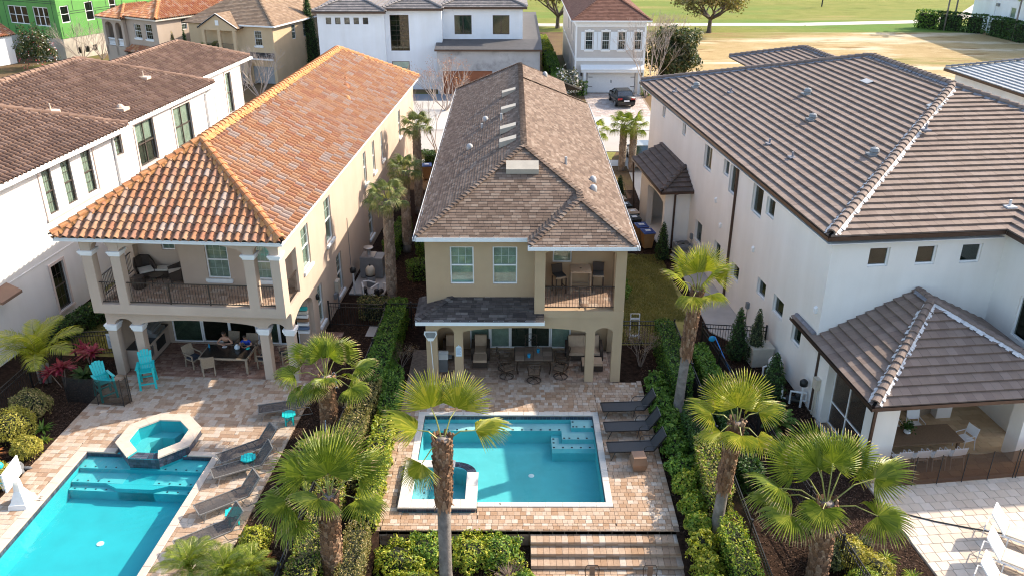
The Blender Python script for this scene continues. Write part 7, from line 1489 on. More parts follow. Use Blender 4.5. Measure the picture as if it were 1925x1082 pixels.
def swivel_chair():
    t = local(thing('swivel_dining_chair', 'x', 'chair', 'M', 0, 0, 0, group='bronze swivel chairs around the tiled table')); m = MB(); ring_ = [(.29*math.cos(2*PI*k/18), .29*math.sin(2*PI*k/18), .02) for k in range(19)]; m.tube(ring_, .018, 5, False)
    m.build('base_ring', C['bronze_f'], t); m = MB(); m.tube([(0,0,.06),(0,0,.38)], .03, 8); m.build('post', C['bronze_f'], t)
    m = MB()
    for k in range(4): a = PI/4+PI/2*k; m.tube([(.28*math.cos(a),.28*math.sin(a),.025),(.1*math.cos(a),.1*math.sin(a),.11),(0,0,.10)], .014, 5, False)
    m.build('base_spokes', C['bronze_f'], t); m = MB(); m.prism([(-.25,-.26,.38),(.25,-.26,.38),(.23,.22,.36),(-.23,.22,.36)], (0,0,.035)); m.build('seat', C['bronze_f'], t); m = MB(); m.prism([(-.235,-.25,.416),(.235,-.25,.416),(.215,.20,.396),(-.215,.20,.396)], (0,0,.03)); m.build('seat_sling', C['cush_brown'], t)
    m = MB()
    for s in (-1,1): m.tube([(s*.24,-.20,.40),(s*.29,-.24,.60),(s*.29,.05,.64),(s*.25,.26,.60)], .016, 5)
    m.build('arms', C['bronze_f'], t); m = MB(); arc = [(-.25+.05*k, .22+.10+.05*math.sin(PI*k/10), .92+.05*math.sin(PI*k/10)) for k in range(11)]; m.tube([(-.23,.21,.38)]+arc+[(.23,.21,.38)], .016, 5); m.tube([(-.22,.27,.52),(0,.31,.70),(.22,.36,.90)], .012, 4); m.tube([(.22,.27,.52),(0,.31,.70),(-.22,.36,.90)], .012, 4); m.tube([(0,.24,.5),(0,.38,.95)], .012, 4); m.build('back_frame', C['bronze_f'], t); return t
C['cush_brown'] = solid('brown_sling', (.20,.13,.085), .8, .15, 10)
p10 = swivel_chair()
for (x, y, a, lb) in ((.92,30.72,180,'bronze swivel chair at the front end of the tiled table, nearest the pool'),(-.22,31.05,118,'bronze swivel chair at the left front of the tiled table'),(2.05,31.05,-118,'bronze swivel chair at the right front of the tiled table'),(-.30,31.75,92,'bronze swivel chair at the left middle of the tiled table'),(2.12,31.80,-92,'bronze swivel chair at the right middle of the tiled table'),(.85,32.72,2,'bronze swivel chair with crossed back at the rear of the tiled table')): place(p10, 'M', x, y, 0, RAD(a), lb)
for (x, y, lb) in ((1.12,31.85,'blue cup farther from the pool on the tiled table'),(.72,31.42,'blue cup nearer the pool on the tiled table')):
    m = MB(); m.lathe([(.055,0),(.075,.16)], (x,y,.722), 10); flat(lb, 'cup', 'cup', 'M', x, y, .722, m, 'cup_blue', 'blue cups on the tiled table')
t = local(thing('kettle_grill', 'grey covered grill behind the leftmost patio column', 'grill', 'M', -2.95, 31.6, 0)); m = MB(); m.box(-.22,.22,-.2,.2,.02,.62); m.build('cabinet', C['grey_metal'], t); m = MB(); m.prism([(-.25,-.22,.62),(-.25,.22,.62),(-.25,.18,.86),(-.25,-.05,.95),(-.25,-.2,.84)], (.5,0,0)); m.build('hood', C['gutter_white'], t); m = MB(); m.box(.22,.40,-.15,.15,.64,.67); m.build('side_shelf', C['grey_metal'], t)
t = local(thing('pool_skimmer', 'white leaf skimmer net on a pole leaning by the left patio column', 'skimmer', 'M', -3.30, 30.50, 0)); m = MB(); m.tube([(0.1,-.1,0),(0,0,2.05)], .018, 6); m.build('pole', C['gutter_white'], t); m = MB(); m.prism([(-.10,-.01,2.0),(.10,-.01,2.0),(.27,.02,2.30),(.24,.03,2.42),(-.24,.03,2.42),(-.27,.02,2.30)], (0,.025,0)); m.build('net_head', C['gutter_white'], t); m = MB(); m.prism([(-.15,-.016,2.14),(.15,-.016,2.14),(.21,.004,2.30),(.19,.012,2.38),(-.19,.012,2.38),(-.21,.004,2.30)], (0,.004,0)); m.build('net', C['grey_metal'], t)
# chairs at the bottom edge: tops of two metal garden chairs
def metal_chair():
    t = local(thing('metal_garden_chair', 'x', 'chair', 'M', 0, 0, 0, group='brown metal chairs at the foot of the steps')); m = MB(); m.box(-.2,.2,-.2,.2,.43,.46); m.build('seat', C['bronze_f'], t); m = MB(); m.box(-.08,.08,-.24,-.225,.46,.82); m.build('back_splat', C['brown_box'], t); m = MB(); m.tube([(-.2,-.2,.45),(-.21,-.25,.72),(-.16,-.26,.84),(.16,-.26,.84),(.21,-.25,.72),(.2,-.2,.45)], .014, 5); m.build('back_hoop', C['bronze_f'], t)
    for x in (-.18,.18):
        for y in (-.18,.18): m = MB(); m.bar((x,y,.44),(x*1.2,y*1.2,0),.03,.03,(0,1,0)); m.build('leg', C['bronze_f'], t)
    return t
p11 = metal_chair(); place(p11, 'M', 2.42, 19.42, -.6, PI, 'brown metal chair back at the bottom edge, left of the pair'); place(p11, 'M', 4.16, 19.42, -.6, PI, 'brown metal chair back at the bottom edge, right of the pair')
# right covered patio: table and chairs
t = local(thing('dining_table', 'long woven top dining table under the covered patio', 'table', 'R', 17.35, 24.02, .02)); m = MB(); m.box(-1.45,1.45,-.56,.56,.70,.745); m.build('table_top', C['wood_table'], t)
for x in (-1.3,1.3):
    for y in (-.45,.45): m = MB(); m.box(x-.04,x+.04,y-.04,y+.04,0,.70); m.build('leg', C['wood_table'], t)
t2 = local(thing('potted_plant', 'small green plant in a white pot on the covered patio table', 'plant', 'R', 17.0, 24.15, .765)); m = MB(); m.lathe([(.07,0),(.13,.06),(.12,.13)], (0,0,0), 12); m.build('pot', C['trim_white'], t2)
P_ = VR.normal(0,.10,(160,3))*np.array([1,1,.9])+np.array([0,0,.30]); link('leaves', np_quads('leaves', leaf_mesh_arrays(P_, P_-np.array([0,0,.1]), .12, VR), [C['leaf_deep']]), t2)
def white_chair():
    t = local(thing('white_dining_chair', 'x', 'chair', 'M', 0, 0, 0, group='white chairs around the covered patio table')); m = MB(); m.box(-.22,.22,-.22,.22,.43,.46); m.build('seat', C['white_frame'], t); m = MB(); m.prism([(-.23,.22,.56),(.23,.22,.56),(.23,.30,.90),(-.23,.30,.90)], (0,.015,0)); m.build('back_sling', C['white_frame'], t)
    for s in (-1,1): m = MB(); m.tube([(s*.24,-.24,0),(s*.24,-.22,.62),(s*.24,.24,.64)], .016, 5); m.build('front_leg', C['white_frame'], t); m = MB(); m.tube([(s*.24,.30,0),(s*.24,.22,.46),(s*.24,.31,.92)], .016, 5); m.build('rear_leg', C['white_frame'], t)
    return t
p12 = white_chair()
for i, x in enumerate((16.25,16.92,17.60,18.28)): place(p12, 'R', x, 23.15, .02, PI, 'white sling chair with its back to the mesh fence, '+('leftmost','second from left','third from left','fourth from left')[i]); 
for i, x in enumerate((16.3,17.05,17.9)): place(p12, 'R', x, 25.05, .02, 0, 'white sling chair on the far side of the covered table, '+('leftmost','middle','rightmost')[i])
place(p12, 'R', 19.25, 24.05, .02, RAD(-78), 'white sling chair at the right end of the covered table')
t = local(thing('cushion_bench', 'low tan cushion bench at the back of the covered patio', 'bench', 'R', 18.9, 26.6, .02, .3)); m = MB(); m.box(-.5,.5,-.35,.35,.0,.3); m.build('base', C['rattan'], t); m = MB(); m.box(-.5,.5,-.35,.35,.3,.42); m.build('cushion', C['cush_tan'], t)
# hoop, turtle, hose, brush, trolley
t = local(thing('basketball_hoop', 'white poolside basketball hoop beside the long left pool', 'basketball hoop', 'L', -17.72, 21.75, 0, RAD(-82))); m = MB()
for z0, z1, a, b in ((0,.16,.38,.34),(.16,.55,.30,.14),(.55,.95,.13,.10)): m.add([(-a,-a*.8,z0),(a,-a*.8,z0),(a,a*.8,z0),(-a,a*.8,z0),(-b,-b*.8,z1),(b,-b*.8,z1),(b,b*.8,z1),(-b,b*.8,z1)], [(3,2,1,0),(4,5,6,7),(0,1,5,4),(1,2,6,5),(2,3,7,6),(3,0,4,7)])
m.build('base', C['pvc'], t); m = MB(); m.box(-.55,.55,-.10,-.05,.85,1.55); m.build('backboard', C['trim_white'], t); m = MB()
for q in ((-.2,.2,1.02,1.045),(-.2,.2,1.355,1.38)): m.box(q[0],q[1],-.108,-.101,q[2],q[3])
for x in (-.2,.178): m.box(x,x+.022,-.108,-.101,1.045,1.355)
m.build('target_square', C['teal'], t); m = MB(); m.tube([(.22*math.cos(2*PI*k/14), -.34+.22*math.sin(2*PI*k/14), 1.0) for k in range(15)], .014, 5, False); m.tube([(0,-.10,1.0),(0,-.14,1.0)], .03, 5); m.build('rim', C['teal'], t); m = MB()
for k in range(12):
    a = 2*PI*k/12; b = a+.26; m.tube([(.22*math.cos(a),-.34+.22*math.sin(a),1.0),(.15*math.cos(b),-.34+.15*math.sin(b),.78),(.13*math.cos(a),-.34+.13*math.sin(a),.6)], .006, 3, False); m.tube([(.22*math.cos(a),-.34+.22*math.sin(a),1.0),(.15*math.cos(a-.26),-.34+.15*math.sin(a-.26),.78)], .006, 3, False)
m.build('net', C['trim_white'], t)
m = MB(); m.ell((0,0,0), (.13,.13,.13), 10, 7); o = m.build('ball', C['teal'], None, True, 'L', (0,0,0)); o.location = W('L', -17.98, 21.55, 1.66); tag(o, 'small teal ball resting on top of the basketball hoop backboard', 'ball')
C['turtle'] = solid('grey_stone', (.16,.165,.18), .7, .35, 9, bmp=.5, bscale=18)
t = local(thing('turtle_statue', 'grey stone sea turtle statue in the mulch beside the left deck', 'statue', 'L', -19.05, 23.45, -.05, RAD(-30))); m = MB(); m.ell((0,0,.16), (.40,.32,.20), 12, 8, .12); m.build('shell', C['turtle'], t, True); m = MB(); m.ell((.50,0,.22), (.16,.11,.11), 8, 6); m.tube([(.3,0,.14),(.5,0,.2)], .08, 7); m.build('head', C['turtle'], t, True)
for x, y, a in ((.26,-.30,-35),(.26,.30,35),(-.30,-.24,-140),(-.30,.24,140)): m = MB(); m.ell((x,y,.08), (.22,.09,.05), 8, 5, 0, Matrix.Rotation(RAD(a),3,'Z')); m.build('flipper', C['turtle'], t, True)
pts = [W('R', *q) for q in ((15.05,20.9,.02),(16.0,20.35,.02),(17.0,19.9,.02),(17.9,19.55,.02),(18.6,19.3,.02))]; m = MB(); m.tube([tuple(q) for q in pts], .022, 6); flat('dark garden hose stretched across the right patio slabs', 'hose', 'garden_hose', 'M', 0, 0, 0, m, 'black')
C['blue'] = solid('blue_plastic', (.03,.22,.62), .4)
a = W('R', 12.05, 31.0, 1.35); b = W('R', 12.35, 28.3, .1); t = thing('pool_brush', 'blue pool brush pole leaning over the right fence', 'pool brush', 'M', b.x, b.y, b.z); m = MB(); m.tube([tuple(a), tuple(b)], .022, 6); m.build('pole', C['blue'], t); m = MB(); m.ell((a.x-.1,a.y+.05,a.z-.12), (.16,.05,.14), 10, 6); m.build('brush_head', C['cup_blue'], t)
m = MB(); q = W('L', -8.55, 25.9, 0); t = thing('pool_pole', 'blue telescopic pole standing by the left fence behind the bushy palm', 'pole', 'M', q.x, q.y, 0); m.tube([(q.x,q.y,0),(q.x+.1,q.y+.35,1.9)], .018, 6); m.build('pole', C['sign_white'], t); m = MB(); m.tube([(q.x+.1,q.y+.35,1.9),(q.x+.13,q.y+.45,2.3)], .022, 6); m.build('grip', C['blue'], t)
def brush(x, y, lb):
    t = local(thing('ring_toss_post', lb, 'pool toy', 'L', x, y, 0, group='white pool toys on the left deck edge')); m = MB(); m.lathe([(.13,0),(.13,.03),(.09,.05),(.09,.62),(.06,.66)], (0,0,0), 10); m.build('body', C['pvc'], t); m = MB(); m.lathe([(.1,.05),(.1,.09)], (0,0,0), 10); m.build('collar', C['red_p'], t)
C['red_p'] = solid('red_plastic', (.5,.03,.03), .4)
brush(-9.55, 29.75, 'white upright pool toy canister nearest the deck, left one'); brush(-9.15, 29.7, 'white upright pool toy canister by the palm, right one')
t = local(thing('hand_trolley', 'white folded hand trolley by the fence right of the tan house', 'trolley', 'M', 5.55, 34.2, 0)); m = MB(); m.tube([(-.2,0,.1),(-.2,.1,1.35),(.2,.1,1.35),(.2,0,.1)], .025, 6); m.box(-.22,.22,.07,.10,1.05,1.15); m.box(-.22,.22,-.25,-.2,.35,.45); m.build('frame', C['gutter_white'], t)
for s in (-1,1): m = MB(); m.tube([(s*.25-.03,.0,.12),(s*.25+.03,.0,.12)], .12, 12); m.build('wheel', C['black'], t)
# wheelie bins
C['bin_brown'] = solid('tan_bin', (.36,.20,.085), .6, .1, 4); C['bin_black'] = solid('black_bin', (.022,.024,.024), .55, .1, 4); C['bin_blue'] = solid('blue_bin_lid', (.05,.09,.28), .5, .08, 4); C['bin_tan'] = solid('beige_bin_lid', (.50,.36,.23), .5, .08, 4)
def bin_(F, u, v, rot, body, lid, lb, group='wheelie bins beside the cream house'):
    t = local(thing('wheelie_bin', lb, 'wheelie bin', F, u, v, 0, rot, group)); m = MB(); a, b, h = .24, .32, .98
    m.add([(-a,-a,.05),(a,-a,.05),(a,a,.05),(-a,a,.05),(-b,-b-.02,h),(b,-b-.02,h),(b,b,h),(-b,b,h)], [(3,2,1,0),(0,1,5,4),(1,2,6,5),(2,3,7,6),(3,0,4,7),(4,5,6,7)]); m.box(-b-.02,b+.02,-b-.05,b+.02,h-.09,h-.02); m.build('body', C[body], t)
    m = MB(); m.prism([(-b-.03,-b-.08,h+.003),(b+.03,-b-.08,h+.003),(b+.02,b+.05,h+.03),(-b-.02,b+.05,h+.03)], (0,0,.04)); m.prism([(-b+.08,-b+.08,h+.05),(b-.08,-b+.08,h+.05),(b-.08,b-.1,h+.07),(-b+.08,b-.1,h+.07)], (0,0,.03)); m.build('lid', C[lid], t)
    m = MB(); m.box(-.15,.15,-.14,.10,h+.081,h+.105); m.build('lid_label', C['gutter_white'], t); m = MB(); m.tube([(-.25,b+.08,h-.05),(.25,b+.08,h-.05)], .02, 6); m.build('handle', C[lid], t)
    for s in (-1,1): m = MB(); m.tube([(s*.27-.03,a+.02,.11),(s*.27+.03,a+.02,.11)], .11, 12); m.build('wheel', C['black'], t)
for (u, v, b_, l_, lb) in ((12.55,44.35,'bin_brown','bin_blue','tan wheelie bin with blue lid, nearest in the row'),(12.42,45.35,'bin_brown','bin_blue','tan wheelie bin with blue lid, second in the row'),(12.32,46.65,'bin_black','bin_black','black wheelie bin behind the two blue lidded bins'),(12.45,47.7,'bin_black','bin_tan','black wheelie bin with beige lid in mid row'),(12.30,49.0,'bin_black','bin_black','black wheelie bin just in front of the farthest tan bin'),(12.25,50.3,'bin_brown','bin_tan','tan wheelie bin with beige lid, farthest in the row')): bin_('R', u, v, RAD(6), b_, l_, lb)
bin_('M', -6.05, 58.4, .1, 'bin_brown', 'bin_blue', 'tan wheelie bin with blue lid by the road hedge', None)
# air conditioners and pool equipment
def condenser(F, u, v, lb, rot=0):
    t = local(thing('air_conditioner', lb, 'air conditioner', F, u, v, -.04, rot, 'outdoor air conditioner units')); m = MB(); m.box(-.42,.42,-.42,.42,.06,.85); m.build('case', C['grey_metal'], t); m = MB(); m.lathe([(.36,.85),(.36,.90),(.33,.91),(.33,.86)], (0,0,0), 18); m.build('fan_guard', C['steel'], t); m = MB()
    for i in range(-3,4): m.bar((-.33,i*.1,.90),(.33,i*.1,.90),.012,.012)
    m.lathe([(.1,.84),(.1,.87)], (0,0,0), 10); m.build('fan_grille', C['black'], t); m = MB(); m.box(-.5,.5,-.5,.5,-.02,.06); m.build('base', C['concrete'], t)
condenser('R', 14.0, 41.3, 'grey air conditioner with round fan guard nearest the fan palm'); condenser('R', 14.15, 42.75, 'grey air conditioner next to the porch wall of the cream house', .05)
def filt(F, u, v, mat, lb, h=1.15, r=.24):
    t = local(thing('pool_filter', lb, 'pool filter', F, u, v, 0, 0, 'pool filters')); m = MB(); m.lathe([(r*.8,0),(r,.1),(r,h*.55)], (0,0,0), 14); m.build('lower_tank', C['grey_metal' if mat != 'pvc' else 'pvc'], t, True); m = MB(); m.lathe([(r*1.08,h*.55),(r*1.08,h*.60)], (0,0,0), 14); m.build('clamp_band', C['black'], t); m = MB(); m.lathe([(r,h*.60),(r,h*.85),(r*.7,h*.97),(.03,h)], (0,0,0), 14); m.build('upper_tank', C[mat], t, True); m = MB(); m.tube([(0,0,h),(0,0,h+.1)], .035, 6); m.build('gauge', C['black'], t)
filt('L', -9.75, 39.55, 'beige_box', 'tall tan and grey pool filter tank beside the beige house'); filt('R', 14.25, 29.6, 'pvc', 'white domed pool filter tank against the cream house wall', 1.0, .30)
t = local(thing('pool_heater', 'grey pool heater with round flue beside the beige house', 'pool heater', 'L', -9.9, 40.9, .03)); m = MB(); m.box(-.6,.6,-.45,.45,.05,1.15); m.build('cabinet', C['grey_metal'], t); m = MB(); m.box(-.55,.15,-.4,.4,1.15,1.20); m.build('lid_panel', C['steel'], t); m = MB(); m.tube([(-.2,0,1.2),(-.2,0,1.55)], .11, 10); m.lathe([(.26,1.55),(.27,1.6),(.24,1.62),(.02,1.63)], (-.2,0,0), 14); m.build('flue', C['steel'], t)
def pump(F, u, v, lb, rot=0):
    t = local(thing('pool_pump', lb, 'pool pump', F, u, v, .03, rot, 'pool pumps with white pipes')); m = MB(); m.tube([(0,-.3,.2),(0,.25,.2)], .13, 10); m.build('motor', C['black'], t); m = MB(); m.tube([(0,.25,.2),(0,.4,.2),(0,.42,.55),(.25,.42,.55),(.6,.42,.4)], .045, 7); m.build('outlet_pipe', C['pvc'], t); m = MB(); m.tube([(0,-.35,.2),(-.1,-.5,.25),(-.1,-.5,.62),(-.1,.1,.62),(-.1,.1,.05)], .045, 7); m.build('intake_pipe', C['pvc'], t); m = MB(); m.lathe([(.12,.28),(.12,.42),(.1,.45),(.02,.46)], (0,-.2,0), 10); m.build('strainer_lid', C['black'], t)
pump('L', -9.85, 38.5, 'left pool pump with white pipes beside the beige house', .3); pump('L', -9.1, 38.4, 'right pool pump with white pipes beside the beige house', -.4); pump('R', 13.9, 29.2, 'pool pump with white pipes behind the cone shrub', .4); pump('R', 14.2, 27.6, 'pool pump with white pipes near the covered patio wall', 1.2)
t = local(thing('equipment_cabinet', 'beige pool equipment cabinet in front of the cream house', 'cabinet', 'R', 14.1, 30.9, 0)); m = MB(); m.box(-.45,.45,-.35,.35,0,.82); m.build('body', C['beige_box'], t); m = MB(); m.box(-.48,.48,-.38,.38,.82,.90); m.build('lid', C['beige_box'], t)
for F, u, v, z, lb in (('R',14.45,27.35,1.0,'black valve dome on white pipes near the covered patio'),('L',-10.4,38.6,1.2,'black timer box on a white post beside the beige house')):
    t = local(thing('control_post', lb, 'control box', F, u, v, 0)); m = MB(); m.tube([(0,0,0),(0,0,z)], .045, 7); m.build('post', C['pvc'], t); m = MB(); m.lathe([(.15,z),(.16,z+.18),(.08,z+.26),(.02,z+.27)], (0,0,0), 10); m.build('head', C['black'], t, True)
t = local(thing('meter_box', 'beige electric boxes on the beige house side wall', 'meter box', 'L', -10.78, 36.95, 0)); m = MB(); m.box(-.07,.10,-.22,.22,.9,1.5); m.build('box', C['beige_box'], t); m = MB(); m.tube([(0,0,0),(0,0,.9)], .03, 6); m.build('conduit', C['grey_metal'], t); m = MB(); m.box(-.07,.06,-.55,-.3,.75,1.0); m.build('small_box', C['grey_metal'], t)
t = local(thing('towel_rack', 'rack of striped towels under the side arch of the beige house', 'towel rack', 'L', -11.3, 33.05, 0)); m = MB(); m.box(-.02,.02,-.04,.0,.6,2.2); m.build('post', C['grey_metal'], t)
for i in range(7): m = MB(); m.box(-.25,.25,-.20,-.05,.75+.19*i,.87+.19*i); m.build('towel', C[('trim_white','sign_blue','trim_white','brown_box','trim_white','cush_cream','teal')[i]], t)
# mulch chips and grass blades
def scatter(name, F, quads, n, mat, size, z, asp=.35, up=(0,0,1), jit=.35):
    P = []
    for (x0, x1, y0, y1, w) in quads: k = int(n*w); P.append(np.stack([VR.uniform(x0,x1,k), VR.uniform(y0,y1,k), np.full(k, z)+VR.uniform(0,.02,k)], 1))
    P = np.concatenate(P); V = leaf_mesh_arrays(P, np.tile(np.array(up, float), (len(P),1)), size, VR, .1, asp, jit); o = link(name, np_quads(name, V, [C[mat]])); o.location = (0,0,0); o.rotation_euler = (0,0,-TH[F]); o['kind'] = 'stuff'; return o
scatter('mulch_chips', 'M', [(-8.2,-4.5,17,36,.34),(5.45,9.0,17,34,.30),(-6.5,-3.6,36,46,.16),(8.5,11.6,19,28,.20)], 26000, 'chip', .085, -.045); scatter('mulch_chips', 'M', [(-4.2,.55,18.2,21.4,1)], 5200, 'chip', .075, -.615); scatter('mulch_chips', 'L', [(-21.3,-18.7,21.5,31.3,.7),(-9.9,-7.9,17,29,.5)], 9000, 'chip', .085, -.045); scatter('mulch_chips', 'R', [(12.2,14.7,17,22,.3),(12.2,14.7,22,32,.5),(11.0,13.3,40,44,.2)], 9000, 'chip', .085, -.045)
def blades(F, rects, n):
    P = []
    for (x0, x1, y0, y1) in rects: k = int(n*(x1-x0)*(y1-y0)); P.append(np.stack([VR.uniform(x0,x1,k), VR.uniform(y0,y1,k), np.full(k,-.03)], 1))
    P = np.concatenate(P); k = len(P); a = VR.uniform(0,2*PI,k); s = np.stack([np.cos(a),np.sin(a),np.zeros(k)],1)*.012; t = np.stack([VR.normal(0,.03,k),VR.normal(0,.03,k),VR.uniform(.05,.10,k)],1)
    V = np.stack([P-s,P+s,P+t+s*.2,P+t-s*.2],1).reshape(-1,3); o = link('grass', np_quads('grass', V, [C['blade']])); o.rotation_euler = (0,0,-TH[F]); o['kind'] = 'stuff'
blades('M', [(4.75,8.4,36.2,44.4),(4.7,7.2,34.0,36.2)], 900); blades('L', [(-22.2,-18.9,31.8,36)], 700)
# ================================================================== BACKGROUND
C['tile_pale'] = pieces_mat('pale_grey_tile', [(0,(.42,.43,.44)),(.5,(.47,.48,.49)),(.8,(.39,.40,.41))], .8, .1, 60, .15, 2)
C['flower_white'] = solid('white_blossom', (.75,.70,.66), .7); C['flower_red'] = solid('pink_blossom', (.65,.08,.10), .7)
C['conc_stain'] = solid('stained_concrete', (.44,.43,.43), .9, .15, .5, bmp=.2, bscale=20, stain=((.23,.22,.22), .45, .50)); C['door_brown'] = solid('brown_garage_door', (.26,.085,.035), .6, .08, 3); C['stucco_bluewhite'] = solid('stucco_cool_white', (.80,.82,.86), .9, .03, .6, bmp=.2, bscale=40, spec=.2)
C['green_sheath'] = solid('green_sheathing', (.10,.30,.06), .7, .08, 1); C['seam'] = solid('black_seam_tape', (.02,.03,.025), .7); C['block'] = solid('raw_block', (.50,.45,.38), .95, .12, 1.4, stain=((.38,.33,.27), .8, .55)); C['shutter'] = solid('pale_shutter', (.72,.76,.80), .6, .03, 4); C['garage_grey'] = solid('grey_garage_door', (.30,.31,.32), .6, .06, 3)
C['tile_terra2'] = pieces_mat('terracotta_tile_far', [(0,(.50,.22,.10)),(.3,(.55,.29,.15)),(.55,(.46,.18,.09)),(.75,(.58,.37,.25)),(.9,(.42,.17,.10))], .8, .1, 40, .25, 3)
C['pale_b'] = solid('pale_frosted', (.62,.66,.62), .7); C['roof_slate'] = solid('slate_roofing', (.085,.08,.082), .8, .12, 2)
def grid_door(t, u0, u1, v, z0, z1, mat, nx=8, nz=4, name='garage_door'):
    m = MB(); m.box(u0,u1,v,v+.05,z0,z1); d = m.build(name, C[mat], t); o = MB(); dx, dz = (u1-u0)/nx, (z1-z0)/nz
    for i in range(nx):
        for j in range(nz): m = MB(); m.box(u0+dx*i+.05,u0+dx*(i+1)-.05,v-.02,v-.002,z0+dz*j+.04,z0+dz*(j+1)-.04); m.build('door_panel', C[mat], d)
    return d
def modern_house():
    t = thing('modern_white_house', 'modern white house with slatted dark windows and brown garage door behind the street', 'house', 'M', -8, 88, 0); w = MB()
    wallbox(w,'v',88,88.25,-19.4,-12.75,0,7.75,[(-18.55+.92*i,-18.02+.92*i,6.58,7.22) for i in range(5)])
    wallbox(w,'v',88.7,88.95,-12.75,-7.1,0,7.95,[(-12.30,-10.4,3.90,7.40),(-12.30,-10.5,.25,2.85)])
    wallbox(w,'v',90,90.25,-7.1,1.05,0,7.95,[(-5.9,-4.15,5.34,7.22),(-2.0,-.3,5.34,7.22)]); w.box(-7.2,-7.1,88.95,90,0,7.95); w.box(-12.85,-12.75,88.25,88.7,0,7.95); w.box(.85,1.05,90.25,112,0,7.95); w.box(-19.4,-19.2,88.25,112,0,7.75); w.box(-19.2,.85,111.8,112,0,7.75); w.build('wall', C['stucco_bluewhite'], t)
    for i in range(5): window(t,'v',88,-1,-18.55+.92*i,-18.02+.92*i,6.58,7.22,frame='frame_dark',rail=False,grid=None,blind=None,glass='glass_dark')
    window(t,'v',88.7,-1,-12.3,-10.4,3.9,7.4,frame='frame_dark',rail=False,grid=(3,7),blind='blind_dark',glass='glass_dark'); d = window(t,'v',88.7,-1,-12.3,-10.5,.25,2.85,frame='frame_dark',rail=False,grid=(2,4),blind='pale_b',glass='glass',name='entry_door')
    for a,b in ((-5.9,-4.15),(-2.0,-.3)): window(t,'v',90,-1,a,b,5.34,7.22,frame='frame_dark',rail=False,grid=None,cols=2,blind='blind_green',glass='glass_dark')
    g = MB(); wallbox(g,'v',86.5,86.75,-7.5,2.75,0,4.2,[(-6.95,-2.0,0,2.3)]); g.box(2.55,2.75,86.75,90,0,4.2); g.box(-7.5,-7.3,86.75,90,0,4.2); g.build('garage_wall', C['conc_stain'], t); grid_door(t,-6.95,-2.0,86.62,0,2.3,'door_brown',1,6)
    r = MB(); r.prism([(-7.7,86.2,4.32),(2.95,86.2,4.32),(2.95,90,4.75),(-7.7,90,4.75)],(0,0,.12)); r.prism([(1.05,90,4.75),(2.95,90,4.75),(2.95,112,4.75),(1.05,112,4.75)],(0,0,.12)); r.build('garage_roof', C['roof_slate'], t); gutter(t,[(-7.7,86.1,4.42),(2.95,86.1,4.42)],'bronze'); downpipe(t,[(2.85,86.3,4.3),(2.85,86.35,.1)],'bronze')
    R = Roof('M', t, 'flat', 'tile_grey', pieces=0, under=.1); k=.33
    for a,b,v0,E in ((-19.8,-12.5,87.6,7.85),(-12.9,-6.9,88.3,8.05),(-7.4,1.5,89.6,8.05)):
        h=(b-a)/2; c=(a+b)/2; R.plane((a,v0,E),(b,v0,E),(c,v0+h,E+k*h)); R.plane((b,v0,E),(b,112.4,E),(c,112.4,E+k*h),(c,v0+h,E+k*h)); R.plane((a,112.4,E),(a,v0,E),(c,v0+h,E+k*h),(c,112.4,E+k*h)); 
    rf=R.finish()
    for a,b,v0,E in ((-19.8,-12.5,87.6,7.85),(-12.9,-6.9,88.3,8.05),(-7.4,1.5,89.6,8.05)):
        h=(b-a)/2; c=(a+b)/2; gutter(t,[(a,v0-.1,E),(b,v0-.1,E)],'bronze',h=.2); caps(rf,(b-.05,v0+.05,E+.03),(c,v0+h,E+k*h),'tile_grey',r=.16,L=.4,lift=.05); caps(rf,(a+.05,v0+.05,E+.03),(c,v0+h,E+k*h),'tile_grey',r=.16,L=.4,lift=.05)
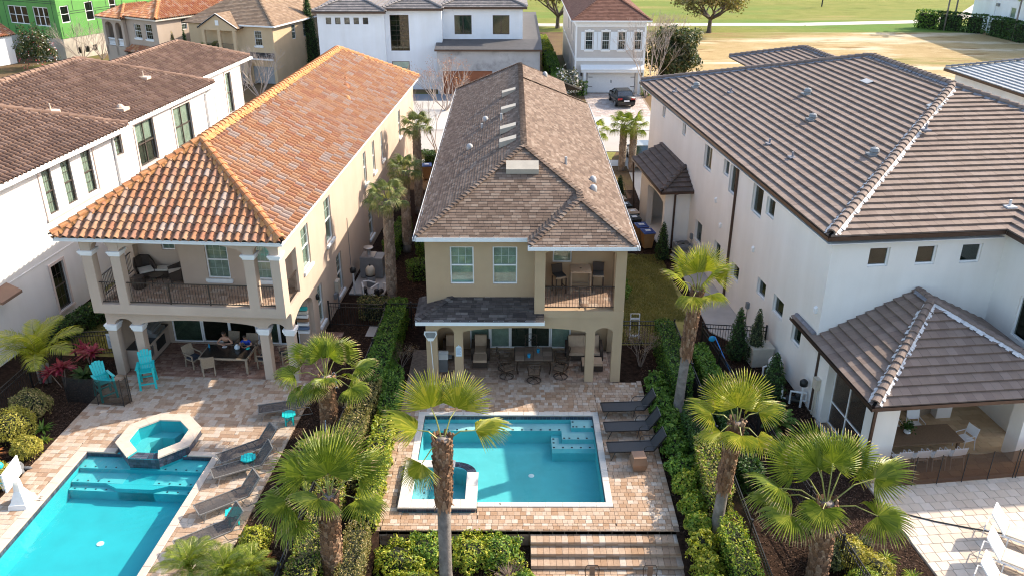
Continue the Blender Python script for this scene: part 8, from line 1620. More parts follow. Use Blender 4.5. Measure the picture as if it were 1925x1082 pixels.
def grey_house():
    t = thing('grey_house', 'grey house with white shutters and white double garage door behind a parked car', 'house', 'M', 9.8, 87.1, 0); w = MB(); xs=[(7.25,8.0),(8.9,9.65),(10.5,11.24),(12.1,12.82)]
    wallbox(w,'v',87.1,87.3,6.32,13.2,0,7.0,[(a,b,4.30,6.03) for a,b in xs]+[(7.55,12.42,0,2.12)]); lw=[(90.2,91.0,4.6,6.3),(94,94.9,4.6,6.3),(99,99.9,4.6,6.3),(92.5,93.3,1.2,2.9),(97,98,1.2,2.9)]
    wallbox(w,'u',6.32,6.52,87.3,110,0,7.0,lw); w.box(13.0,13.2,87.3,110,0,7.0); w.box(6.52,13,109.8,110,0,7); w.build('wall', C['siding_grey'], t)
    for a,b in xs:
        window(t,'v',87.1,-1,a,b,4.3,6.03,grid=(3,2),blind='blind_dark',glass='glass_dark',sill='trim_white'); m=MB(); m.box(a-.10,b+.10,87.02,87.1,6.04,6.2); m.box((a+b)/2-.12,(a+b)/2+.12,87.0,87.02,6.05,6.28); m.build('window_head',C['trim_white'],t)
        for s0,s1 in ((a-.43,a-.08),(b+.08,b+.43)): m=MB(); m.box(s0,s1,87.04,87.09,4.28,6.03); sh=m.build('shutter',C['shutter'],t)
    for h in lw: window(t,'u',6.32,-1,*h,grid=(2,2),blind='blind_dark',glass='glass_dark')
    m=MB(); m.box(6.27,13.25,87.04,87.1,3.18,3.5); m.box(6.27,13.25,87.04,87.1,6.5,7.02); m.box(6.25,6.42,87.03,87.12,0,6.5); m.box(13.08,13.27,87.03,87.12,0,6.5); m.box(6.26,6.32,87.12,110,3.18,3.45); m.box(6.26,6.32,87.12,110,6.5,7.0); m.build('trim',C['trim_white'],t)
    grid_door(t,7.6,12.38,87.2,0,2.1,'trim_white',8,4); m=MB()
    for x in (7.7,11.95):
        for z in (.62,1.55): m.box(x,x+.42,87.165,87.18,z,z+.05)
    m.box(9.93,9.96,87.165,87.18,1.0,1.3); m.box(10.04,10.07,87.165,87.18,1.0,1.3); m.build('door_hinge',C['black'],t); m=MB(); m.prism([(6.85,86.3,2.42),(13.2,86.3,2.42),(13.2,87.1,2.75),(6.85,87.1,2.75)],(0,0,.08)); m.box(6.9,13.15,86.35,86.45,2.18,2.42); m.build('garage_canopy',C['trim_white'],t)
    for x in (7.25,12.75): m=MB(); m.box(x-.12,x+.12,86.4,86.64,0,2.2); m.build('column',C['trim_white'],t)
    for x in (6.95,13.05): m=MB(); m.lathe([(.04,0),(.09,.08),(.09,.3),(.03,.4)],(x,86.98,1.7),8); m.build('wall_lamp',C['black'],t)
    R=Roof('M',t,'shingle_far','shingle_red',pieces=0,under=.1); E=7.15;k=.6;a,b,v0,v1=5.85,13.7,86.65,110.5;h=(b-a)/2;c=(a+b)/2
    R.plane((a,v0,E),(b,v0,E),(c,v0+h,E+k*h)); R.plane((b,v0,E),(b,v1,E),(c,v1-h,E+k*h),(c,v0+h,E+k*h)); R.plane((a,v1,E),(a,v0,E),(c,v0+h,E+k*h),(c,v1-h,E+k*h)); rf=R.finish()
    for q in (a,b): caps(rf,(q+(.05 if q==a else -.05),v0+.05,E+.02),(c,v0+h,E+k*h),'shingle_red',r=.16,L=.3,h=.05,n=2,lift=.015,name='ridge_shingle')
    gutter(t,[(a,v0-.1,E),(b,v0-.1,E)]); gutter(t,[(a-.1,v1,E),(a-.1,v0-.1,E)])
def tan_house():
    t = thing('sand_house', 'sand stucco house with tan shingle roof and gabled balcony behind the white tile roof', 'house', 'T', -54, 80, 0); w=MB(); S='stucco_sand'
    wallbox(w,'v',79.87,80.07,-60.5,-50.36,2.6,5.9,[(-52.6,-51.72,3.9,5.42)]); wallbox(w,'v',79.87,80.07,-60.5,-50.36,0,2.6,[(-53.2,-50.7,0,1.78),(-56.6,-54.0,0,1.78)]); rw=[(83.6,84.4,4.1,5.6),(86.0,86.8,4.05,5.7),(86.4,87.1,.7,2.5)]; wallbox(w,'u',-50.56,-50.36,80.07,104,0,5.9,rw); w.box(-60.5,-60.3,80.07,104,0,5.9); w.box(-60.3,-50.5,103.8,104,0,5.9)
    for x in (-58.0,-56.1,-54.3): w.box(x-.16,x+.16,78.75,79.05,0,5.45)
    w.box(-58.2,-54.1,78.75,79.05,2.9,3.3); w.box(-58.2,-54.1,79.05,79.87,2.9,3.1); w.prism([(-58.3,78.76,5.45),(-54.0,78.76,5.45),(-54.0,78.76,5.75),(-56.15,78.76,7.0),(-58.3,78.76,5.75)],(0,.25,0)); w.box(-53.7,-53.4,79.0,79.87,0,2.7); w.build('wall',C[S],t)
    window(t,'v',79.87,-1,-52.6,-51.72,3.9,5.42,blind='blind_dark',glass='glass_dark',sill='trim_white'); [window(t,'u',-50.36,1,*h,blind='blind_green',glass='glass_dark') for h in rw]; grid_door(t,-53.2,-50.7,79.95,0,1.78,'garage_grey',4,3); grid_door(t,-56.6,-54.0,79.95,0,1.78,'garage_grey',4,3)
    m=MB(); m.box(-56.35,-55.95,78.72,78.755,5.95,6.45); m.build('gable_vent',C['trim_white'],t); m=MB(); m.bar((-58.5,78.7,5.70),(-56.15,78.7,7.08),.08,.16); m.bar((-53.8,78.7,5.70),(-56.15,78.7,7.08),.08,.16); m.build('barge_board',C['gutter_white'],t); m=MB(); rail_run(m,(-57.85,78.9,3.3),(-56.25,78.9,3.3),0,.8); rail_run(m,(-55.95,78.9,3.3),(-54.45,78.9,3.3),0,.8); m.build('railing',C['railing'],t)
    R=Roof('T',t,'shingle_far','shingle_tan',pieces=0,under=.1);E=6.02;k=.6; a,b,v0,v1=-61,-49.95,79.5,104.5;h=(b-a)/2;c=(a+b)/2
    R.plane((a,v0,E),(b,v0,E),(c,v0+h,E+k*h)); R.plane((b,v0,E),(b,v1,E),(c,v1,E+k*h),(c,v0+h,E+k*h)); R.plane((a,v1,E),(a,v0,E),(c,v0+h,E+k*h),(c,v1,E+k*h)); R.plane((-53.75,78.6,5.72),(-53.75,83,5.72),(-56.15,83,7.12),(-56.15,78.6,7.12)); R.plane((-58.55,83,5.72),(-58.55,78.6,5.72),(-56.15,78.6,7.12),(-56.15,83,7.12)); rf=R.finish(); caps(rf,(b-.05,v0+.05,E+.02),(c,v0+h,E+k*h),'shingle_tan',r=.16,L=.3,h=.05,n=2,lift=.015,name='ridge_shingle')
    R2=Roof('T',t,'shingle_far','shingle_dark',pieces=0,name='porch_roof',tile='shingle'); R2.plane((-53.6,79.1,2.75),(-50.2,79.1,2.75),(-50.5,79.87,3.2),(-53.6,79.87,3.2)); R2.finish(); gutter(t,[(-53.6,79.0,2.75),(-50.15,79.0,2.75)]); gutter(t,[(-54,79.4,E),(b,79.4,E)]); gutter(t,[(b+.1,79.4,E),(b+.1,v1,E)])
tan_house(); modern_house(); grey_house()
def taupe_house():
    t = thing('taupe_house', 'taupe house with orange tile roof and arched balustrade balcony at the top left', 'house', 'S', -86, 60, 0); w=MB(); S='stucco_taupe'
    wallbox(w,'v',59.83,60.03,-87.4,-82.2,0,6.0,[(-86.15,-85.0,4.0,5.5),(-84.25,-83.1,4.0,5.6)]); rw=[(63.0,63.7,4.75,5.95),(67.4,68.0,4.85,6.0)]; wallbox(w,'u',-82.4,-82.2,60.03,80,0,6.1,rw); w.box(-87.4,-87.2,60.03,80,0,6)
    for x in (-90.9,-89.1,-87.6): w.box(x-.2,x+.2,59.4,59.8,1.9,5.0)
    for a,b in ((-90.7,-89.3),(-88.9,-87.8)): arch(w,'v',59.42,59.78,a,b,5.0,5.5,5.9,8)
    for x in (-90.9,-89.1,-87.6): w.box(x-.2,x+.2,59.42,59.78,5.0,5.9)
    w.box(-91.1,-87.4,59.4,59.83,0,2.9); w.box(-91.1,-90.9,59.83,63,0,5.9); wallbox(w,'v',62.8,63,-90.9,-87.4,2.9,5.9,[(-89.6,-88.6,3.6,5.2)]); w.box(-90.9,-87.4,59.83,62.8,2.7,2.9); w.build('wall',C[S],t); window(t,'v',59.83,-1,-86.15,-85,4,5.5,blind='blind_dark',glass='glass_dark',sill='trim_white'); window(t,'v',59.83,-1,-84.25,-83.1,4,5.6,blind='blind_dark',glass='glass_dark',sill='trim_white'); [window(t,'u',-82.2,1,*h,blind='blind_green',glass='glass_dark') for h in rw]; window(t,'v',62.8,-1,-89.6,-88.6,3.6,5.2,blind=None,glass='glass_dark')
    for a,b in ((-90.65,-89.35),(-88.85,-87.85)):
        n=6; m=MB(); m.box(a,b,59.5,59.7,3.62,3.72); m.box(a,b,59.5,59.7,2.95,3.03); br=m.build('balustrade',C['trim_white'],t)
        for i in range(n): m=MB(); m.lathe([(.05,3.03),(.08,3.2),(.045,3.4),(.06,3.62)],(a+(b-a)*(i+.5)/n,59.6,0),6); m.build('baluster',C['trim_white'],br)
    m=MB(); m.lathe([(.28,-.02),(.28,.03),(.2,.05)],(0,0,0),12); o=m.build('medallion',C['trim_white'],t); o.rotation_euler=(PI/2,0,0); o.location=Vector((-89.9,59.36,1.9))-Vector(ORG[t.name])
    R=Roof('S',t,'barrel_small','tile_terra2',pieces=0,under=.1);k=.5;E=6.25;a,b,v0,v1=-88.0,-81.8,59.45,80.4;h=(b-a)/2;c=(a+b)/2;R.plane((a,v0,E),(b,v0,E),(c,v0+h,E+k*h));R.plane((b,v0,E),(b,v1,E),(c,v1,E+k*h),(c,v0+h,E+k*h));R.plane((a,v1,E),(a,v0,E),(c,v0+h,E+k*h),(c,v1,E+k*h))
    a,b,v0=-91.6,-87.0,59.0;E=6.0;h=(b-a)/2;c=(a+b)/2;R.plane((a,v0,E),(b,v0,E),(c,v0+h,E+k*h));R.plane((b,v0,E),(b,64,E),(c,64,E+k*h),(c,v0+h,E+k*h));R.plane((a,64,E),(a,v0,E),(c,v0+h,E+k*h),(c,64,E+k*h)); R.plane((-87.3,58.9,2.6),(-83.0,58.9,2.6),(-83.4,59.83,3.15),(-87.0,59.83,3.15)); rf=R.finish()
    caps(rf,(-81.85,59.5,6.27),(-84.9,62.55,7.8),'tile_ridge',r=.17,L=.4,lift=.07,mortar='mortar_orange',mw=.3); caps(rf,(b-.05,v0+.05,E+.02),(c,v0+h,E+k*h),'tile_ridge',r=.17,L=.4,lift=.07); m=MB(); m.box(-88,-81.85,59.48,59.52,6.02,6.22); m.box(-81.88,-81.84,59.52,80,6.02,6.22); m.box(-91.5,-87.1,59.03,59.07,5.78,5.98); m.build('fascia',C['cush_cream'],t)
taupe_house()
def green_house():
    t = thing('green_house', 'unfinished house wrapped in green sheathing above raw block walls at the top left', 'house', 'G', -98, 72, 0); w=MB(); lw=[(-103.1,-99.6,3.9,6.0),(-98.6,-95.9,3.85,6.05)]; rw=[(71.15,72.35,4.3,6.25),(74.6,75.8,4.2,6.4),(78.2,79.2,4.8,6.5)]
    wallbox(w,'v',70.73,70.93,-112,-94.29,2.55,9,lw); wallbox(w,'u',-94.49,-94.29,70.93,92,2.55,9,rw); w.build('sheathing',C['green_sheath'],t); b=MB(); b.box(-112,-94.33,70.77,70.95,0,2.5); wallbox(b,'u',-94.53,-94.33,70.95,92,0,2.5,[(72.4+1.15*i,73.05+1.15*i,.55,1.3) for i in range(3)]); b.box(-111.8,-94.5,70.9,92,2.46,2.54); b.build('block_wall',C['block'],t); b=MB(); b.box(-94.7,-94.6,72,76.5,.3,1.5); b.build('room_backing',C['interior'],t)
    for h in lw: window(t,'v',70.73,-1,*h,frame='trim_white',rail=True,grid=None,cols=3,blind=None,glass='glass_dark',fw=.10)
    for h in rw: window(t,'u',-94.29,1,*h,frame='trim_white',rail=True,grid=None,blind=None,glass='glass_dark',fw=.10)
    s=MB(); rr=random.Random(3)
    for z in (6.72,6.5): s.box(-112,-94.28,70.71,70.728,z,z+.05)
    for z in (5.25,5.5): s.box(-94.288,-94.27,70.75,71.1,z,z+.06); s.box(-94.288,-94.27,72.45,74.55,z,z+.06); s.box(-94.288,-94.27,75.9,92,z,z+.06)
    for i in range(14): x=-111+1.22*i; z1=3.7 if -103.3<x<-95.7 else 9; s.box(x,x+.05,70.712,70.726,2.56,z1)
    for i in range(16): v=71.0+1.22*i+rr.uniform(-.1,.1); z1=rr.choice([4.1,5.2,3.9]); s.box(-94.288,-94.272,v,v+.05,2.7+rr.uniform(0,.3),z1 if not any(a-.1<v<b+.1 for a,b,_,_ in rw) else 4.0)
    for i in range(8): v=72.9+2.4*i; s.box(-94.288,-94.272,v,v+.05,5.6,9)
    o=s.build('seam_tape',C['seam'],t); o['kind']='stuff'
green_house()
t = thing('garage_wing', 'low white wing with orange tile edge and grey roof at the far left', 'garage', 'G', -99, 63.5, 0); m=MB(); wallbox(m,'u',-98.4,-98.2,58,67,0,3.2,[(61.2,64.2,0,2.0)]); m.box(-104,-98.4,66.8,67,0,3.2); m.box(-104,-98.4,58,58.2,0,3.2); m.build('wall',C['stucco_bluewhite'],t); m=MB(); m.box(-98.35,-98.3,61.2,64.2,0,2.0); m.build('garage_door',C['shutter'],t); R=Roof('G',t,'barrel_small','tile_terra2',pieces=0); R.plane((-97.9,57.5,3.3),(-97.9,67.4,3.3),(-101,67.4,4.7),(-101,57.5,4.7)); R.finish()
t = thing('flat_roof_wing', 'low wing with pale grey tile roof at the far left', 'garage', 'W', -41, 53, 0); m=MB(); m.box(-45,-36.9,50,60,0,3.4); m.build('wall',C['stucco_bluewhite'],t); R=Roof('W',t,'flat','tile_pale',pieces=0); R.plane((-36.4,49,3.6),(-36.4,60.5,3.6),(-40.6,57,5.0),(-40.6,49,5.0)); R.plane((-36.4,60.5,3.6),(-44.8,60.5,3.6),(-40.6,57,5.0)); R.finish()
def far_white():
    t = thing('distant_white_house', 'tall white house beyond the dry field at the top right corner', 'house', 'M', 78, 124, 0); w=MB(); a=Vector((70.6,123.2)); b=Vector((72.0,136.0))
    wallbox(w,'u',70.3,70.5,112,136,0,9,[(133.2,135.2,5.6,8.2),(124.2,125.6,1.2,4.0)]); w.box(70.5,92,135.8,136,0,9); w.box(70.5,92,112,112.2,0,9); w.build('wall',C['stucco_bluewhite'],t); window(t,'u',70.3,-1,133.2,135.2,5.6,8.2,rail=False,grid=None,blind=None,glass='glass_dark',fw=.1); window(t,'u',70.3,-1,124.2,125.6,1.2,4.0,grid=None,blind='blind_green',fw=.1); m=MB(); m.box(70.0,70.3,128.6,129.2,3.7,4.1); m.build('wall_box',C['grey_metal'],t); downpipe(t,[(70.25,129.6,9),(70.25,129.6,0)],'gutter_white'); m=MB(); m.box(69.9,92,111.6,136.4,9,9.3); m.build('roof',C['tile_grey'],t)
far_white()
t = thing('neighbour_wing', 'white house with grey flat tile roof cut off at the right edge', 'house', 'R', 52, 66, 0); m=MB(); wallbox(m,'u',43.6,43.8,50,66.3,0,5.2,[(60.2,61.0,3.0,4.0)]); m.box(43.8,56,66.1,66.3,0,5.2); m.build('wall',C['stucco_cream'],t); window(t,'u',43.6,-1,60.2,61.0,3.0,4.0,grid=(3,3),rail=False,blind='blind_pale',glass='glass'); R=Roof('R',t,'flat','tile_pale',pieces=0); R.plane((43.0,67,5.45),(43.0,49,5.45),(50.5,49,7.8),(50.5,59.5,7.8)); R.plane((58,67,5.45),(43,67,5.45),(50.5,59.5,7.8)); rf=R.finish(); caps(rf,(43.05,66.95,5.5),(50.5,59.5,7.8),'tile_grey',r=.16,L=.45,lift=.05); gutter(t,[(42.9,67,5.45),(42.9,49,5.45)],'bronze',h=.2)
# trees and planting in the distance
branch_tree('M', 28.7, 128.6, -.04, 7.5, 'broad half bare oak beside the cart path at the top of the field', 'bark', ['leaf_oak','leaf_olive'], stems=8, spread=1.9, depth=5, r0=.27, cat='tree', name='oak_tree', seed=9, leafn=9000, leafs=.34, trunk_h=2.0, ang=.6, shrink=.8, leafspread=.5, up=.05)
branch_tree('M', 6.8, 133.0, -.04, 7, 'leafy oak partly hidden by the modern white house roof', 'bark', ['leaf_oak','leaf_olive'], stems=7, spread=1.5, depth=4, r0=.25, cat='tree', name='oak_tree', seed=12, leafn=6500, leafs=.42, trunk_h=1.8, leafspread=.7, up=.05)
for F,u,v,h,s,lb in (('M',13.3,85.2,6.6,3,'tall bare crape myrtle in front of the grey house corner'),('M',-4.9,60.6,6.0,5,'bare crape myrtle by the road left of the tan house roof'),('M',-6.2,79.5,4.2,6,'small bare tree in front of the brown garage door'),('T',-48.6,73.5,4.6,7,'bare spreading bush beside the grey garage doors'),('T',-50.5,72.5,4.0,8,'bare arching bush behind the orange roof ridge'),('M',15.8,112,4.5,10,'thicket of bare stems beyond the grey house'),('M',18.5,118,4.2,11,'bare shrub thicket at the edge of the dry field'),('M',21.5,120,3.6,12,'bare low thicket left of the oak'),('G',-92.6,71.5,4.6,14,'bare tree in front of the raw block wall'),('G',-91.5,73.5,3.8,15,'slender bare tree by the block wall windows')):
    branch_tree(F,u,v,-.04,h,lb,'twig_pale',stems=5 if h>5 else 8,spread=.5 if h>5 else .9,depth=5,r0=.055,seed=s,group='bare trees and bushes',leaf='leaf_rust' if s==6 else None,leafn=900 if s==6 else 0,leafs=.09,leafspread=.12)
bush('M', 17.5, 94.0, 2.7, 5.6, ['leaf_magnolia'], 'dark glossy magnolia tree right of the grey house', leaf=.34, n=8000, cat='tree', name='magnolia_tree', shell=.55, rough=.3); bush('M', 5.4, 83.6, 1.25, 3.0, ['leaf_magnolia','leaf_magnolia','flower_white'], 'pale flowering magnolia bush beside the driveway of the grey house', leaf=.2, n=2600, cat='shrub', shell=.5, rough=.35)
bush('G', -93.0, 66.0, 2.1, 4.6, ['leaf_magnolia'], 'dark magnolia like tree with pink and white flowers at the far left', leaf=.28, n=3600, cat='tree', name='flowering_tree', shell=.4, rough=.35)
fl = [o for o in bpy.data.objects if o.get('label','').startswith('dark magnolia like')][0]
P_ = VR.normal(size=(260,3)); P_ /= np.linalg.norm(P_,axis=1)[:,None]; P_ = P_*np.array([2.1,2.1,2.6])+np.array([0,0,1.9]); link('blossoms', np_quads('blossoms', leaf_mesh_arrays(P_, P_, .2, VR), [C['flower_white'],C['flower_red']], VR.integers(0,2,260)), fl)
conifer('M', -22.6, 98.0, -.04, 8.6, 1.3, 'leaf_deep', 'tall narrow cypress between the sand house and the modern white house', n=4200, leaf=.2); conifer('T', -62.5, 79.5, -.04, 5.0, .7, 'leaf_olive', 'short olive cypress beside the gabled balcony', n=1400, leaf=.16, group='small cypresses'); conifer('T', -60.3, 78.6, -.04, 5.6, .6, 'leaf_deep', 'dark cypress touching the gabled balcony column', n=1400, leaf=.16, group='small cypresses')
fan_palm('S', -76.5, 62.0, -.04, 3.0, 'cabbage palm peeping over the brown tile roof ridge', ring(16,70,-10,.8,.9,70,-20,9), R=1.25, mat='sabal', bootmat='boot_grey', n=22, spread=3.2, droop=.5, bootr=1.0, group=None)
for pts, w_, h_, lb in (([(4.5,84.5),(4.7,91)],1.3,1.9,'dark clipped hedge by the grey house nearest the tan roof'),([(4.4,92.5),(4.3,100)],1.3,2.0,'clipped hedge along the left side of the grey house'),([(4.1,101.5),(3.6,112)],1.5,2.1,'bright green clipped hedge at the far end of the grey house')):
    hedge('M', pts, w_, h_, 'leaf_green' if 'bright' not in lb else 'leaf_limegreen', lb, leaf=.16, dens=130, group='hedges beside the grey house')
for x, lb in ((7.0,'left of the white garage door'),(13.5,'right of the white garage door')): hedge('M', [(x-.25,86.2),(x+.25,86.2)], .8, 1.4, 'leaf_green', 'clipped box hedge '+lb, leaf=.12, dens=220, group='box hedges by the garage')
for i,(a,b,lb) in enumerate((((61.6,134.2),(63.6,132.8),'far clipped hedge at its left end beside the cart path'),((64.0,132.3),(66.2,130.6),'far clipped hedge block left of the small palm trunks'),((66.8,129.6),(68.2,128.5),'short far hedge left of the pool gap'),((69.0,126.6),(69.5,124.0),'far hedge block right of the pool gap'),((69.5,123.4),(69.8,119.8),'far hedge block against the white house'))): hedge('M',[a,b],1.6,2.6,'leaf_deep' if i else 'leaf_green',lb,leaf=.3,dens=45,group='hedges at the far white house')
m=MB(); m.face((69.6,127.9,.02),(72.5,127.9,.02),(72.5,129.6,.02),(69.6,129.6,.02)); structure(m,'far_pool_water',C['teal'])
for u,v,h,lb in ((64.2,131.2,7.4,'slim palm at the far hedge, left one'),(66.6,133.6,7.8,'slim palm at the far hedge, right one'),(69.2,121.5,6.0,'slim palm trunk by the white house corner'),):
    feather_palm('M',u,v,-.04,lb,[((137*k)%360,50-70*k/12,random.uniform(.9,1.1)) for k in range(12)],'palm_y',ht=h,tr=.11,L=2.3,n=16,w=.3,arch_=.5,leafw=.06,group='slim palms by the far white house',cat='palm tree')
m=MB(); m.tube([(55.5,160,0),(55.6,160,3.2)],.12,6); m.box(55.3,57.2,159.8,160.2,3.1,3.3); flat('dark post beside the cart path near the far hedge','post','path_post','M',55.5,160,0,m,'black')
m=MB(); m.box(31.0,32.6,88.0,89.4,-.04,1.7); o=flat('stacked rust coloured crate standing on the dry field behind the cream house','crate','crate','M',31.8,88.7,-.04,m,'brown_box')
# ================================================================== CARS
C['car_black'] = solid('car_black', (.012,.013,.014), .22, .1, 2); C['tyre'] = solid('tyre', (.02,.02,.02), .85); C['rim'] = solid('alloy', (.45,.45,.46), .3, metal=.8); C['tail'] = solid('tail_light', (.35,.015,.015), .25); C['suv'] = solid('car_silver', (.30,.31,.32), .25, .05, 2)
def car(F, u, v, rot, paint, label, L=4.55, W_=1.80, H_=1.46):
    """local +Y is the front"""
    t = local(thing('parked_car', label, 'car', F, u, v, 0, rot)); hw = W_/2; f = L/2
    prof = [(-f,.42,.80,.92),(-f+.05,.30,.98,.97),(-f+.55,.22,1.06,1.0),(-f+1.2,.20,1.00,1.0),(0,.20,.97,1.0),(.75,.20,.96,1.0),(f-.55,.22,.88,.97),(f-.12,.28,.72,.90),(f,.40,.60,.80)]
    vs=[]; fs=[]
    for y,z0,z1,k in prof:
        w=hw*k; vs += [(-w*.93,y,z0),(-w,y,(z0+z1)*.5),(-w*.94,y,z1),(0,y,z1+.03),(w*.94,y,z1),(w,y,(z0+z1)*.5),(w*.93,y,z0)]
    n=7
    for i in range(len(prof)-1):
        for k in range(n-1): a=i*n+k; fs.append((a,a+1,a+n+1,a+n))
        fs.append((i*n+n-1,i*n,i*n+n,i*n+2*n-1))
    fs.append(tuple(range(n))); fs.append(tuple(reversed([(len(prof)-1)*n+k for k in range(n)]))); m=MB(); m.add(vs,fs); m.build('body',C[paint],t,True)
    y0,y1,y2,y3=-f+.42,-f+1.05,.15,1.05; b=hw*.90; r=hw*.72; m=MB(); m.add([(-r,y1,H_),(r,y1,H_),(r,y2,H_),(-r,y2,H_),(-r*1.02,y1-.05,H_-.05),(r*1.02,y1-.05,H_-.05),(r*1.02,y2+.07,H_-.05),(-r*1.02,y2+.07,H_-.05)],[(0,1,2,3),(4,5,1,0),(5,6,2,1),(6,7,3,2),(7,4,0,3)]); 
    for s in (-1,1):
        for (ya,yb) in ((y0,y1),(y3,y2),(-.45,-.45)): m.bar((s*b,ya,1.0),(s*r,yb,H_-.03),.06,.06)
    m.build('roof',C[paint],t); 
    g=MB(); g.face((-b,y0,1.02),(b,y0,1.02),(r,y1-.02,H_-.04),(-r,y1-.02,H_-.04)); g.build('rear_window',C['glass_car'],t); g=MB(); g.face((b,y3,.98),(-b,y3,.98),(-r,y2+.04,H_-.04),(r,y2+.04,H_-.04)); g.build('windscreen',C['glass_car'],t)
    for s in (-1,1): g=MB(); g.face((s*b,y0,1.0),(s*b,y3,.97),(s*r,y2,H_-.04),(s*r,y1,H_-.04)); g.build('side_window',C['glass_car'],t); m=MB(); m.box(s*(b+.02),s*(b+.2),.75,.87,.98,1.10); m.build('wing_mirror',C[paint],t); m=MB(); m.obox((s*hw*.70,-f+.05,.86),(.42,.10,.18)); m.build('tail_light',C['tail'],t)
    m=MB(); m.box(-.75,.75,-.9,.7,.45,.95); m.build('interior',C['black'],t); m=MB(); m.box(-.26,.26,-f-.012,-f+.02,.62,.76); m.build('number_plate',C['trim_white'],t); m=MB(); m.box(-hw*.9,hw*.9,-f-.05,-f+.1,.34,.56); m.build('bumper',C[paint],t)
    for y in (-1.33,1.38):
        for s in (-1,1):
            m=MB(); m.tube([(s*(hw-.22),y,.32),(s*(hw+.01),y,.32)],.32,16); w=m.build('wheel',C['tyre'],t); m=MB(); m.tube([(s*(hw+.005),y,.32),(s*(hw+.025),y,.32)],.21,12); m.build('rim',C['rim'],w)
    return t
car('M', 10.55, 82.5, RAD(6), 'car_black', 'black hatchback parked nose in on the brick driveway of the grey house'); car('M', 9.75, 62.6, RAD(0), 'suv', 'silver car mostly hidden behind the cream house side porch', 4.7, 1.85, 1.65); car('M', 5.0, 86.9, RAD(-40), 'white_frame', 'white car glimpsed beyond the tan house roof under the magnolia')
# ================================================================== PEOPLE
C['skin'] = solid('skin', (.50,.27,.18), .6, .06, 12); C['hair'] = solid('dark_hair', (.035,.02,.014), .6, .2, 20); C['shirt_blue'] = solid('royal_blue_cloth', (.02,.06,.42), .85, .1, 8); C['top_brown'] = solid('brown_top', (.06,.038,.027), .85, .1, 8); C['shorts'] = solid('dark_shorts', (.05,.06,.09), .9, .1, 8); C['eye'] = solid('dark_eye', (.02,.015,.012), .3); C['lip'] = solid('lips', (.42,.15,.12), .5)
def skinned(name, verts, edges, radii, mat, parent, root=0, sub=2):
    me = bpy.data.meshes.new(name); me.from_pydata([tuple(q) for q in verts], edges, []); o = bpy.data.objects.new(name, me); COL.objects.link(o)
    sk = o.modifiers.new('skin', 'SKIN'); lay = me.skin_vertices[0] if me.skin_vertices else None
    for i, r in enumerate(radii): lay.data[i].radius = r if isinstance(r, tuple) else (r, r); lay.data[i].use_root = (i == root)
    s = o.modifiers.new('sub', 'SUBSURF'); s.levels = sub; s.render_levels = sub
    dg = bpy.context.evaluated_depsgraph_get(); nm = bpy.data.meshes.new_from_object(o.evaluated_get(dg)); bpy.data.objects.remove(o)
    nm.materials.clear(); nm.materials.append(C[mat]); nm.polygons.foreach_set('use_smooth', [True]*len(nm.polygons)); ob = bpy.data.objects.new(name, nm); COL.objects.link(ob); ob.parent = parent; return ob
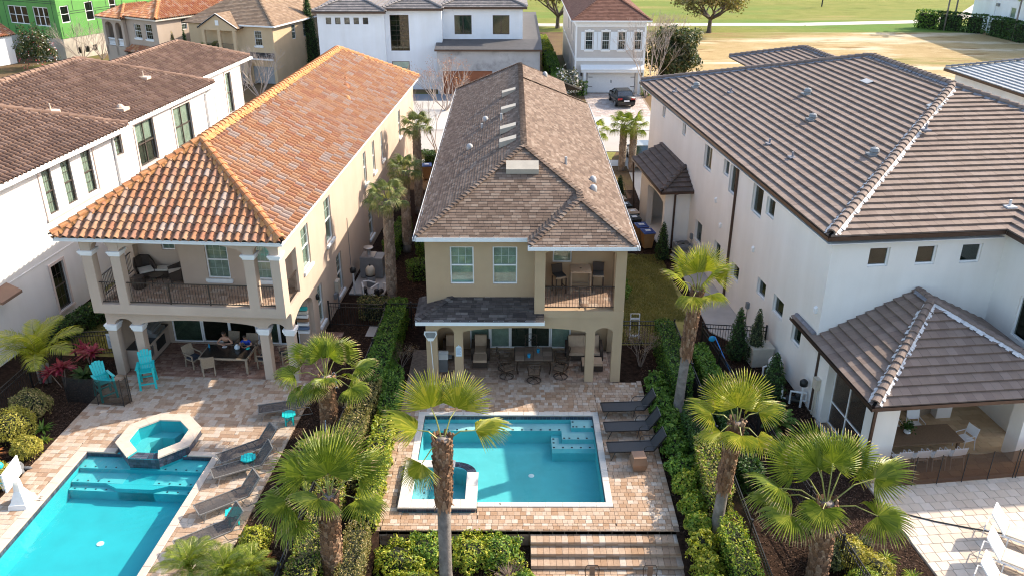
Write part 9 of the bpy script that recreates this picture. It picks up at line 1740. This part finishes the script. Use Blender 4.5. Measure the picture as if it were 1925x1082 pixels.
def sitter(F, u, v, rot, label, k, shirt, sleeves, lean, head_tilt, arms, long_hair):
    """seated, faces -Y; k scales the figure; arms: per side (elbow, wrist) in local metres before scaling"""
    t = local(thing('person', label, 'person', F, u, v, 0, rot)); V=[];E=[];R=[]
    def add(p, r, j=None):
        V.append(Vector(p)*k if True else p); R.append((r[0]*k,r[1]*k) if isinstance(r,tuple) else r*k); i=len(V)-1
        if j is not None: E.append((j,i))
        return i
    sz=.50/k if k<.9 else .50; ly=-lean
    pel=add((0,.02,sz+.10),(.15,.115)); bel=add((0,ly*.35,sz+.25),(.125,.095),pel); che=add((0,ly*.75,sz+.42),(.15,.105),bel); clav=add((0,ly*.98,sz+.54),(.10,.075),che); nek=add((0,ly*1.05,sz+.61),(.048,.05),clav); hd0=add((0,ly*1.12-.01,sz+.68),(.062,.07),nek); hd1=add((0,ly*1.12-.02-head_tilt*.06,sz+.775),(.078,.092),hd0); hd2=add((0,ly*1.12-.015-head_tilt*.10,sz+.85),(.055,.065),hd1)
    hands=[]
    for s in (-1,1):
        sh=add((s*.17,ly*.95,sz+.505),.058,clav); el,wr=arms[0 if s<0 else 1]; e=add(el,.042,sh); w=add(wr,(.028,.024),e); d=(Vector(wr)-Vector(el)).normalized(); p=Vector(wr)+d*.07; pm=add(p,(.036,.018),w); hands.append((Vector(wr),p,d,s))
        hip=add((s*.10,-.04,sz+.07),.088,pel); kn=add((s*.13,-.43,sz+.06),.062,hip); an=add((s*.13,-.40,.09/k),.040,kn); add((s*.14,-.56,.045/k),(.042,.030),an)
    b=skinned('body',V,E,R,'skin',t,pel)
    for (wr,p,d,s) in hands:                     # five separate fingers, slightly curled
        x=d.cross(Vector((0,0,1))).normalized()
        for i,(off,L) in enumerate(((-.027,.062),(-.009,.075),(.009,.072),(.027,.055))):
            q0=(p+x*off)*k; q1=(p+x*off*1.1+d*L*.6+Vector((0,0,.006)))*k; q2=(p+x*off*1.1+d*L+Vector((0,0,-.012)))*k; m=MB(); m.tube([q0,q1,q2],[.0095*k,.0085*k,.006*k],6); m.build('finger',C['skin'],b,True)
        q=(wr+d*.02); m=MB(); m.tube([(q-x*s*.02)*k,(q-x*s*.05+d*.03)*k,(q-x*s*.052+d*.065)*k],[.011*k,.010*k,.007*k],6); m.build('thumb',C['skin'],b,True)
    h=V[hd1]; fy=Vector((0,-1,-head_tilt*.5)).normalized(); m=MB(); m.prism([h+fy*.088*k+Vector((-.012,0,-.02))*k,h+fy*.088*k+Vector((.012,0,-.02))*k,h+fy*.085*k+Vector((0,0,.025))*k],fy*.024*k); m.build('nose',C['skin'],b); m=MB(); m.obox(h+fy*.088*k+Vector((0,0,-.045))*k,(.045*k,.012*k,.012*k)); m.build('mouth',C['lip'],b)
    for s in (-1,1): m=MB(); m.ell(h+fy*.083*k+Vector((s*.032,0,.012))*k,(.012*k,.008*k,.008*k),8,5); m.build('eye',C['eye'],b,True); m=MB(); m.ell(h+Vector((s*.082,.01,-.005))*k,(.012*k,.022*k,.032*k),8,5); m.build('ear',C['skin'],b,True)
    m=MB(); m.ell(h+Vector((0,.022,.035))*k,(.092*k,.098*k,.085*k),14,9,.12)
    if long_hair: m.ell(h+Vector((0,.10,.02))*k,(.05*k,.06*k,.05*k),10,7,.1)
    m.build('hair',C['hair'],t,True)
    idx=[pel,bel,che,clav]; SV=[V[pel]-Vector((0,0,.02))*k,V[bel],V[che],V[clav]+Vector((0,0,-.02))*k]; SE=[(0,1),(1,2),(2,3)]; SR=[(.160*k,.125*k),(.137*k,.107*k),(.162*k,.117*k),(.118*k,.085*k)]
    if sleeves:
        for s,a in ((-1,arms[0]),(1,arms[1])): shp=Vector((s*.17,ly*.95,sz+.505))*k; SV+= [shp,shp.lerp(Vector(a[0])*k,.6)]; j=len(SV); SE+=[(3,j-2),(j-2,j-1)]; SR+=[(.068*k,.068*k),(.058*k,.058*k)]
    else:
        for s in (-1,1): SV.append(Vector((s*.10,ly*.97,sz+.56))*k); SE.append((3,len(SV)-1)); SR.append((.04*k,.05*k))
    skinned('shirt',SV,SE,SR,shirt,t,0)
    SV=[Vector((0,.02,sz+.09))*k]; SE=[]; SR=[(.165*k,.13*k)]
    for s in (-1,1): SV+=[Vector((s*.10,-.04,sz+.075))*k,Vector((s*.125,-.34,sz+.068))*k]; j=len(SV); SE+=[(0,j-2),(j-2,j-1)]; SR+=[(.100*k,.098*k),(.080*k,.078*k)]
    skinned('shorts',SV,SE,SR,'shorts',t,0); return t
sitter('L', -14.42, 32.02, 0, 'dark haired woman in a brown top leaning on the patio table', 1.0, 'top_brown', False, .30, .5, (((-.36,-.36,.79),(-.06,-.50,.79)),((.34,-.34,.79),(.02,-.42,.80))), True)
sitter('L', -13.50, 31.95, 0, 'dark haired child in a royal blue shirt bent over a plate at the patio table', .84, 'shirt_blue', True, .30, .9, (((-.34,-.38,.95),(-.12,-.60,.93)),((.33,-.38,.95),(.14,-.62,.93))), False)
